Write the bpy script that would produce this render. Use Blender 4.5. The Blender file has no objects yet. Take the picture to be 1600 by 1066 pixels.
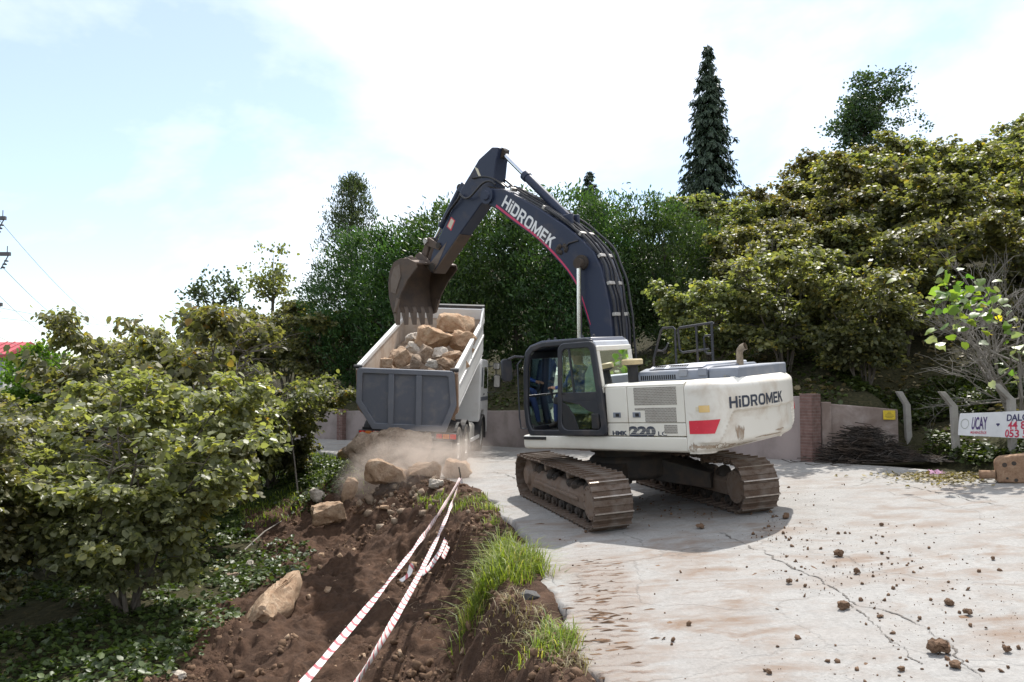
import bpy, bmesh, math, random
import numpy as np
from mathutils import Vector, Matrix, Euler, Quaternion
random.seed(7); RNG = np.random.default_rng(7)
R = math.radians
SC = bpy.context.scene
COL = SC.collection

# ---------------------------------------------------------------- camera, sky, sun, exposure
FPX, PITCH = 1300.0, R(2.82)                      # focal length in photo pixels (1600 wide), upward tilt
cam = bpy.data.cameras.new('camera'); camo = bpy.data.objects.new('camera', cam); COL.objects.link(camo)
cam.sensor_width = 36.0; cam.lens = FPX / 1600.0 * 36.0
cam.clip_start = 0.05; cam.clip_end = 3000
camo.location = (0, 0, 0); camo.rotation_euler = (math.pi / 2 + PITCH, 0, 0)
SC.camera = camo
SC.render.resolution_x = 1024; SC.render.resolution_y = 682

SUN_EL, SUN_AZ = 56.0, 21.0                       # elevation; azimuth measured from +Y towards +X
wd = bpy.data.worlds.new('World'); SC.world = wd; wd.use_nodes = True
nt = wd.node_tree; nt.nodes.clear()
def wn(t, **k):
    n = nt.nodes.new(t)
    for a, v in k.items(): setattr(n, a, v)
    return n
wo = wn('ShaderNodeOutputWorld'); wb = wn('ShaderNodeBackground'); wb.inputs['Strength'].default_value = 0.115
sky = wn('ShaderNodeTexSky', sky_type='NISHITA', sun_disc=False, sun_elevation=R(SUN_EL), sun_rotation=R(SUN_AZ))
sky.air_density = 1.0; sky.dust_density = 0.4; sky.ozone_density = 2.8
tc = wn('ShaderNodeTexCoord'); mp = wn('ShaderNodeMapping'); mp.inputs['Scale'].default_value = (1.0, 1.0, 2.0)
mp.inputs['Location'].default_value = (5.3, 2.2, 1.9)
nz = wn('ShaderNodeTexNoise'); nz.inputs['Scale'].default_value = 1.5; nz.inputs['Detail'].default_value = 7
nz.inputs['Roughness'].default_value = 0.56; nz.inputs['Distortion'].default_value = 0.25
cr = wn('ShaderNodeValToRGB'); cr.color_ramp.elements[0].position = 0.38; cr.color_ramp.elements[1].position = 0.62; cr.color_ramp.elements[0].color = (.22, .22, .22, 1)
mx = wn('ShaderNodeMixRGB'); mx.inputs['Color2'].default_value = (8.0, 8.1, 8.25, 1)
L = nt.links.new
L(tc.outputs['Generated'], mp.inputs['Vector']); L(mp.outputs[0], nz.inputs['Vector']); L(nz.outputs['Fac'], cr.inputs['Fac'])
L(cr.outputs['Color'], mx.inputs['Fac']); L(sky.outputs[0], mx.inputs['Color1']); L(mx.outputs[0], wb.inputs['Color']); L(wb.outputs[0], wo.inputs['Surface'])

sl = bpy.data.lights.new('sun', 'SUN'); sl.energy = 3.7; sl.angle = R(0.55); sl.color = (1.0, 0.955, 0.89)
so = bpy.data.objects.new('sun', sl); COL.objects.link(so)
sdir = Vector((math.sin(R(SUN_AZ)) * math.cos(R(SUN_EL)), math.cos(R(SUN_AZ)) * math.cos(R(SUN_EL)), math.sin(R(SUN_EL))))
so.rotation_euler = sdir.to_track_quat('Z', 'Y').to_euler(); so.location = (10, 30, 40)

SC.view_settings.view_transform = 'Standard'; SC.view_settings.look = 'None'
SC.view_settings.gamma = 1.0; SC.view_settings.use_curve_mapping = False
SC.view_settings.exposure = 0.78
SC.render.engine = 'CYCLES'
SC.cycles.max_bounces = 8; SC.cycles.transparent_max_bounces = 16; SC.cycles.volume_bounces = 1

# ---------------------------------------------------------------- pixel helpers (a pixel gives a direction only)
def ray(px, py):
    x = (px - 800) / FPX; u = (533 - py) / FPX; c, s = math.cos(PITCH), math.sin(PITCH)
    return Vector((x, c - u * s, s + u * c))
def at(px, py, d):                                 # point of the ray at depth Y = d
    r = ray(px, py); return r * (d / r.y)
# ---------------------------------------------------------------- numpy noise
_P = np.random.default_rng(3).random(4096).astype(np.float64)
def vnoise(x, y, z=0.0):
    x = np.asarray(x, float); y = np.asarray(y, float); z = np.zeros_like(x) + z
    xi, yi, zi = np.floor(x).astype(int), np.floor(y).astype(int), np.floor(z).astype(int)
    xf, yf, zf = x - xi, y - yi, z - zi
    u, v, w = xf*xf*(3-2*xf), yf*yf*(3-2*yf), zf*zf*(3-2*zf)
    def h(a, b, c): return _P[((a * 73856093) ^ (b * 19349663) ^ (c * 83492791)) & 4095]
    def l(a, b, t): return a + (b - a) * t
    r = 0
    a = l(l(h(xi,yi,zi), h(xi+1,yi,zi), u), l(h(xi,yi+1,zi), h(xi+1,yi+1,zi), u), v)
    b = l(l(h(xi,yi,zi+1), h(xi+1,yi,zi+1), u), l(h(xi,yi+1,zi+1), h(xi+1,yi+1,zi+1), u), v)
    return l(a, b, w) * 2 - 1
def fbm(x, y, z=0.0, o=4, g=0.5):
    s = 0; a = 1.0; f = 1.0
    for i in range(o):
        s = s + a * vnoise(np.asarray(x) * f + 17.3 * i, np.asarray(y) * f - 9.1 * i, np.asarray(z) * f + 4.7 * i); a *= g; f *= 2.03
    return s
def sstep(a, b, x):
    t = np.clip((x - a) / (b - a), 0, 1); return t * t * (3 - 2 * t)

# ---------------------------------------------------------------- materials
def new_mat(name):
    m = bpy.data.materials.new(name); m.use_nodes = True; m.node_tree.nodes.clear(); return m, m.node_tree
def N(nt, t, **k):
    n = nt.nodes.new(t)
    for a, v in k.items(): setattr(n, a, v)
    return n
def c4(c): return (c[0], c[1], c[2], 1.0)
def ramp(nt, src, stops):
    r = N(nt, 'ShaderNodeValToRGB'); e = r.color_ramp.elements
    while len(e) < len(stops): e.new(0.5)
    for i, (p, c) in enumerate(stops): e[i].position = p; e[i].color = c4(c) if not isinstance(c, (int, float)) else (c, c, c, 1)
    nt.links.new(src, r.inputs['Fac']); return r.outputs['Color']
def noise(nt, vec, scale, detail=5, rough=0.55, dist=0.0):
    n = N(nt, 'ShaderNodeTexNoise'); n.inputs['Scale'].default_value = scale; n.inputs['Detail'].default_value = detail
    n.inputs['Roughness'].default_value = rough; n.inputs['Distortion'].default_value = dist
    nt.links.new(vec, n.inputs['Vector']); return n.outputs['Fac']
def mixc(nt, fac, a, b, mode='MIX'):
    m = N(nt, 'ShaderNodeMixRGB', blend_type=mode)
    for i, v in (('Fac', fac), ('Color1', a), ('Color2', b)):
        if isinstance(v, (int, float)): m.inputs[i].default_value = v
        elif isinstance(v, (tuple, list)): m.inputs[i].default_value = c4(v)
        else: nt.links.new(v, m.inputs[i])
    return m.outputs[0]
def mth(nt, op, a, b=0.0, clamp=False):
    m = N(nt, 'ShaderNodeMath', operation=op, use_clamp=clamp)
    for i, v in ((0, a), (1, b)):
        if isinstance(v, (int, float)): m.inputs[i].default_value = v
        else: nt.links.new(v, m.inputs[i])
    return m.outputs[0]
def objvec(nt, scale=(1, 1, 1)):
    t = N(nt, 'ShaderNodeTexCoord'); mp = N(nt, 'ShaderNodeMapping'); mp.inputs['Scale'].default_value = scale
    nt.links.new(t.outputs['Object'], mp.inputs['Vector']); return mp.outputs[0]
def finish(nt, color, rough=0.6, metal=0.0, bump=None, bstr=0.3, bdist=0.01, spec=0.5, coat=0.0):
    b = N(nt, 'ShaderNodeBsdfPrincipled'); o = N(nt, 'ShaderNodeOutputMaterial')
    for k, v in (('Base Color', color), ('Roughness', rough), ('Metallic', metal), ('Specular IOR Level', spec), ('Coat Weight', coat)):
        if isinstance(v, (int, float)): b.inputs[k].default_value = v
        elif isinstance(v, (tuple, list)): b.inputs[k].default_value = c4(v)
        else: nt.links.new(v, b.inputs[k])
    if bump is not None:
        bn = N(nt, 'ShaderNodeBump'); bn.inputs['Strength'].default_value = bstr; bn.inputs['Distance'].default_value = bdist
        nt.links.new(bump, bn.inputs['Height']); nt.links.new(bn.outputs[0], b.inputs['Normal'])
    nt.links.new(b.outputs[0], o.inputs['Surface']); return b
MATS = {}
def paint(name, col, rough=0.45, dirt=0.35, dcol=(0.22, 0.15, 0.10), dscale=3.0, metal=0.0, bump=0.12, coat=0.0, lo=0.5, hi=0.75, var=0.12, spec=0.5):
    """worn paint / plain surface: base colour with slight mottling, patchy dirt, fine bump"""
    m, nt = new_mat(name); v = objvec(nt)
    n1 = noise(nt, v, dscale, 8, 0.62, 0.3); n2 = noise(nt, v, dscale * 9, 4); n3 = noise(nt, v, dscale * 0.6, 3)
    base = mixc(nt, var, col, ramp(nt, n3, [(0.3, tuple(c * 0.6 for c in col)), (0.7, tuple(min(1, c * 1.25) for c in col))]))
    f = ramp(nt, n1, [(lo, 0.0), (hi, 1.0)]); f2 = mth(nt, 'MULTIPLY', f, dirt)
    f3 = mth(nt, 'MULTIPLY', f2, mth(nt, 'ADD', n2, 0.45), True)
    c = mixc(nt, f3, base, dcol)
    r = mth(nt, 'ADD', mth(nt, 'MULTIPLY', f3, 0.35), rough, True)
    finish(nt, c, r, metal, n2, bump, 0.004, spec, coat); MATS[name] = m; return m
def rocky(name, cols, scale=4.0, bstr=0.8, bdist=0.03, rough=0.9):
    m, nt = new_mat(name); v = objvec(nt)
    n1 = noise(nt, v, scale, 9, 0.65, 0.4); n2 = noise(nt, v, scale * 5, 6, 0.7); n3 = noise(nt, v, scale * 0.4, 3)
    c = ramp(nt, n1, [(0.28 + 0.44 * i / (len(cols) - 1), k) for i, k in enumerate(cols)])
    c = mixc(nt, 0.35, c, ramp(nt, n2, [(0.3, cols[0]), (0.7, cols[-1])]))
    c = mixc(nt, mth(nt, 'MULTIPLY', ramp(nt, n3, [(0.4, 0.0), (0.7, 1.0)]), 0.3), c, cols[0])
    h = mth(nt, 'ADD', n1, mth(nt, 'MULTIPLY', n2, 0.5))
    finish(nt, c, rough, 0, h, bstr, bdist, 0.25); MATS[name] = m; return m
def leafmat(name, dark, mid, lite, trans=0.35, rough=0.42, yellow=None, spec=0.5):
    """leaf: per-leaf random tint from the 'rnd' attribute, diffuse + gloss + light passing through"""
    m, nt = new_mat(name)
    a = N(nt, 'ShaderNodeAttribute', attribute_name='rnd')
    st = [(0.0, dark), (0.45, mid), (0.85, lite)] + ([(0.97, yellow)] if yellow else [])
    c = ramp(nt, a.outputs['Fac'], st)
    oi = N(nt, 'ShaderNodeObjectInfo'); hs = N(nt, 'ShaderNodeHueSaturation')
    nt.links.new(c, hs.inputs['Color'])
    nt.links.new(mth(nt, 'ADD', mth(nt, 'MULTIPLY', oi.outputs['Random'], 0.04), 0.48), hs.inputs['Hue'])
    nt.links.new(mth(nt, 'ADD', mth(nt, 'MULTIPLY', oi.outputs['Random'], 0.4), 0.8), hs.inputs['Value'])
    c = hs.outputs[0]
    b = N(nt, 'ShaderNodeBsdfPrincipled'); b.inputs['Roughness'].default_value = rough; b.inputs['Specular IOR Level'].default_value = spec
    nt.links.new(c, b.inputs['Base Color'])
    t = N(nt, 'ShaderNodeBsdfTranslucent'); nt.links.new(mixc(nt, 1.0, c, (1.5, 1.6, 0.6), 'MULTIPLY'), t.inputs['Color'])
    mx = N(nt, 'ShaderNodeMixShader'); mx.inputs[0].default_value = trans
    o = N(nt, 'ShaderNodeOutputMaterial')
    nt.links.new(b.outputs[0], mx.inputs[1]); nt.links.new(t.outputs[0], mx.inputs[2]); nt.links.new(mx.outputs[0], o.inputs['Surface'])
    MATS[name] = m; return m
def glassmat(name, tint=(0.75, 0.85, 0.83), alpha=0.75, rough=0.03):
    m, nt = new_mat(name)
    g = N(nt, 'ShaderNodeBsdfGlossy'); g.inputs['Roughness'].default_value = rough; g.inputs['Color'].default_value = (0.9, 0.95, 0.95, 1)
    t = N(nt, 'ShaderNodeBsdfTransparent'); t.inputs['Color'].default_value = c4(tint)
    fr = N(nt, 'ShaderNodeFresnel'); fr.inputs['IOR'].default_value = 1.5
    f = mth(nt, 'ADD', mth(nt, 'MULTIPLY', fr.outputs[0], 1.4), 1 - alpha - 0.05, True)
    mx = N(nt, 'ShaderNodeMixShader'); o = N(nt, 'ShaderNodeOutputMaterial')
    nt.links.new(f, mx.inputs[0]); nt.links.new(t.outputs[0], mx.inputs[1]); nt.links.new(g.outputs[0], mx.inputs[2]); nt.links.new(mx.outputs[0], o.inputs['Surface'])
    MATS[name] = m; return m

# ---------------------------------------------------------------- mesh building
class MB:
    def __init__(s): s.v = []; s.f = []
    def add(s, vs, fs):
        o = len(s.v); s.v += [tuple(p) for p in vs]; s.f += [tuple(i + o for i in f) for f in fs]; return s
    def box(s, x0, x1, y0, y1, z0, z1, M=None):
        vs = [Vector((x, y, z)) for x in (x0, x1) for y in (y0, y1) for z in (z0, z1)]
        if M is not None: vs = [M @ p for p in vs]
        return s.add(vs, [(0,1,3,2), (4,6,7,5), (0,4,5,1), (2,3,7,6), (0,2,6,4), (1,5,7,3)])
    def prism(s, pts, a0, a1, ax='y', M=None):
        """2D outline extruded along an axis: ax='y' -> pts are (x,z); ax='x' -> (y,z); ax='z' -> (x,y)"""
        def mk(p, a): return Vector((p[0], a, p[1])) if ax == 'y' else Vector((a, p[0], p[1])) if ax == 'x' else Vector((p[0], p[1], a))
        n = len(pts); vs = [mk(p, a0) for p in pts] + [mk(p, a1) for p in pts]
        if M is not None: vs = [M @ p for p in vs]
        return s.add(vs, [tuple(range(n))[::-1], tuple(range(n, 2*n))] + [(i, (i+1) % n, n + (i+1) % n, n + i) for i in range(n)])
    def ring(s, outer, inner, a0, a1, ax='y'):
        """frame: outline with a hole (same point count)"""
        def mk(p, a): return Vector((p[0], a, p[1])) if ax == 'y' else Vector((a, p[0], p[1])) if ax == 'x' else Vector((p[0], p[1], a))
        n = len(outer); vs = [mk(p, a) for a in (a0, a1) for q in (outer, inner) for p in q]; fs = []
        for i in range(n):
            j = (i + 1) % n
            fs += [(i, n+i, n+j, j), (2*n+i, 2*n+j, 3*n+j, 3*n+i), (i, j, 2*n+j, 2*n+i), (n+i, 3*n+i, 3*n+j, n+j)]
        return s.add(vs, fs)
    def tube(s, pts, r, n=8, cap=True):
        pts = [Vector(p) for p in pts]; k = len(pts); rr = r if isinstance(r, (list, tuple)) else [r] * k
        vs = []; up = None
        for i, p in enumerate(pts):
            t = (pts[min(i+1, k-1)] - pts[max(i-1, 0)]).normalized()
            if up is None: up = t.orthogonal().normalized()
            up = (up - t * up.dot(t)); up = up.normalized() if up.length > 1e-6 else t.orthogonal().normalized()
            b = t.cross(up)
            for j in range(n):
                a = 2 * math.pi * j / n; vs.append(p + (up * math.cos(a) + b * math.sin(a)) * rr[i])
        fs = [(i*n+j, i*n+(j+1) % n, (i+1)*n+(j+1) % n, (i+1)*n+j) for i in range(k-1) for j in range(n)]
        if cap: fs += [tuple(range(n))[::-1], tuple(range((k-1)*n, k*n))]
        return s.add(vs, fs)
    def cyl(s, a, b, r, n=16, r2=None): return s.tube([a, b], [r, r if r2 is None else r2], n)
    def lathe(s, prof, c, axis='y', n=24):
        """profile [(radius, offset)] spun about an axis through c"""
        c = Vector(c); vs = []; m = len(prof)
        for j in range(n):
            a = 2 * math.pi * j / n; ca, sa = math.cos(a), math.sin(a)
            for r, h in prof:
                vs.append(c + (Vector((r*ca, h, r*sa)) if axis == 'y' else Vector((h, r*ca, r*sa)) if axis == 'x' else Vector((r*ca, r*sa, h))))
        fs = [(j*m+i, j*m+i+1, ((j+1) % n)*m+i+1, ((j+1) % n)*m+i) for j in range(n) for i in range(m-1)]
        return s.add(vs, fs)
    def build(s, name, mat, parent=None, smooth=False, bevel=0.0, seg=2, angle=35, M=None):
        me = bpy.data.meshes.new(name); me.from_pydata([tuple(p) for p in s.v], [], s.f)
        bm = bmesh.new(); bm.from_mesh(me); bmesh.ops.recalc_face_normals(bm, faces=bm.faces); bm.to_mesh(me); bm.free()
        o = bpy.data.objects.new(name, me); COL.objects.link(o)
        if mat is not None: me.materials.append(MATS[mat] if isinstance(mat, str) else mat)
        if bevel:
            b = o.modifiers.new('bevel', 'BEVEL'); b.width = bevel; b.segments = seg; b.limit_method = 'ANGLE'; b.angle_limit = R(angle)
        if smooth or bevel:
            me.polygons.foreach_set('use_smooth', [True] * len(me.polygons))
            me.set_sharp_from_angle(angle=R(angle))
        if parent is not None: o.parent = parent
        if M is not None: o.matrix_local = M
        return o
def fast_mesh(name, V, F, mat, attr=None, smooth=False):
    """big mesh straight from numpy: V (n,3), F (m,k) all with the same corner count"""
    me = bpy.data.meshes.new(name); k = F.shape[1]
    me.vertices.add(len(V)); me.vertices.foreach_set('co', np.ascontiguousarray(V, dtype=np.float32).ravel())
    me.loops.add(F.size); me.loops.foreach_set('vertex_index', np.ascontiguousarray(F, dtype=np.int32).ravel())
    me.polygons.add(len(F)); me.polygons.foreach_set('loop_start', np.arange(0, F.size, k, dtype=np.int32))
    me.polygons.foreach_set('loop_total', np.full(len(F), k, dtype=np.int32))
    if smooth: me.polygons.foreach_set('use_smooth', np.ones(len(F), dtype=bool))
    me.update(calc_edges=True); me.validate()
    for nm, arr in (attr or {}).items():
        if arr.ndim == 2:
            a = me.color_attributes.new(nm, 'FLOAT_COLOR', 'POINT'); a.data.foreach_set('color', np.ascontiguousarray(arr, dtype=np.float32).ravel())
        else:
            a = me.attributes.new(nm, 'FLOAT', 'POINT'); a.data.foreach_set('value', np.ascontiguousarray(arr, dtype=np.float32))
    if mat is not None: me.materials.append(MATS[mat] if isinstance(mat, str) else mat)
    return me
def obj(name, me, parent=None, loc=None):
    o = bpy.data.objects.new(name, me); COL.objects.link(o)
    if parent is not None: o.parent = parent
    if loc is not None: o.location = loc
    return o
def tag(o, label=None, cat=None, group=None, kind=None):
    for k, v in (('label', label), ('category', cat), ('group', group), ('kind', kind)):
        if v: o[k] = v
    return o
def empty(name, loc=(0, 0, 0), M=None):
    o = bpy.data.objects.new(name, None); COL.objects.link(o); o.empty_display_size = 0.2
    if M is not None: o.matrix_world = M
    else: o.location = loc
    return o
def rrect(x0, x1, z0, z1, r, n=4):
    """rounded rectangle outline; r one radius or four (lower-left, lower-right, upper-right, upper-left)"""
    rr = r if isinstance(r, (list, tuple)) else [r] * 4; P = []
    for (cx, cz, sx, sz, a0), q in zip(((x0, z0, 1, 1, 180), (x1, z0, -1, 1, 270), (x1, z1, -1, -1, 0), (x0, z1, 1, -1, 90)), rr):
        for i in range(n + 1):
            a = R(a0 + 90 * i / n); P.append((cx + sx * q + q * math.cos(a), cz + sz * q + q * math.sin(a)))
    return P
def bez(p0, p1, p2, p3, n=10):
    p0, p1, p2, p3 = map(Vector, (p0, p1, p2, p3))
    return [p0*(1-t)**3 + p1*3*t*(1-t)**2 + p2*3*t*t*(1-t) + p3*t**3 for t in [i / n for i in range(n + 1)]]
def text_mesh(body, size, mat, name, parent, M, sx=1.0, shear=0.0, depth=0.002, bold=0.0, spacing=1.0):
    """flat lettering as a mesh; M places text plane (x right, y up) in the parent's space"""
    cu = bpy.data.curves.new(name, 'FONT'); cu.body = body; cu.size = size; cu.extrude = depth; cu.shear = shear; cu.offset = bold; cu.space_character = spacing
    cu.resolution_u = 3
    t = bpy.data.objects.new(name, cu); COL.objects.link(t)
    dg = bpy.context.evaluated_depsgraph_get(); me = bpy.data.meshes.new_from_object(t.evaluated_get(dg))
    bpy.data.objects.remove(t); me.name = name
    me.materials.clear(); me.materials.append(MATS[mat])
    for v in me.vertices: v.co.x *= sx
    o = bpy.data.objects.new(name, me); COL.objects.link(o); o.parent = parent; o.matrix_local = M
    return o
def frame(o, x, y):
    """matrix with origin o, x axis, y axis (z = x cross y)"""
    x = Vector(x).normalized(); y = Vector(y); z = x.cross(y).normalized(); y = z.cross(x)
    M = Matrix((x, y, z)).transposed().to_4x4(); M.translation = Vector(o); return M
# ---------------------------------------------------------------- terrain functions
CREST = np.array([(-3.0,-8),(-2.2,-4),(-1.2,0),(-.5,2.5),(.2,4.5),(.45,6.4),(.3,7.9),(0,10.5),(-.33,14.0),(-.75,16.5),(-1.5,18.0),(-3.0,19.6),(-4.85,24.2),(-9,30.8),(-11.9,34.4),(-22,41),(-70,66)], float)
FAR = np.array([(12.5,-8),(11.6,-4),(10.8,0),(10.2,3),(9.9,5.5),(9.6,8),(9.25,10),(8.9,12),(8.7,14.1),(7.9,16.2),(6.4,18.3),(3.0,23.2),(-.4,28.1),(-7.6,33),(-13,36.7),(-24,44),(-72,70)], float)
HILL = np.array([(12.6,-8),(11.7,-4),(10.9,0),(10.3,3),(10.0,5.5),(9.75,8),(9.5,10),(9.3,12),(9.15,14.1),(8.95,16.0),(8.7,17.6),(8.6,18.36),(7.9,18.46),(6.75,18.56),(6.25,18.75),(3.12,23.29),(-.29,28.22),(-7.5,33.15),(-12.9,36.85),(-23.9,44.15),(-72,70.2)], float)
def resample(P, n):
    d = np.r_[0, np.cumsum(np.hypot(*np.diff(P, axis=0).T))]; t = np.linspace(0, d[-1], n)
    return np.c_[np.interp(t, d, P[:, 0]), np.interp(t, d, P[:, 1])]
def smoothline(P, it=2):
    for _ in range(it):
        Q = [P[0]]
        for a, b in zip(P[:-1], P[1:]): Q += [a * .75 + b * .25, a * .25 + b * .75]
        P = np.array(Q + [P[-1]])
    return P
CRS, FRS = smoothline(CREST), smoothline(FAR, 1)
def sdist(P, x, y):
    """signed distance to a polyline walked away from the camera: positive on its left"""
    best = np.full(x.shape, 1e9); sg = np.zeros(x.shape)
    for (ax, ay), (bx, by) in zip(P[:-1], P[1:]):
        dx, dy = bx - ax, by - ay; l2 = dx * dx + dy * dy
        t = np.clip(((x - ax) * dx + (y - ay) * dy) / l2, 0, 1)
        ex, ey = x - ax - t * dx, y - ay - t * dy; d = ex * ex + ey * ey
        m = d < best; best = np.where(m, d, best); sg = np.where(m, np.sign(dx * ey - dy * ex), sg)
    return np.sqrt(best) * np.where(sg == 0, 1, sg)
def zroad(x, y):
    x = np.asarray(x, float); y = np.asarray(y, float)
    yy = np.where(y > 18, 18 + 1.2 * (1 - np.exp(-(y - 18) / 1.2)) * 0.5, y)
    xs = np.where(x > 0, x, x * 0.23)
    return -2.078 + .0212 * (yy - 14.47) + .0643 * (xs - 2.09)
def terrain(x, y, detail=True):
    x = np.asarray(x, float); y = np.asarray(y, float)
    s = sdist(CRS, x, y)                  # >0: down the bank
    h = -sdist(HILL, x, y)                # >0: on the hillside
    z = zroad(np.clip(x, -14, 14), np.clip(y, -8, 40))
    w = .9 + 1.9 * sstep(13, 17.5, y)
    D = .92 + .14 * vnoise(x * .9, y * .9)
    wob = s + .24 * fbm(x * 1.5, y * 1.5, 3.0, 4)
    drop = D * sstep(0, 1, np.clip(wob / w, 0, 1)) + .035 * np.clip(s, 0, 30) + .02 * np.clip(s - 8, 0, 60)
    z = z - np.where(s > 0, drop, 0)
    hp = np.clip(h, 0, None)
    fade = sstep(-30, -6, x)
    wallstep = (1 - sstep(8.2, 9.2, x)) * sstep(-40, -20, x)      # retained level behind the wall
    hill = .95 * sstep(.05, .22, hp) * wallstep + .40 * np.minimum(hp, 18) + .22 * np.clip(hp - 18, 0, 40)
    z = z + np.where(h > 0, hill * (.15 + .85 * fade), 0)
    if detail: z = z + np.where(h > .5, .12 * fbm(x * .8, y * .8, 1.0, 3), 0)
    return z, s, h
def tz(x, y): return float(terrain(np.array([x]), np.array([y]))[0][0])
def ground_at(px, py, dmin=3, dmax=80):
    """first hit of a photo pixel's ray with the ground"""
    r = ray(px, py); d = np.linspace(dmin, dmax, 4000); t = d / r.y
    z = terrain(r.x * t, d)[0]; k = np.argmax(r.z * t < z)
    return Vector((r.x * t[k], d[k], z[k]))

# ---------------------------------------------------------------- setting materials
def concrete_road():
    m, nt = new_mat('concrete_road'); v = objvec(nt)
    sep = N(nt, 'ShaderNodeSeparateXYZ'); nt.links.new(v, sep.inputs[0]); X, Y = sep.outputs[0], sep.outputs[1]
    a = noise(nt, v, .55, 6, .6, .4); b = noise(nt, v, 3.2, 8, .65, .6); c = noise(nt, v, 26, 5, .7); d = noise(nt, v, 120, 2)
    base = ramp(nt, b, [(.25, (.19, .183, .173)), (.5, (.26, .251, .238)), (.75, (.325, .314, .297))])
    base = mixc(nt, .5, base, ramp(nt, c, [(.3, (.20, .196, .19)), (.7, (.38, .372, .358))]))
    speck = ramp(nt, noise(nt, v, 60, 3, .6), [(.62, 0.0), (.70, 1.0)])
    base = mixc(nt, mth(nt, 'MULTIPLY', speck, .5), base, (.13, .11, .09))
    # brown mud film: broad patches broken up by finer noise, streaked across the driving direction
    mp = N(nt, 'ShaderNodeMapping'); mp.inputs['Rotation'].default_value = (0, 0, R(12)); mp.inputs['Scale'].default_value = (1.0, 1.7, 1); nt.links.new(v, mp.inputs['Vector'])
    st = noise(nt, mp.outputs[0], 1.6, 7, .62, .5)
    near = mth(nt, 'SUBTRACT', 1.0, mth(nt, 'MULTIPLY', mth(nt, 'SUBTRACT', Y, 8.0), .13), True)          # dirt was dragged about in front of the machine
    # the two lanes the tracks left when the machine crawled here
    def lane(x0, slope, w):
        dx = mth(nt, 'ABSOLUTE', mth(nt, 'SUBTRACT', mth(nt, 'SUBTRACT', X, x0), mth(nt, 'MULTIPLY', Y, slope)))
        return mth(nt, 'SUBTRACT', 1.0, mth(nt, 'MULTIPLY', mth(nt, 'SUBTRACT', dx, w - .12), 5.0), True)
    lanes = mth(nt, 'MAXIMUM', lane(.18, .085, .36), mth(nt, 'MULTIPLY', lane(1.25, .085, .42), .3))
    lanes = mth(nt, 'MULTIPLY', lanes, mth(nt, 'SUBTRACT', 1.0, mth(nt, 'MULTIPLY', mth(nt, 'SUBTRACT', Y, 10.0), .6), True))
    wv = N(nt, 'ShaderNodeTexWave', wave_type='BANDS', bands_direction='Y'); wv.inputs['Scale'].default_value = 1.65; wv.inputs['Distortion'].default_value = 5.5
    wv.inputs['Detail'].default_value = 4; wv.inputs['Detail Scale'].default_value = 2.5; nt.links.new(v, wv.inputs['Vector'])
    bars = mth(nt, 'MULTIPLY', ramp(nt, wv.outputs['Fac'], [(.70, 0.0), (.92, 1.0)]), mth(nt, 'MULTIPLY', lanes, ramp(nt, b, [(.42, 0.0), (.60, 1.0)])))
    mud = mth(nt, 'MULTIPLY', ramp(nt, st, [(.44, 0.0), (.64, 1.0)]), ramp(nt, a, [(.38, 0.15), (.56, 1.0)]))
    mud = mth(nt, 'MULTIPLY', mud, mth(nt, 'ADD', mth(nt, 'MULTIPLY', near, .55), .42))
    lm = mth(nt, 'MULTIPLY', lanes, mth(nt, 'MULTIPLY', st, .85))
    mud = mth(nt, 'MAXIMUM', mud, lm)
    mud = mth(nt, 'MULTIPLY', mud, mth(nt, 'ADD', mth(nt, 'MULTIPLY', c, 1.0), .45), True)
    col = mixc(nt, mud, base, (.185, .128, .09))
    col = mixc(nt, mth(nt, 'MULTIPLY', bars, .75), col, (.14, .085, .055))
    # crack web
    vo = N(nt, 'ShaderNodeTexVoronoi', feature='DISTANCE_TO_EDGE'); vo.inputs['Scale'].default_value = .42
    wa = N(nt, 'ShaderNodeVectorMath', operation='ADD'); nn = N(nt, 'ShaderNodeTexNoise'); nn.inputs['Scale'].default_value = 2.5; nn.inputs['Detail'].default_value = 6
    nt.links.new(v, nn.inputs['Vector']); ws = N(nt, 'ShaderNodeVectorMath', operation='SCALE'); ws.inputs['Scale'].default_value = .55
    nt.links.new(nn.outputs['Color'], ws.inputs[0]); nt.links.new(v, wa.inputs[0]); nt.links.new(ws.outputs[0], wa.inputs[1]); nt.links.new(wa.outputs[0], vo.inputs['Vector'])
    crk = ramp(nt, vo.outputs['Distance'], [(.0, 1.0), (.010, 0.0)])
    col = mixc(nt, mth(nt, 'MULTIPLY', crk, mth(nt, 'MULTIPLY', ramp(nt, a, [(.45, 0.0), (.6, 1.0)]), .6)), col, (.12, .11, .10))
    h = mth(nt, 'ADD', mth(nt, 'ADD', mth(nt, 'MULTIPLY', b, .6), mth(nt, 'MULTIPLY', c, .5)), mth(nt, 'MULTIPLY', bars, 1.2))
    h = mth(nt, 'SUBTRACT', h, mth(nt, 'MULTIPLY', crk, .8)); h = mth(nt, 'ADD', h, mth(nt, 'MULTIPLY', d, .15))
    finish(nt, col, .86, 0, h, .55, .02, .3); MATS['concrete_road'] = m
concrete_road()
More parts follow.
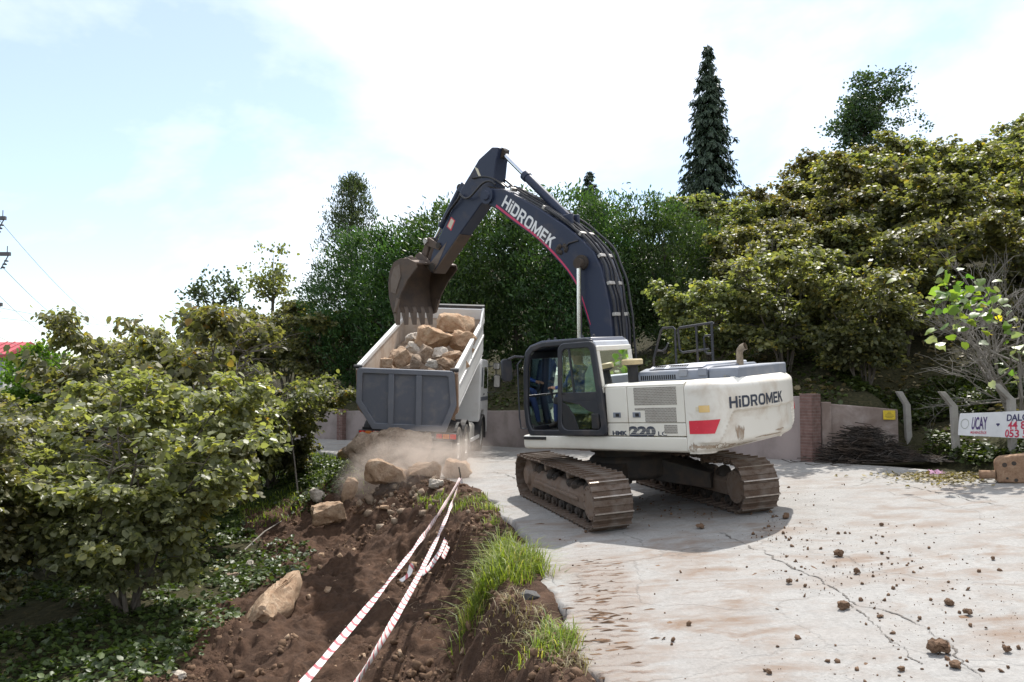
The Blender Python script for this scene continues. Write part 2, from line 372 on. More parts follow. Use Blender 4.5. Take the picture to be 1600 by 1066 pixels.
def soilmat():
    m, nt = new_mat('soil'); v = objvec(nt)
    at_ = N(nt, 'ShaderNodeAttribute', attribute_name='zone'); sp = N(nt, 'ShaderNodeSeparateColor'); nt.links.new(at_.outputs['Color'], sp.inputs[0])
    n1 = noise(nt, v, 2.2, 8, .65, .4); n2 = noise(nt, v, 14, 8, .7); n3 = noise(nt, v, 70, 4, .7); n4 = noise(nt, v, .7, 4)
    brown = ramp(nt, n1, [(.28, (.034, .021, .016)), (.48, (.066, .039, .027)), (.64, (.110, .062, .040)), (.8, (.165, .10, .064))])
    brown = mixc(nt, .45, brown, ramp(nt, n2, [(.3, (.030, .020, .015)), (.7, (.135, .082, .054))]))
    litter = ramp(nt, n2, [(.3, (.022, .022, .012)), (.55, (.055, .052, .026)), (.75, (.13, .10, .055))])
    green = ramp(nt, n2, [(.3, (.022, .040, .010)), (.6, (.055, .085, .020)), (.8, (.10, .12, .035))])
    gf = ramp(nt, mth(nt, 'ADD', mth(nt, 'MULTIPLY', sp.outputs[1], .8), mth(nt, 'MULTIPLY', n2, .5)), [(.45, 0.0), (.75, 1.0)])
    cov = mixc(nt, gf, litter, green)
    sf = ramp(nt, mth(nt, 'ADD', sp.outputs[0], mth(nt, 'MULTIPLY', mth(nt, 'SUBTRACT', n1, .5), .9)), [(.40, 0.0), (.60, 1.0)])
    c = mixc(nt, sf, cov, brown)
    peb = ramp(nt, n3, [(.66, 0.0), (.74, 1.0)]); c = mixc(nt, mth(nt, 'MULTIPLY', peb, .35), c, (.30, .24, .18))
    h = mth(nt, 'ADD', mth(nt, 'MULTIPLY', n1, .8), mth(nt, 'ADD', mth(nt, 'MULTIPLY', n2, .6), mth(nt, 'MULTIPLY', n3, .25)))
    finish(nt, c, .95, 0, h, .9, .06, .15); MATS['soil'] = m
soilmat()

# ---------------------------------------------------------------- ground sheets
def zone_at(x, y, s, h):
    """R fresh brown earth, G green cover"""
    # earth: from the crest down to a line running from the rubble to the lower left of the picture
    line = 4.25 - .0 * y + .35 * fbm(x * .6, y * .6, 8.0, 3)
    soil = (s > -1.2) * (1 - sstep(line - .5, line + .5, s)) * (1 - sstep(18.6, 20.2, y + .25 * x)) * sstep(-6, 1, y)
    lo = sstep(.0, 1.5, s - 1.0)                    # the upper far part narrows towards the rubble
    soil = soil * (1 - sstep(0, 1, (s - (4.6 - .16 * np.clip(y - 8, 0, 12))) * 1.6))
    green = .12 + .4 * vnoise(x * .5, y * .5, 2.0)
    green = np.where((s > 0) & (y > 18), .9, green); green = np.where(h > 0, .10 + .3 * vnoise(x * .35, y * .35, 5.0), green)
    return np.c_[np.clip(soil, 0, 1), np.clip(green, 0, 1), np.zeros_like(x), np.ones_like(x)]
FX0, FX1, FY0, FY1 = -7.4, 1.6, 2.6, 21.0            # fine area
def grid(xs, ys):
    X, Y = np.meshgrid(xs, ys); nx, ny = len(xs), len(ys)
    i = np.arange(nx * ny).reshape(ny, nx)
    F = np.stack([i[:-1, :-1].ravel(), i[:-1, 1:].ravel(), i[1:, 1:].ravel(), i[1:, :-1].ravel()], 1)
    return X.ravel(), Y.ravel(), F
def build_ground():
    xs = np.r_[np.linspace(-600, -80, 14), np.linspace(-76, -16, 24), np.linspace(-15, 16, 230), np.linspace(17, 70, 40), np.linspace(80, 600, 14)]
    ys = np.r_[np.linspace(-300, -14, 8), np.linspace(-12, 45, 360), np.linspace(46.5, 90, 40), np.linspace(100, 900, 18)]
    x, y, F = grid(xs, ys); z, s, h = terrain(x, y)
    z = z - np.where((s < .3) & (h < .25), .14, 0)
    inn = sstep(0, .6, np.minimum(np.minimum(x - FX0, FX1 - x), np.minimum(y - FY0, FY1 - y)))
    z = z - .30 * inn
    far = sstep(70, 300, np.hypot(x, y)); z = z * (1 - far) + far * np.where(z > 0, z * .6, z)
    me = fast_mesh('ground', np.c_[x, y, z], F, 'soil', {'zone': zone_at(x, y, s, h)}, True)
    tag(obj('ground', me), 'dark leaf-littered ground of the slope and hillside around the road', 'ground', kind='structure')
    # fine bank of earth below the road edge
    xs = np.linspace(FX0, FX1, 250); ys = np.linspace(FY0, FY1, 470)
    x, y, F = grid(xs, ys); z, s, h = terrain(x, y)
    zn = zone_at(x, y, s, h); e = sstep(.2, .7, zn[:, 0]); on = sstep(-.05, .3, s)
    lump = .08 * fbm(x * 2.2, y * 2.2, 0, 4) + .05 * np.abs(fbm(x * 6, y * 6, 2, 3)) + .03 * fbm(x * 14, y * 14, 5, 2)
    clod = .13 * np.clip(fbm(x * 5, y * 5, 7, 3) - .2, 0, 1)
    z = z + on * (e * (lump + clod) + (1 - e) * .04 * fbm(x * 3, y * 3, 0, 3))
    # mud worked up along the broken edge of the concrete
    rim = np.exp(-((s + .1) / .35) ** 2) * sstep(3, 5, y); z = z + rim * (.015 + .05 * np.abs(fbm(x * 4, y * 4, 9, 3)))
    z = z - .16 * sstep(-.12, -.42, s + .12 * fbm(x * 2.2, y * 2.2, 4, 3))
    me = fast_mesh('embankment', np.c_[x, y, z], F, 'soil', {'zone': zn}, True)
    tag(obj('embankment', me), 'bare brown earth bank dropping away beside the concrete road', 'earth bank', kind='structure')
    return x, y, z, s
EMB = build_ground()
def ez(x, y):
    """height of the fine bank where it exists, else the plain terrain"""
    if FX0 < x < FX1 and FY0 < y < FY1:
        i = int(round((x - FX0) / (FX1 - FX0) * 249)); j = int(round((y - FY0) / (FY1 - FY0) * 469)); return float(EMB[2][j * 250 + i])
    return tz(x, y)
def build_road():
    n, k = 340, 90
    A = smoothline(CREST, 3); B = smoothline(FAR, 3)
    # match both edges by control index so that cross lines stay across the road
    ta = np.linspace(0, 1, len(A)); tb = np.linspace(0, 1, len(B)); t = np.linspace(0, .97, n)
    a = np.c_[np.interp(t, ta, A[:, 0]), np.interp(t, ta, A[:, 1])]; b = np.c_[np.interp(t, tb, B[:, 0]), np.interp(t, tb, B[:, 1])]
    V = []
    for i in range(n):
        jag = .18 * float(fbm(a[i, 0] * 2 + 5, a[i, 1] * 2, 0, 4)) + .14
        d = (b[i] - a[i]) / np.hypot(*(b[i] - a[i])); p0 = a[i] + d * max(.02, jag + .1); p1 = b[i] - d * .02
        for j in range(k): V.append(p0 + (p1 - p0) * (j / (k - 1)) ** 1.25)
    V = np.array(V); x, y = V[:, 0], V[:, 1]
    z = zroad(np.clip(x, -14, 14), np.clip(y, -8, 40)) + .006 * fbm(x * .9, y * .9, 0, 3) + .004 * vnoise(x * 5, y * 5)
    j = np.tile(np.arange(k), n); z = z - np.where(j == 0, .10, 0)
    i = np.arange(n * k).reshape(n, k)
    F = np.stack([i[:-1, :-1].ravel(), i[:-1, 1:].ravel(), i[1:, 1:].ravel(), i[1:, :-1].ravel()], 1)
    me = fast_mesh('road', np.c_[x, y, z], F, 'concrete_road', None, True)
    return tag(obj('road', me), 'cracked pale concrete road stained with brown mud', 'road', kind='structure')
road = build_road()
def road_pt(px, py):
    r = ray(px, py); d = np.linspace(3, 60, 6000); t = d / r.y; z = zroad(np.clip(r.x * t, -14, 14), np.clip(d, -8, 40)); k = np.argmax(r.z * t < z)
    return Vector((r.x * t[k], d[k], z[k]))
# ---------------------------------------------------------------- excavator
paint('machine_white', (.74, .71, .63), .38, .35, (.36, .26, .17), 1.6, lo=.52, hi=.82, coat=.15)
paint('counterweight_white', (.74, .71, .64), .42, .75, (.42, .32, .22), 1.5, lo=.50, hi=.72, coat=.1)
paint('scuffed', (.34, .26, .19), .8, .6, (.55, .46, .36), 6, bump=.5, lo=.45, hi=.6)
paint('machine_navy', (.040, .050, .082), .42, .40, (.16, .125, .095), 2.2, lo=.55, hi=.85)
paint('boom_navy', (.026, .035, .066), .45, .5, (.15, .12, .095), 1.8, lo=.52, hi=.76, spec=.35)
paint('cab_black', (.024, .026, .034), .42, .35, (.16, .12, .09), 3, lo=.5, hi=.8)
paint('rubber_black', (.016, .016, .017), .7, .3, (.12, .09, .07), 6)
paint('hood_grey', (.20, .22, .26), .5, .4, (.42, .38, .33), 4, lo=.5, hi=.8)
paint('hood_pale', (.48, .50, .54), .5, .3, (.3, .25, .2), 4)
paint('dark_slot', (.008, .008, .009), .9, 0)
paint('hose_black', (.020, .021, .026), .5, .4, (.15, .12, .1), 8)
paint('clamp_metal', (.42, .40, .37), .45, .5, (.2, .15, .1), 9, metal=.5)
paint('chrome_rod', (.75, .76, .78), .18, .15, (.3, .25, .2), 9, metal=1.0, bump=.02)
paint('track_steel', (.17, .135, .11), .62, 1.0, (.115, .075, .052), 4, metal=.25, bump=.7, lo=.40, hi=.58)
paint('grouser_edge', (.40, .36, .32), .40, .6, (.19, .13, .09), 10, metal=.6, bump=.4, lo=.45, hi=.7)
paint('muddy_frame', (.19, .145, .115), .75, .85, (.16, .10, .065), 3.5, bump=.6, lo=.35, hi=.65)
paint('dark_grime', (.035, .030, .026), .8, .6, (.12, .08, .055), 4, bump=.5, lo=.4, hi=.7)
paint('bucket_steel', (.085, .064, .053), .62, .85, (.165, .118, .088), 3.5, metal=.3, bump=.6, lo=.4, hi=.65)
paint('tooth_steel', (.17, .13, .105), .55, .6, (.13, .09, .06), 8, metal=.4, bump=.5)
paint('mesh_grille', (.40, .375, .33), .6, .4, (.2, .16, .12), 9)
paint('decal_red', (.62, .03, .055), .4, .15, (.75, .7, .65), 30, lo=.62, hi=.66)
paint('stripe_pink', (.60, .035, .12), .4, .2, (.1, .08, .07), 5)
paint('letter_white', (.80, .80, .80), .45, .3, (.25, .2, .17), 7, lo=.55, hi=.8)
paint('letter_dark', (.045, .052, .075), .45, .2, (.5, .47, .42), 12, lo=.66, hi=.72)
paint('decal_amber', (.72, .50, .20), .5, .3, (.6, .55, .45), 12)
paint('decal_cream', (.66, .60, .46), .5, .3, (.3, .25, .2), 12)
paint('beige_plastic', (.50, .40, .22), .55, .4, (.15, .12, .1), 9)
paint('seat_cover', (.50, .64, .56), .45, .3, (.3, .3, .25), 6, bump=.5)
paint('seat_black', (.02, .02, .022), .7, .2)
paint('exhaust_steel', (.34, .27, .19), .5, .7, (.12, .09, .07), 8, metal=.7)
paint('lamp_red', (.55, .03, .03), .25, .2)
glassmat('cab_glass', (.84, .93, .90), .88)
glassmat('rear_glass', (.74, .86, .86), .62)

# block lettering drawn from polygons (unit height), like the wide logo on the machine
def _ringq(o, i): n = len(o); return [[o[k], o[(k+1) % n], i[(k+1) % n], i[k]] for k in range(n)]
def _bx(x0, x1, y0, y1): return [[(x0, y0), (x1, y0), (x1, y1), (x0, y1)]]
GLYPH = {
 'H': (.84, _bx(0, .21, 0, 1) + _bx(.63, .84, 0, 1) + _bx(.21, .63, .40, .60)),
 'i': (.21, _bx(0, .21, 0, .74) + _bx(0, .21, .83, 1)),
 'D': (.84, _ringq([(0, 0), (.56, 0), (.76, .10), (.84, .30), (.84, .70), (.76, .90), (.56, 1), (0, 1)], [(.21, .19), (.50, .19), (.60, .24), (.63, .34), (.63, .66), (.60, .76), (.50, .81), (.21, .81)])),
 'R': (.84, _bx(0, .21, 0, .36) + _ringq([(0, .36), (.58, .36), (.78, .45), (.82, .60), (.82, .76), (.76, .92), (.58, 1), (0, 1)], [(.21, .53), (.52, .53), (.60, .57), (.61, .64), (.61, .73), (.59, .79), (.52, .82), (.21, .82)]) + [[(.40, .36), (.60, .0), (.84, .0), (.63, .37)]]),
 'O': (.90, _ringq([(.26, 0), (.64, 0), (.82, .10), (.90, .30), (.90, .70), (.82, .90), (.64, 1), (.26, 1), (.08, .90), (0, .70), (0, .30), (.08, .10)], [(.30, .19), (.60, .19), (.67, .24), (.69, .34), (.69, .66), (.67, .76), (.60, .81), (.30, .81), (.23, .76), (.21, .66), (.21, .34), (.23, .24)])),
 'M': (1.02, _bx(0, .19, 0, 1) + _bx(.83, 1.02, 0, 1) + [[(.19, 1), (.19, .66), (.44, .10), (.51, .10), (.51, .42)], [(.83, 1), (.51, .42), (.51, .10), (.58, .10), (.83, .66)]]),
 'E': (.72, _bx(0, .21, 0, 1) + _bx(.21, .72, 0, .19) + _bx(.21, .66, .41, .59) + _bx(.21, .72, .81, 1)),
 'K': (.84, _bx(0, .21, 0, 1) + [[(.21, .38), (.34, .50), (.84, 1), (.57, 1), (.21, .62)], [(.34, .50), (.60, .0), (.86, .0), (.48, .64)]])}
def block_text(body, width, height, gap=.13):
    """polygons of the word in (x, y) metres"""
    x = 0; out = []
    for ch in body:
        w, P = GLYPH[ch]; out += [[(x + a, b) for a, b in p] for p in P]; x += w + gap
    k = width / (x - gap); return [[(a * k, b * height) for a, b in p] for p in out]
def block_mesh(polys, fn, name, mat, parent, M):
    mb = MB()
    for p in polys: mb.add([fn(a, b) for a, b in p], [tuple(range(len(p)))])
    me = bpy.data.meshes.new(name); me.from_pydata([tuple(v) for v in mb.v], [], mb.f); me.materials.append(MATS[mat])
    o = obj(name, me, parent); o.matrix_local = M; return o

HY, TY = R(41.8), R(75.5)
def basis(sx, sy):
    ux = Vector((1, 0, sx)).normalized(); uz = ux.cross(Vector((0, 1, sy))).normalized(); uy = uz.cross(ux)
    return Matrix((ux, uy, uz)).transposed().to_4x4()
EXM = basis(.0643, .0212); EXM.translation = Vector((2.09, 14.47, -2.078))
exc = empty('excavator', M=EXM)
tag(exc, 'white and navy crawler excavator reaching over the truck on the concrete road', 'excavator')
HM = Matrix.Rotation(math.pi - HY, 4, 'Z'); TM = Matrix.Rotation(math.pi - TY, 4, 'Z')
def hb(mb, name, mat, **k): return mb.build(name, mat, exc, M=HM, **k)
def tb(mb, name, mat, **k): return mb.build(name, mat, exc, M=TM, **k)

# --- undercarriage: tracks with shoes, rollers, sprocket, idler
RE, HT, XL = .40, .80, 1.80          # end radius, track height, half contact length
def track_path(n):
    """points and tangents of the shoe loop (x, z), walked with even spacing"""
    P = []
    for i in range(60): P.append((-XL + 2 * XL * i / 60, .0))
    for i in range(40): a = -math.pi / 2 + math.pi * i / 40; P.append((XL + RE * math.cos(a), RE + RE * math.sin(a)))
    for i in range(80):
        t = i / 80; x = XL - 2 * XL * t; P.append((x, HT + .018 * math.sin(math.pi * t) - .012 * math.sin(3 * math.pi * t) ** 2))
    for i in range(40): a = math.pi / 2 + math.pi * i / 40; P.append((-XL + RE * math.cos(a), RE + RE * math.sin(a)))
    P = np.array(P + [P[0]]); d = np.r_[0, np.cumsum(np.hypot(*np.diff(P, axis=0).T))]
    t = np.linspace(0, d[-1], n, endpoint=False) + .07; out = []
    for q in t:
        f = lambda s: np.array([np.interp(s % d[-1], d, P[:, 0]), np.interp(s % d[-1], d, P[:, 1])])
        a, b = f(q - .08), f(q + .08); out.append((f(q), (b - a) / np.hypot(*(b - a))))
    return out
NSH = 43; shoes = track_path(NSH)
# one shoe: x along the travel, y across, z outward: plate with folded edge and three grousers
def shoe_mesh():
    prof = [(-.106, -.012), (.092, -.012), (.106, -.030), (.106, .0), (.096, .004), (.090, .044), (.070, .044), (.060, .004), (-.012, .004), (-.020, .022), (-.034, .022), (-.042, .004), (-.106, .004)]
    mb = MB().prism(prof, -.30, .30, 'y'); mb.box(-.06, .06, -.115, -.05, -.085, -.010); mb.box(-.06, .06, .05, .115, -.085, -.010)
    me = bpy.data.meshes.new('track_shoe'); me.from_pydata(mb.v, [], mb.f)
    bm = bmesh.new(); bm.from_mesh(me); bmesh.ops.recalc_face_normals(bm, faces=bm.faces); bm.to_mesh(me); bm.free()
    me.materials.append(MATS['track_steel']); me.materials.append(MATS['grouser_edge'])
    for p in me.polygons:
        if p.center.z > .04: p.material_index = 1
    return me
SHOE = shoe_mesh()
def make_track(side):
    yc = 1.195 * side
    mb = MB()                                              # side frame: box beam with sloped shoulders
    mb.prism([(-.17, .22), (.17, .22), (.19, .30), (.19, .44), (.10, .56), (-.10, .56), (-.19, .44), (-.19, .30)], -1.45, 1.45, 'x', Matrix.Translation((0, yc, 0)))
    mb.box(-1.98, -1.40, yc - .15, yc + .15, .28, .54); mb.box(1.40, 1.86, yc - .16, yc + .16, .30, .52)
    mb.box(-1.2, 1.2, yc + .17 * side - .02, yc + .17 * side + .05 * side, .34, .40)
    t = tb(mb, 'track', 'muddy_frame', bevel=.015)
    t['label'] = 'mud-caked crawler track on the cab side' if side > 0 else 'mud-caked crawler track on the far side'
    for p, u in shoes:
        o = obj('track_shoe', SHOE, t); nrm = Vector((u[1], 0, -u[0]))
        ux = Vector((u[0], 0, u[1])); jit = random.uniform(-.012, .012)
        M = Matrix((ux, nrm.cross(ux), nrm)).transposed().to_4x4(); M.translation = Vector((p[0], yc, p[1])) - nrm * .02
        if p[1] < .03: M.translation.z = .040
        o.matrix_local = M @ Matrix.Rotation(jit, 4, 'Y')
    def part(mb, name, mat, **k): return mb.build(name, mat, t, **k)
    for sx, nm in ((-1, 'sprocket'), (1, 'idler')):
        c = (sx * XL, yc, RE)
        mb = MB().lathe([(0, -.20), (.16, -.20), (.20, -.15), (.30, -.13), (.315, -.06), (.315, .06), (.30, .13), (.20, .15), (.16, .20), (0, .20)], c, 'y', 28)
        if nm == 'sprocket':
            mb.lathe([(.0, -.24), (.25, -.235), (.265, -.20), (.265, .20), (.25, .235), (0, .24)], c, 'y', 24)
            for k in range(12):
                a = 2 * math.pi * k / 12; mb.cyl((c[0] + .21 * math.cos(a), yc - .25, RE + .21 * math.sin(a)), (c[0] + .21 * math.cos(a), yc + .25, RE + .21 * math.sin(a)), .014, 6)
        part(mb, nm, 'muddy_frame', smooth=True)
    for k in range(8):
        x = -1.42 + k * 2.84 / 7
        part(MB().lathe([(0, -.19), (.055, -.19), (.06, -.15), (.105, -.15), (.105, -.09), (.075, -.085), (.075, .085), (.105, .09), (.105, .15), (.06, .15), (.055, .19), (0, .19)], (x, yc, .155), 'y', 14), 'roller', 'dark_grime', smooth=True)
    for x in (-.62, .62):
        part(MB().lathe([(0, -.14), (.06, -.14), (.06, -.05), (.045, -.04), (.045, .06), (.065, .07), (.065, .16), (0, .16)], (x, yc, .68), 'y', 14), 'carrier_roller', 'muddy_frame', smooth=True)
    mb = MB()                                              # caked mud lying on the frame between the shoes
    for k in range(26):
        x = -1.5 + 3.0 * k / 25; w = .08 + .05 * random.random(); h = .05 + .09 * random.random() ** 2
        mb.lathe([(0, h), (w * .6, h * .7), (w, 0.0), (w * .9, -.05)], (x, yc + random.uniform(-.1, .12), .55), 'z', 7)
    part(mb, 'caked_mud', 'dark_grime', smooth=True)
    return t
make_track(1); make_track(-1)
mb = MB().lathe([(0, .46), (.62, .46), (.70, .52), (.70, .80), (.62, .86), (0, .86)], (0, 0, 0), 'z', 32)
for sx in (-1, 1):
    for sy in (-1, 1):
        a = Vector((.30 * sx, .40 * sy, .62)); b = Vector((.95 * sx, 1.08 * sy, .42)); d = (b - a).normalized(); q = Vector((-d.y, d.x, 0)).normalized()
        vs = []
        for p, w, h in ((a, .30, .20), (b, .24, .13)):
            for su, sv in ((-1, -1), (1, -1), (1, 1), (-1, 1)): vs.append(p + q * w * su + Vector((0, 0, h * sv)))
        mb.add(vs, [(0,1,2,3), (7,6,5,4), (0,4,5,1), (1,5,6,2), (2,6,7,3), (3,7,4,0)])
tb(mb, 'undercarriage_frame', 'dark_grime', bevel=.02)
hb(MB().lathe([(.0, .85), (.60, .85), (.60, .93), (.68, .93), (.68, 1.04), (0, 1.04)], (0, 0, 0), 'z', 40), 'swing_bearing', 'dark_grime', smooth=True)

# --- upper structure
YS = 1.36
mb = MB(); mb.prism([(YS - .10, 1.055), (YS - .02, 1.085), (YS, 1.14), (YS, 1.285), (YS - .05, 1.295), (.60, 1.295), (.60, 1.055)], -1.925, 1.22, 'x')
hb(mb, 'deck_skirt', 'machine_white', bevel=.012)
mb = MB(); mb.prism([(-YS + .10, 1.055), (-YS + .02, 1.085), (-YS, 1.14), (-YS, 1.285), (-YS + .05, 1.295), (-.30, 1.295), (-.30, 1.055)], -1.925, 1.20, 'x')
hb(mb, 'deck_skirt', 'machine_white', bevel=.012)
hb(MB().box(-1.9, .95, -.32, .62, 1.03, 1.30), 'main_frame', 'dark_grime', bevel=.01)
hb(MB().box(.72, 1.20, YS + .001, YS + .022, 1.225, 1.275), 'step_pad', 'rubber_black', bevel=.006)
# side panels behind the cab
def panel(x0, x1, z0, z1, name='side_panel'):
    return hb(MB().box(x0 + .005, x1 - .005, YS - .05, YS - .006, z0 + .005, z1 - .005), name, 'machine_white', bevel=.010)
panel(-.93, -.53, 1.30, 1.50); panel(-1.925, -.93, 1.30, 1.50); panel(-.93, -.53, 1.50, 2.055); panel(-1.925, -.93, 1.50, 2.055)
mb = MB(); mb.prism([(YS - .052, 1.30), (YS - .052, 2.04), (YS - .02, 2.055), (YS - .02, 2.07), (YS - .08, 2.105), (.62, 2.105), (.62, 1.30)], -1.922, -.50, 'x')
hb(mb, 'engine_housing', 'machine_white', bevel=.02)
mb = MB(); mb.prism([(-YS + .01, 1.30), (-YS + .01, 2.0), (-YS + .08, 2.10), (-.30, 2.10), (-.30, 1.30)], -1.922, .25, 'x')
hb(mb, 'engine_housing', 'machine_white', bevel=.03)
hb(MB().box(-1.92, -.52, -.31, .63, 1.31, 2.08), 'engine_bay', 'dark_grime')
# perforated grilles
def grille(x0, x1, z0, z1):
    g = hb(MB().box(x0, x1, YS - .007, YS - .001, z0, z1), 'grille', 'mesh_grille', bevel=.003)
    mb = MB(); nx, nz = int((x1 - x0) / .024), int((z1 - z0) / .024)
    for i in range(nx):
        for j in range(nz):
            x = x0 + (i + .5 + (.25 if j % 2 else -.25)) * (x1 - x0) / nx; z = z0 + (j + .5) * (z1 - z0) / nz; y = YS - .0002
            mb.add([(x - .007, y, z), (x, y, z - .007), (x + .007, y, z), (x, y, z + .007)], [(0, 1, 2, 3)])
    h = mb.build('perforation', 'dark_slot', g); h['kind'] = 'stuff'
grille(-1.80, -1.06, 1.77, 2.04); grille(-1.78, -1.24, 1.51, 1.73); grille(-1.24, -1.06, 1.69, 1.73); grille(-1.78, -1.56, 1.345, 1.475)
for x in (-.73, -1.09):
    l = hb(MB().box(x - .07, x + .07, YS - .006, YS + .004, 1.585, 1.665), 'latch', 'hood_grey', bevel=.004)
    MB().box(x - .045, x + .02, YS + .003, YS + .012, 1.60, 1.65).build('latch_handle', 'rubber_black', l, bevel=.003)
# lettering on the lower panels (seen from the machine's left: text runs towards -x)
def side_text(body, x, z, h, mat, sx=1.0, shear=0.0, bold=0.0, y=YS - .004, name='lettering', sp=1.0):
    return text_mesh(body, h / .69, mat, name, exc, HM @ frame((x, y, z), (-1, 0, 0), (0, 0, 1)), sx, shear, .002, bold, sp)
side_text('HMK', -.62, 1.315, .062, 'letter_dark', 1.35, 0, .004)
side_text('220', -.945, 1.312, .128, 'letter_dark', 1.62, 0, .012)
side_text('LC', -1.44, 1.312, .062, 'letter_dark', 1.5, 0, .001)
for k in range(4): hb(MB().box(-1.40, -.95, YS - .0012, YS + .0008, 1.325 + .027 * k, 1.3285 + .027 * k), 'letter_stripe', 'machine_white')

# --- counterweight: lofted shell with a stepped lower band
RT = 2.74
def cw_outline(n=121):
    th = math.asin((YS - .16) / RT); P = []
    P += [(-1.935, YS), (-2.05, YS), (-2.16, YS)]
    xe = -RT * math.cos(th); a0 = (-2.16, YS); a1 = (xe, RT * math.sin(th))
    for p in bez((a0[0], a0[1], 0), (a0[0] - .14, a0[1], 0), (a1[0] + .06, a1[1] + .09, 0), (a1[0], a1[1], 0), 8)[1:]: P.append((p.x, p.y))
    for i in range(1, 41): t = th * (1 - 2 * i / 40); P.append((-RT * math.cos(t), RT * math.sin(t)))
    P += [(x, -y) for x, y in P[:10]][::-1]
    return resample(np.array(P), n)
CWO = cw_outline(); CWS = np.r_[0, np.cumsum(np.hypot(*np.diff(CWO, axis=0).T))]
_t = np.gradient(CWO, axis=0); _t /= np.hypot(_t[:, 0], _t[:, 1])[:, None]; CWN = np.c_[_t[:, 1], -_t[:, 0]]
if np.dot(CWN[60], (-1, 0)) < 0: CWN = -CWN
def cw_inset(s, z):
    sy = CWS[-1] / 2 - abs(s - CWS[-1] / 2)                      # symmetric arc length from the side
    ins = .20 * sstep(1.26, 1.04, z) ** 2 * sstep(.1, .7, sy) + .05 * sstep(1.12, 1.05, z)
    b = 1.20 + .44 * sstep(.46, .80, sy)                         # step line rises round the corner
    ins += .045 * sstep(b + .02, b - .025, z) * sstep(.12, .24, sy)
    ins += .16 * sstep(1.95, 2.16, z) ** 2
    return ins
def cw_pt(s, z, off=0.0):
    x = np.interp(s, CWS, CWO[:, 0]); y = np.interp(s, CWS, CWO[:, 1]); nx = np.interp(s, CWS, CWN[:, 0]); ny = np.interp(s, CWS, CWN[:, 1])
    i = -float(cw_inset(s, z)) + off; return Vector((x + nx * i, y + ny * i, z))
def counterweight():
    zs = np.r_[np.linspace(1.045, 1.26, 12), np.linspace(1.28, 1.72, 36), np.linspace(1.76, 1.94, 5), np.linspace(1.96, 2.115, 10)]
    mb = MB(); n = len(CWO); vs = []
    for z in zs:
        rise = .0
        for s in CWS:
            p = cw_pt(s, z); sy = CWS[-1] / 2 - abs(s - CWS[-1] / 2)
            if z < 1.3: p.z += .07 * float(sstep(.3, 1.6, sy)) * (1.3 - z) / .26      # underside rises towards the tail
            vs.append(p)
    fs = [(k * n + i, k * n + i + 1, (k + 1) * n + i + 1, (k + 1) * n + i) for k in range(len(zs) - 1) for i in range(n - 1)]
    m = len(zs); fs.append(tuple((m - 1) * n + i for i in range(n))); fs.append(tuple(range(n))[::-1])
    fs.append(tuple([k * n for k in range(m)] + [k * n + n - 1 for k in range(m)][::-1]))
    mb.add(vs, fs); return hb(mb, 'counterweight', 'counterweight_white', smooth=True, angle=40)
counterweight()
def cw_wrap(o_verts, s0, z0, off): return [cw_pt(s0 + v[0], z0 + v[1], off) for v in o_verts]
def cw_decal(pts, name, mat, n=36, off=.006):
    """flat print: outline (s, z) of four corners, draped on the counterweight"""
    (a, b, c, d) = [Vector((p[0], p[1], 0)) for p in pts]; vs = []; fs = []
    for i in range(n + 1):
        t = i / n; lo = a.lerp(b, t); hi = d.lerp(c, t); vs += [cw_pt(lo.x, lo.y, off), cw_pt(hi.x, hi.y, off)]
        if i: fs.append((2*i-2, 2*i, 2*i+1, 2*i-1))
    return hb(MB().add(vs, fs), name, mat)
cw_decal([(.05, 1.34), (.43, 1.345), (.52, 1.545), (.05, 1.53)], 'red_reflector', 'decal_red')
def cw_scuff(s0, s1, z0, z1, seed, n=44):
    r = np.random.default_rng(seed); vs = []; fs = []
    for i in range(n + 1):
        t = i / n; s = s0 + (s1 - s0) * t; m = .5 * (z0 + z1) + .25 * (z1 - z0) * float(fbm(np.array([t * 5 + seed]), np.array([.5]))[0]); hw = .5 * (z1 - z0) * math.sin(math.pi * t) ** .5 * (.35 + .65 * r.random())
        vs += [cw_pt(s, max(1.05, m - hw), .004) , cw_pt(s, m + hw, .004)]
        for v in vs[-2:]:
            sy = CWS[-1] / 2 - abs(s - CWS[-1] / 2); v.z += .07 * float(sstep(.3, 1.6, sy)) * (1.3 - v.z) / .26 if v.z < 1.3 else 0
        if i: fs.append((2*i-2, 2*i, 2*i+1, 2*i-1))
    return hb(MB().add(vs, fs), 'scuff_mark', 'scuffed')
cw_scuff(.10, .86, 1.10, 1.19, 1); cw_scuff(.55, 1.5, 1.06, 1.13, 2); cw_scuff(1.2, 2.0, 1.17, 1.21, 3); cw_scuff(.80, .98, 1.2, 1.46, 4); cw_scuff(.02, .16, 1.08, 1.22, 6); cw_scuff(1.75, 2.1, 1.24, 1.29, 5)
cw_decal([(.22, 1.65), (.38, 1.65), (.38, 1.75), (.22, 1.75)], 'warning_label', 'decal_amber')
cw_decal([(.17, 1.668), (.212, 1.668), (.212, 1.73), (.17, 1.73)], 'warning_label', 'decal_cream')
block_mesh(block_text('HiDROMEK', 1.30, .165), lambda a, b: cw_pt(.685 + a, 1.685 + b, .005), 'lettering', 'letter_dark', exc, HM)
# tail lamps at the far corner
for s in (CWS[-1] - .62, .66):
    if s > 1: cw_decal([(s - .05, 1.50), (s + .05, 1.50), (s + .05, 1.62), (s - .05, 1.62)], 'tail_lamp', 'lamp_red', off=.012)

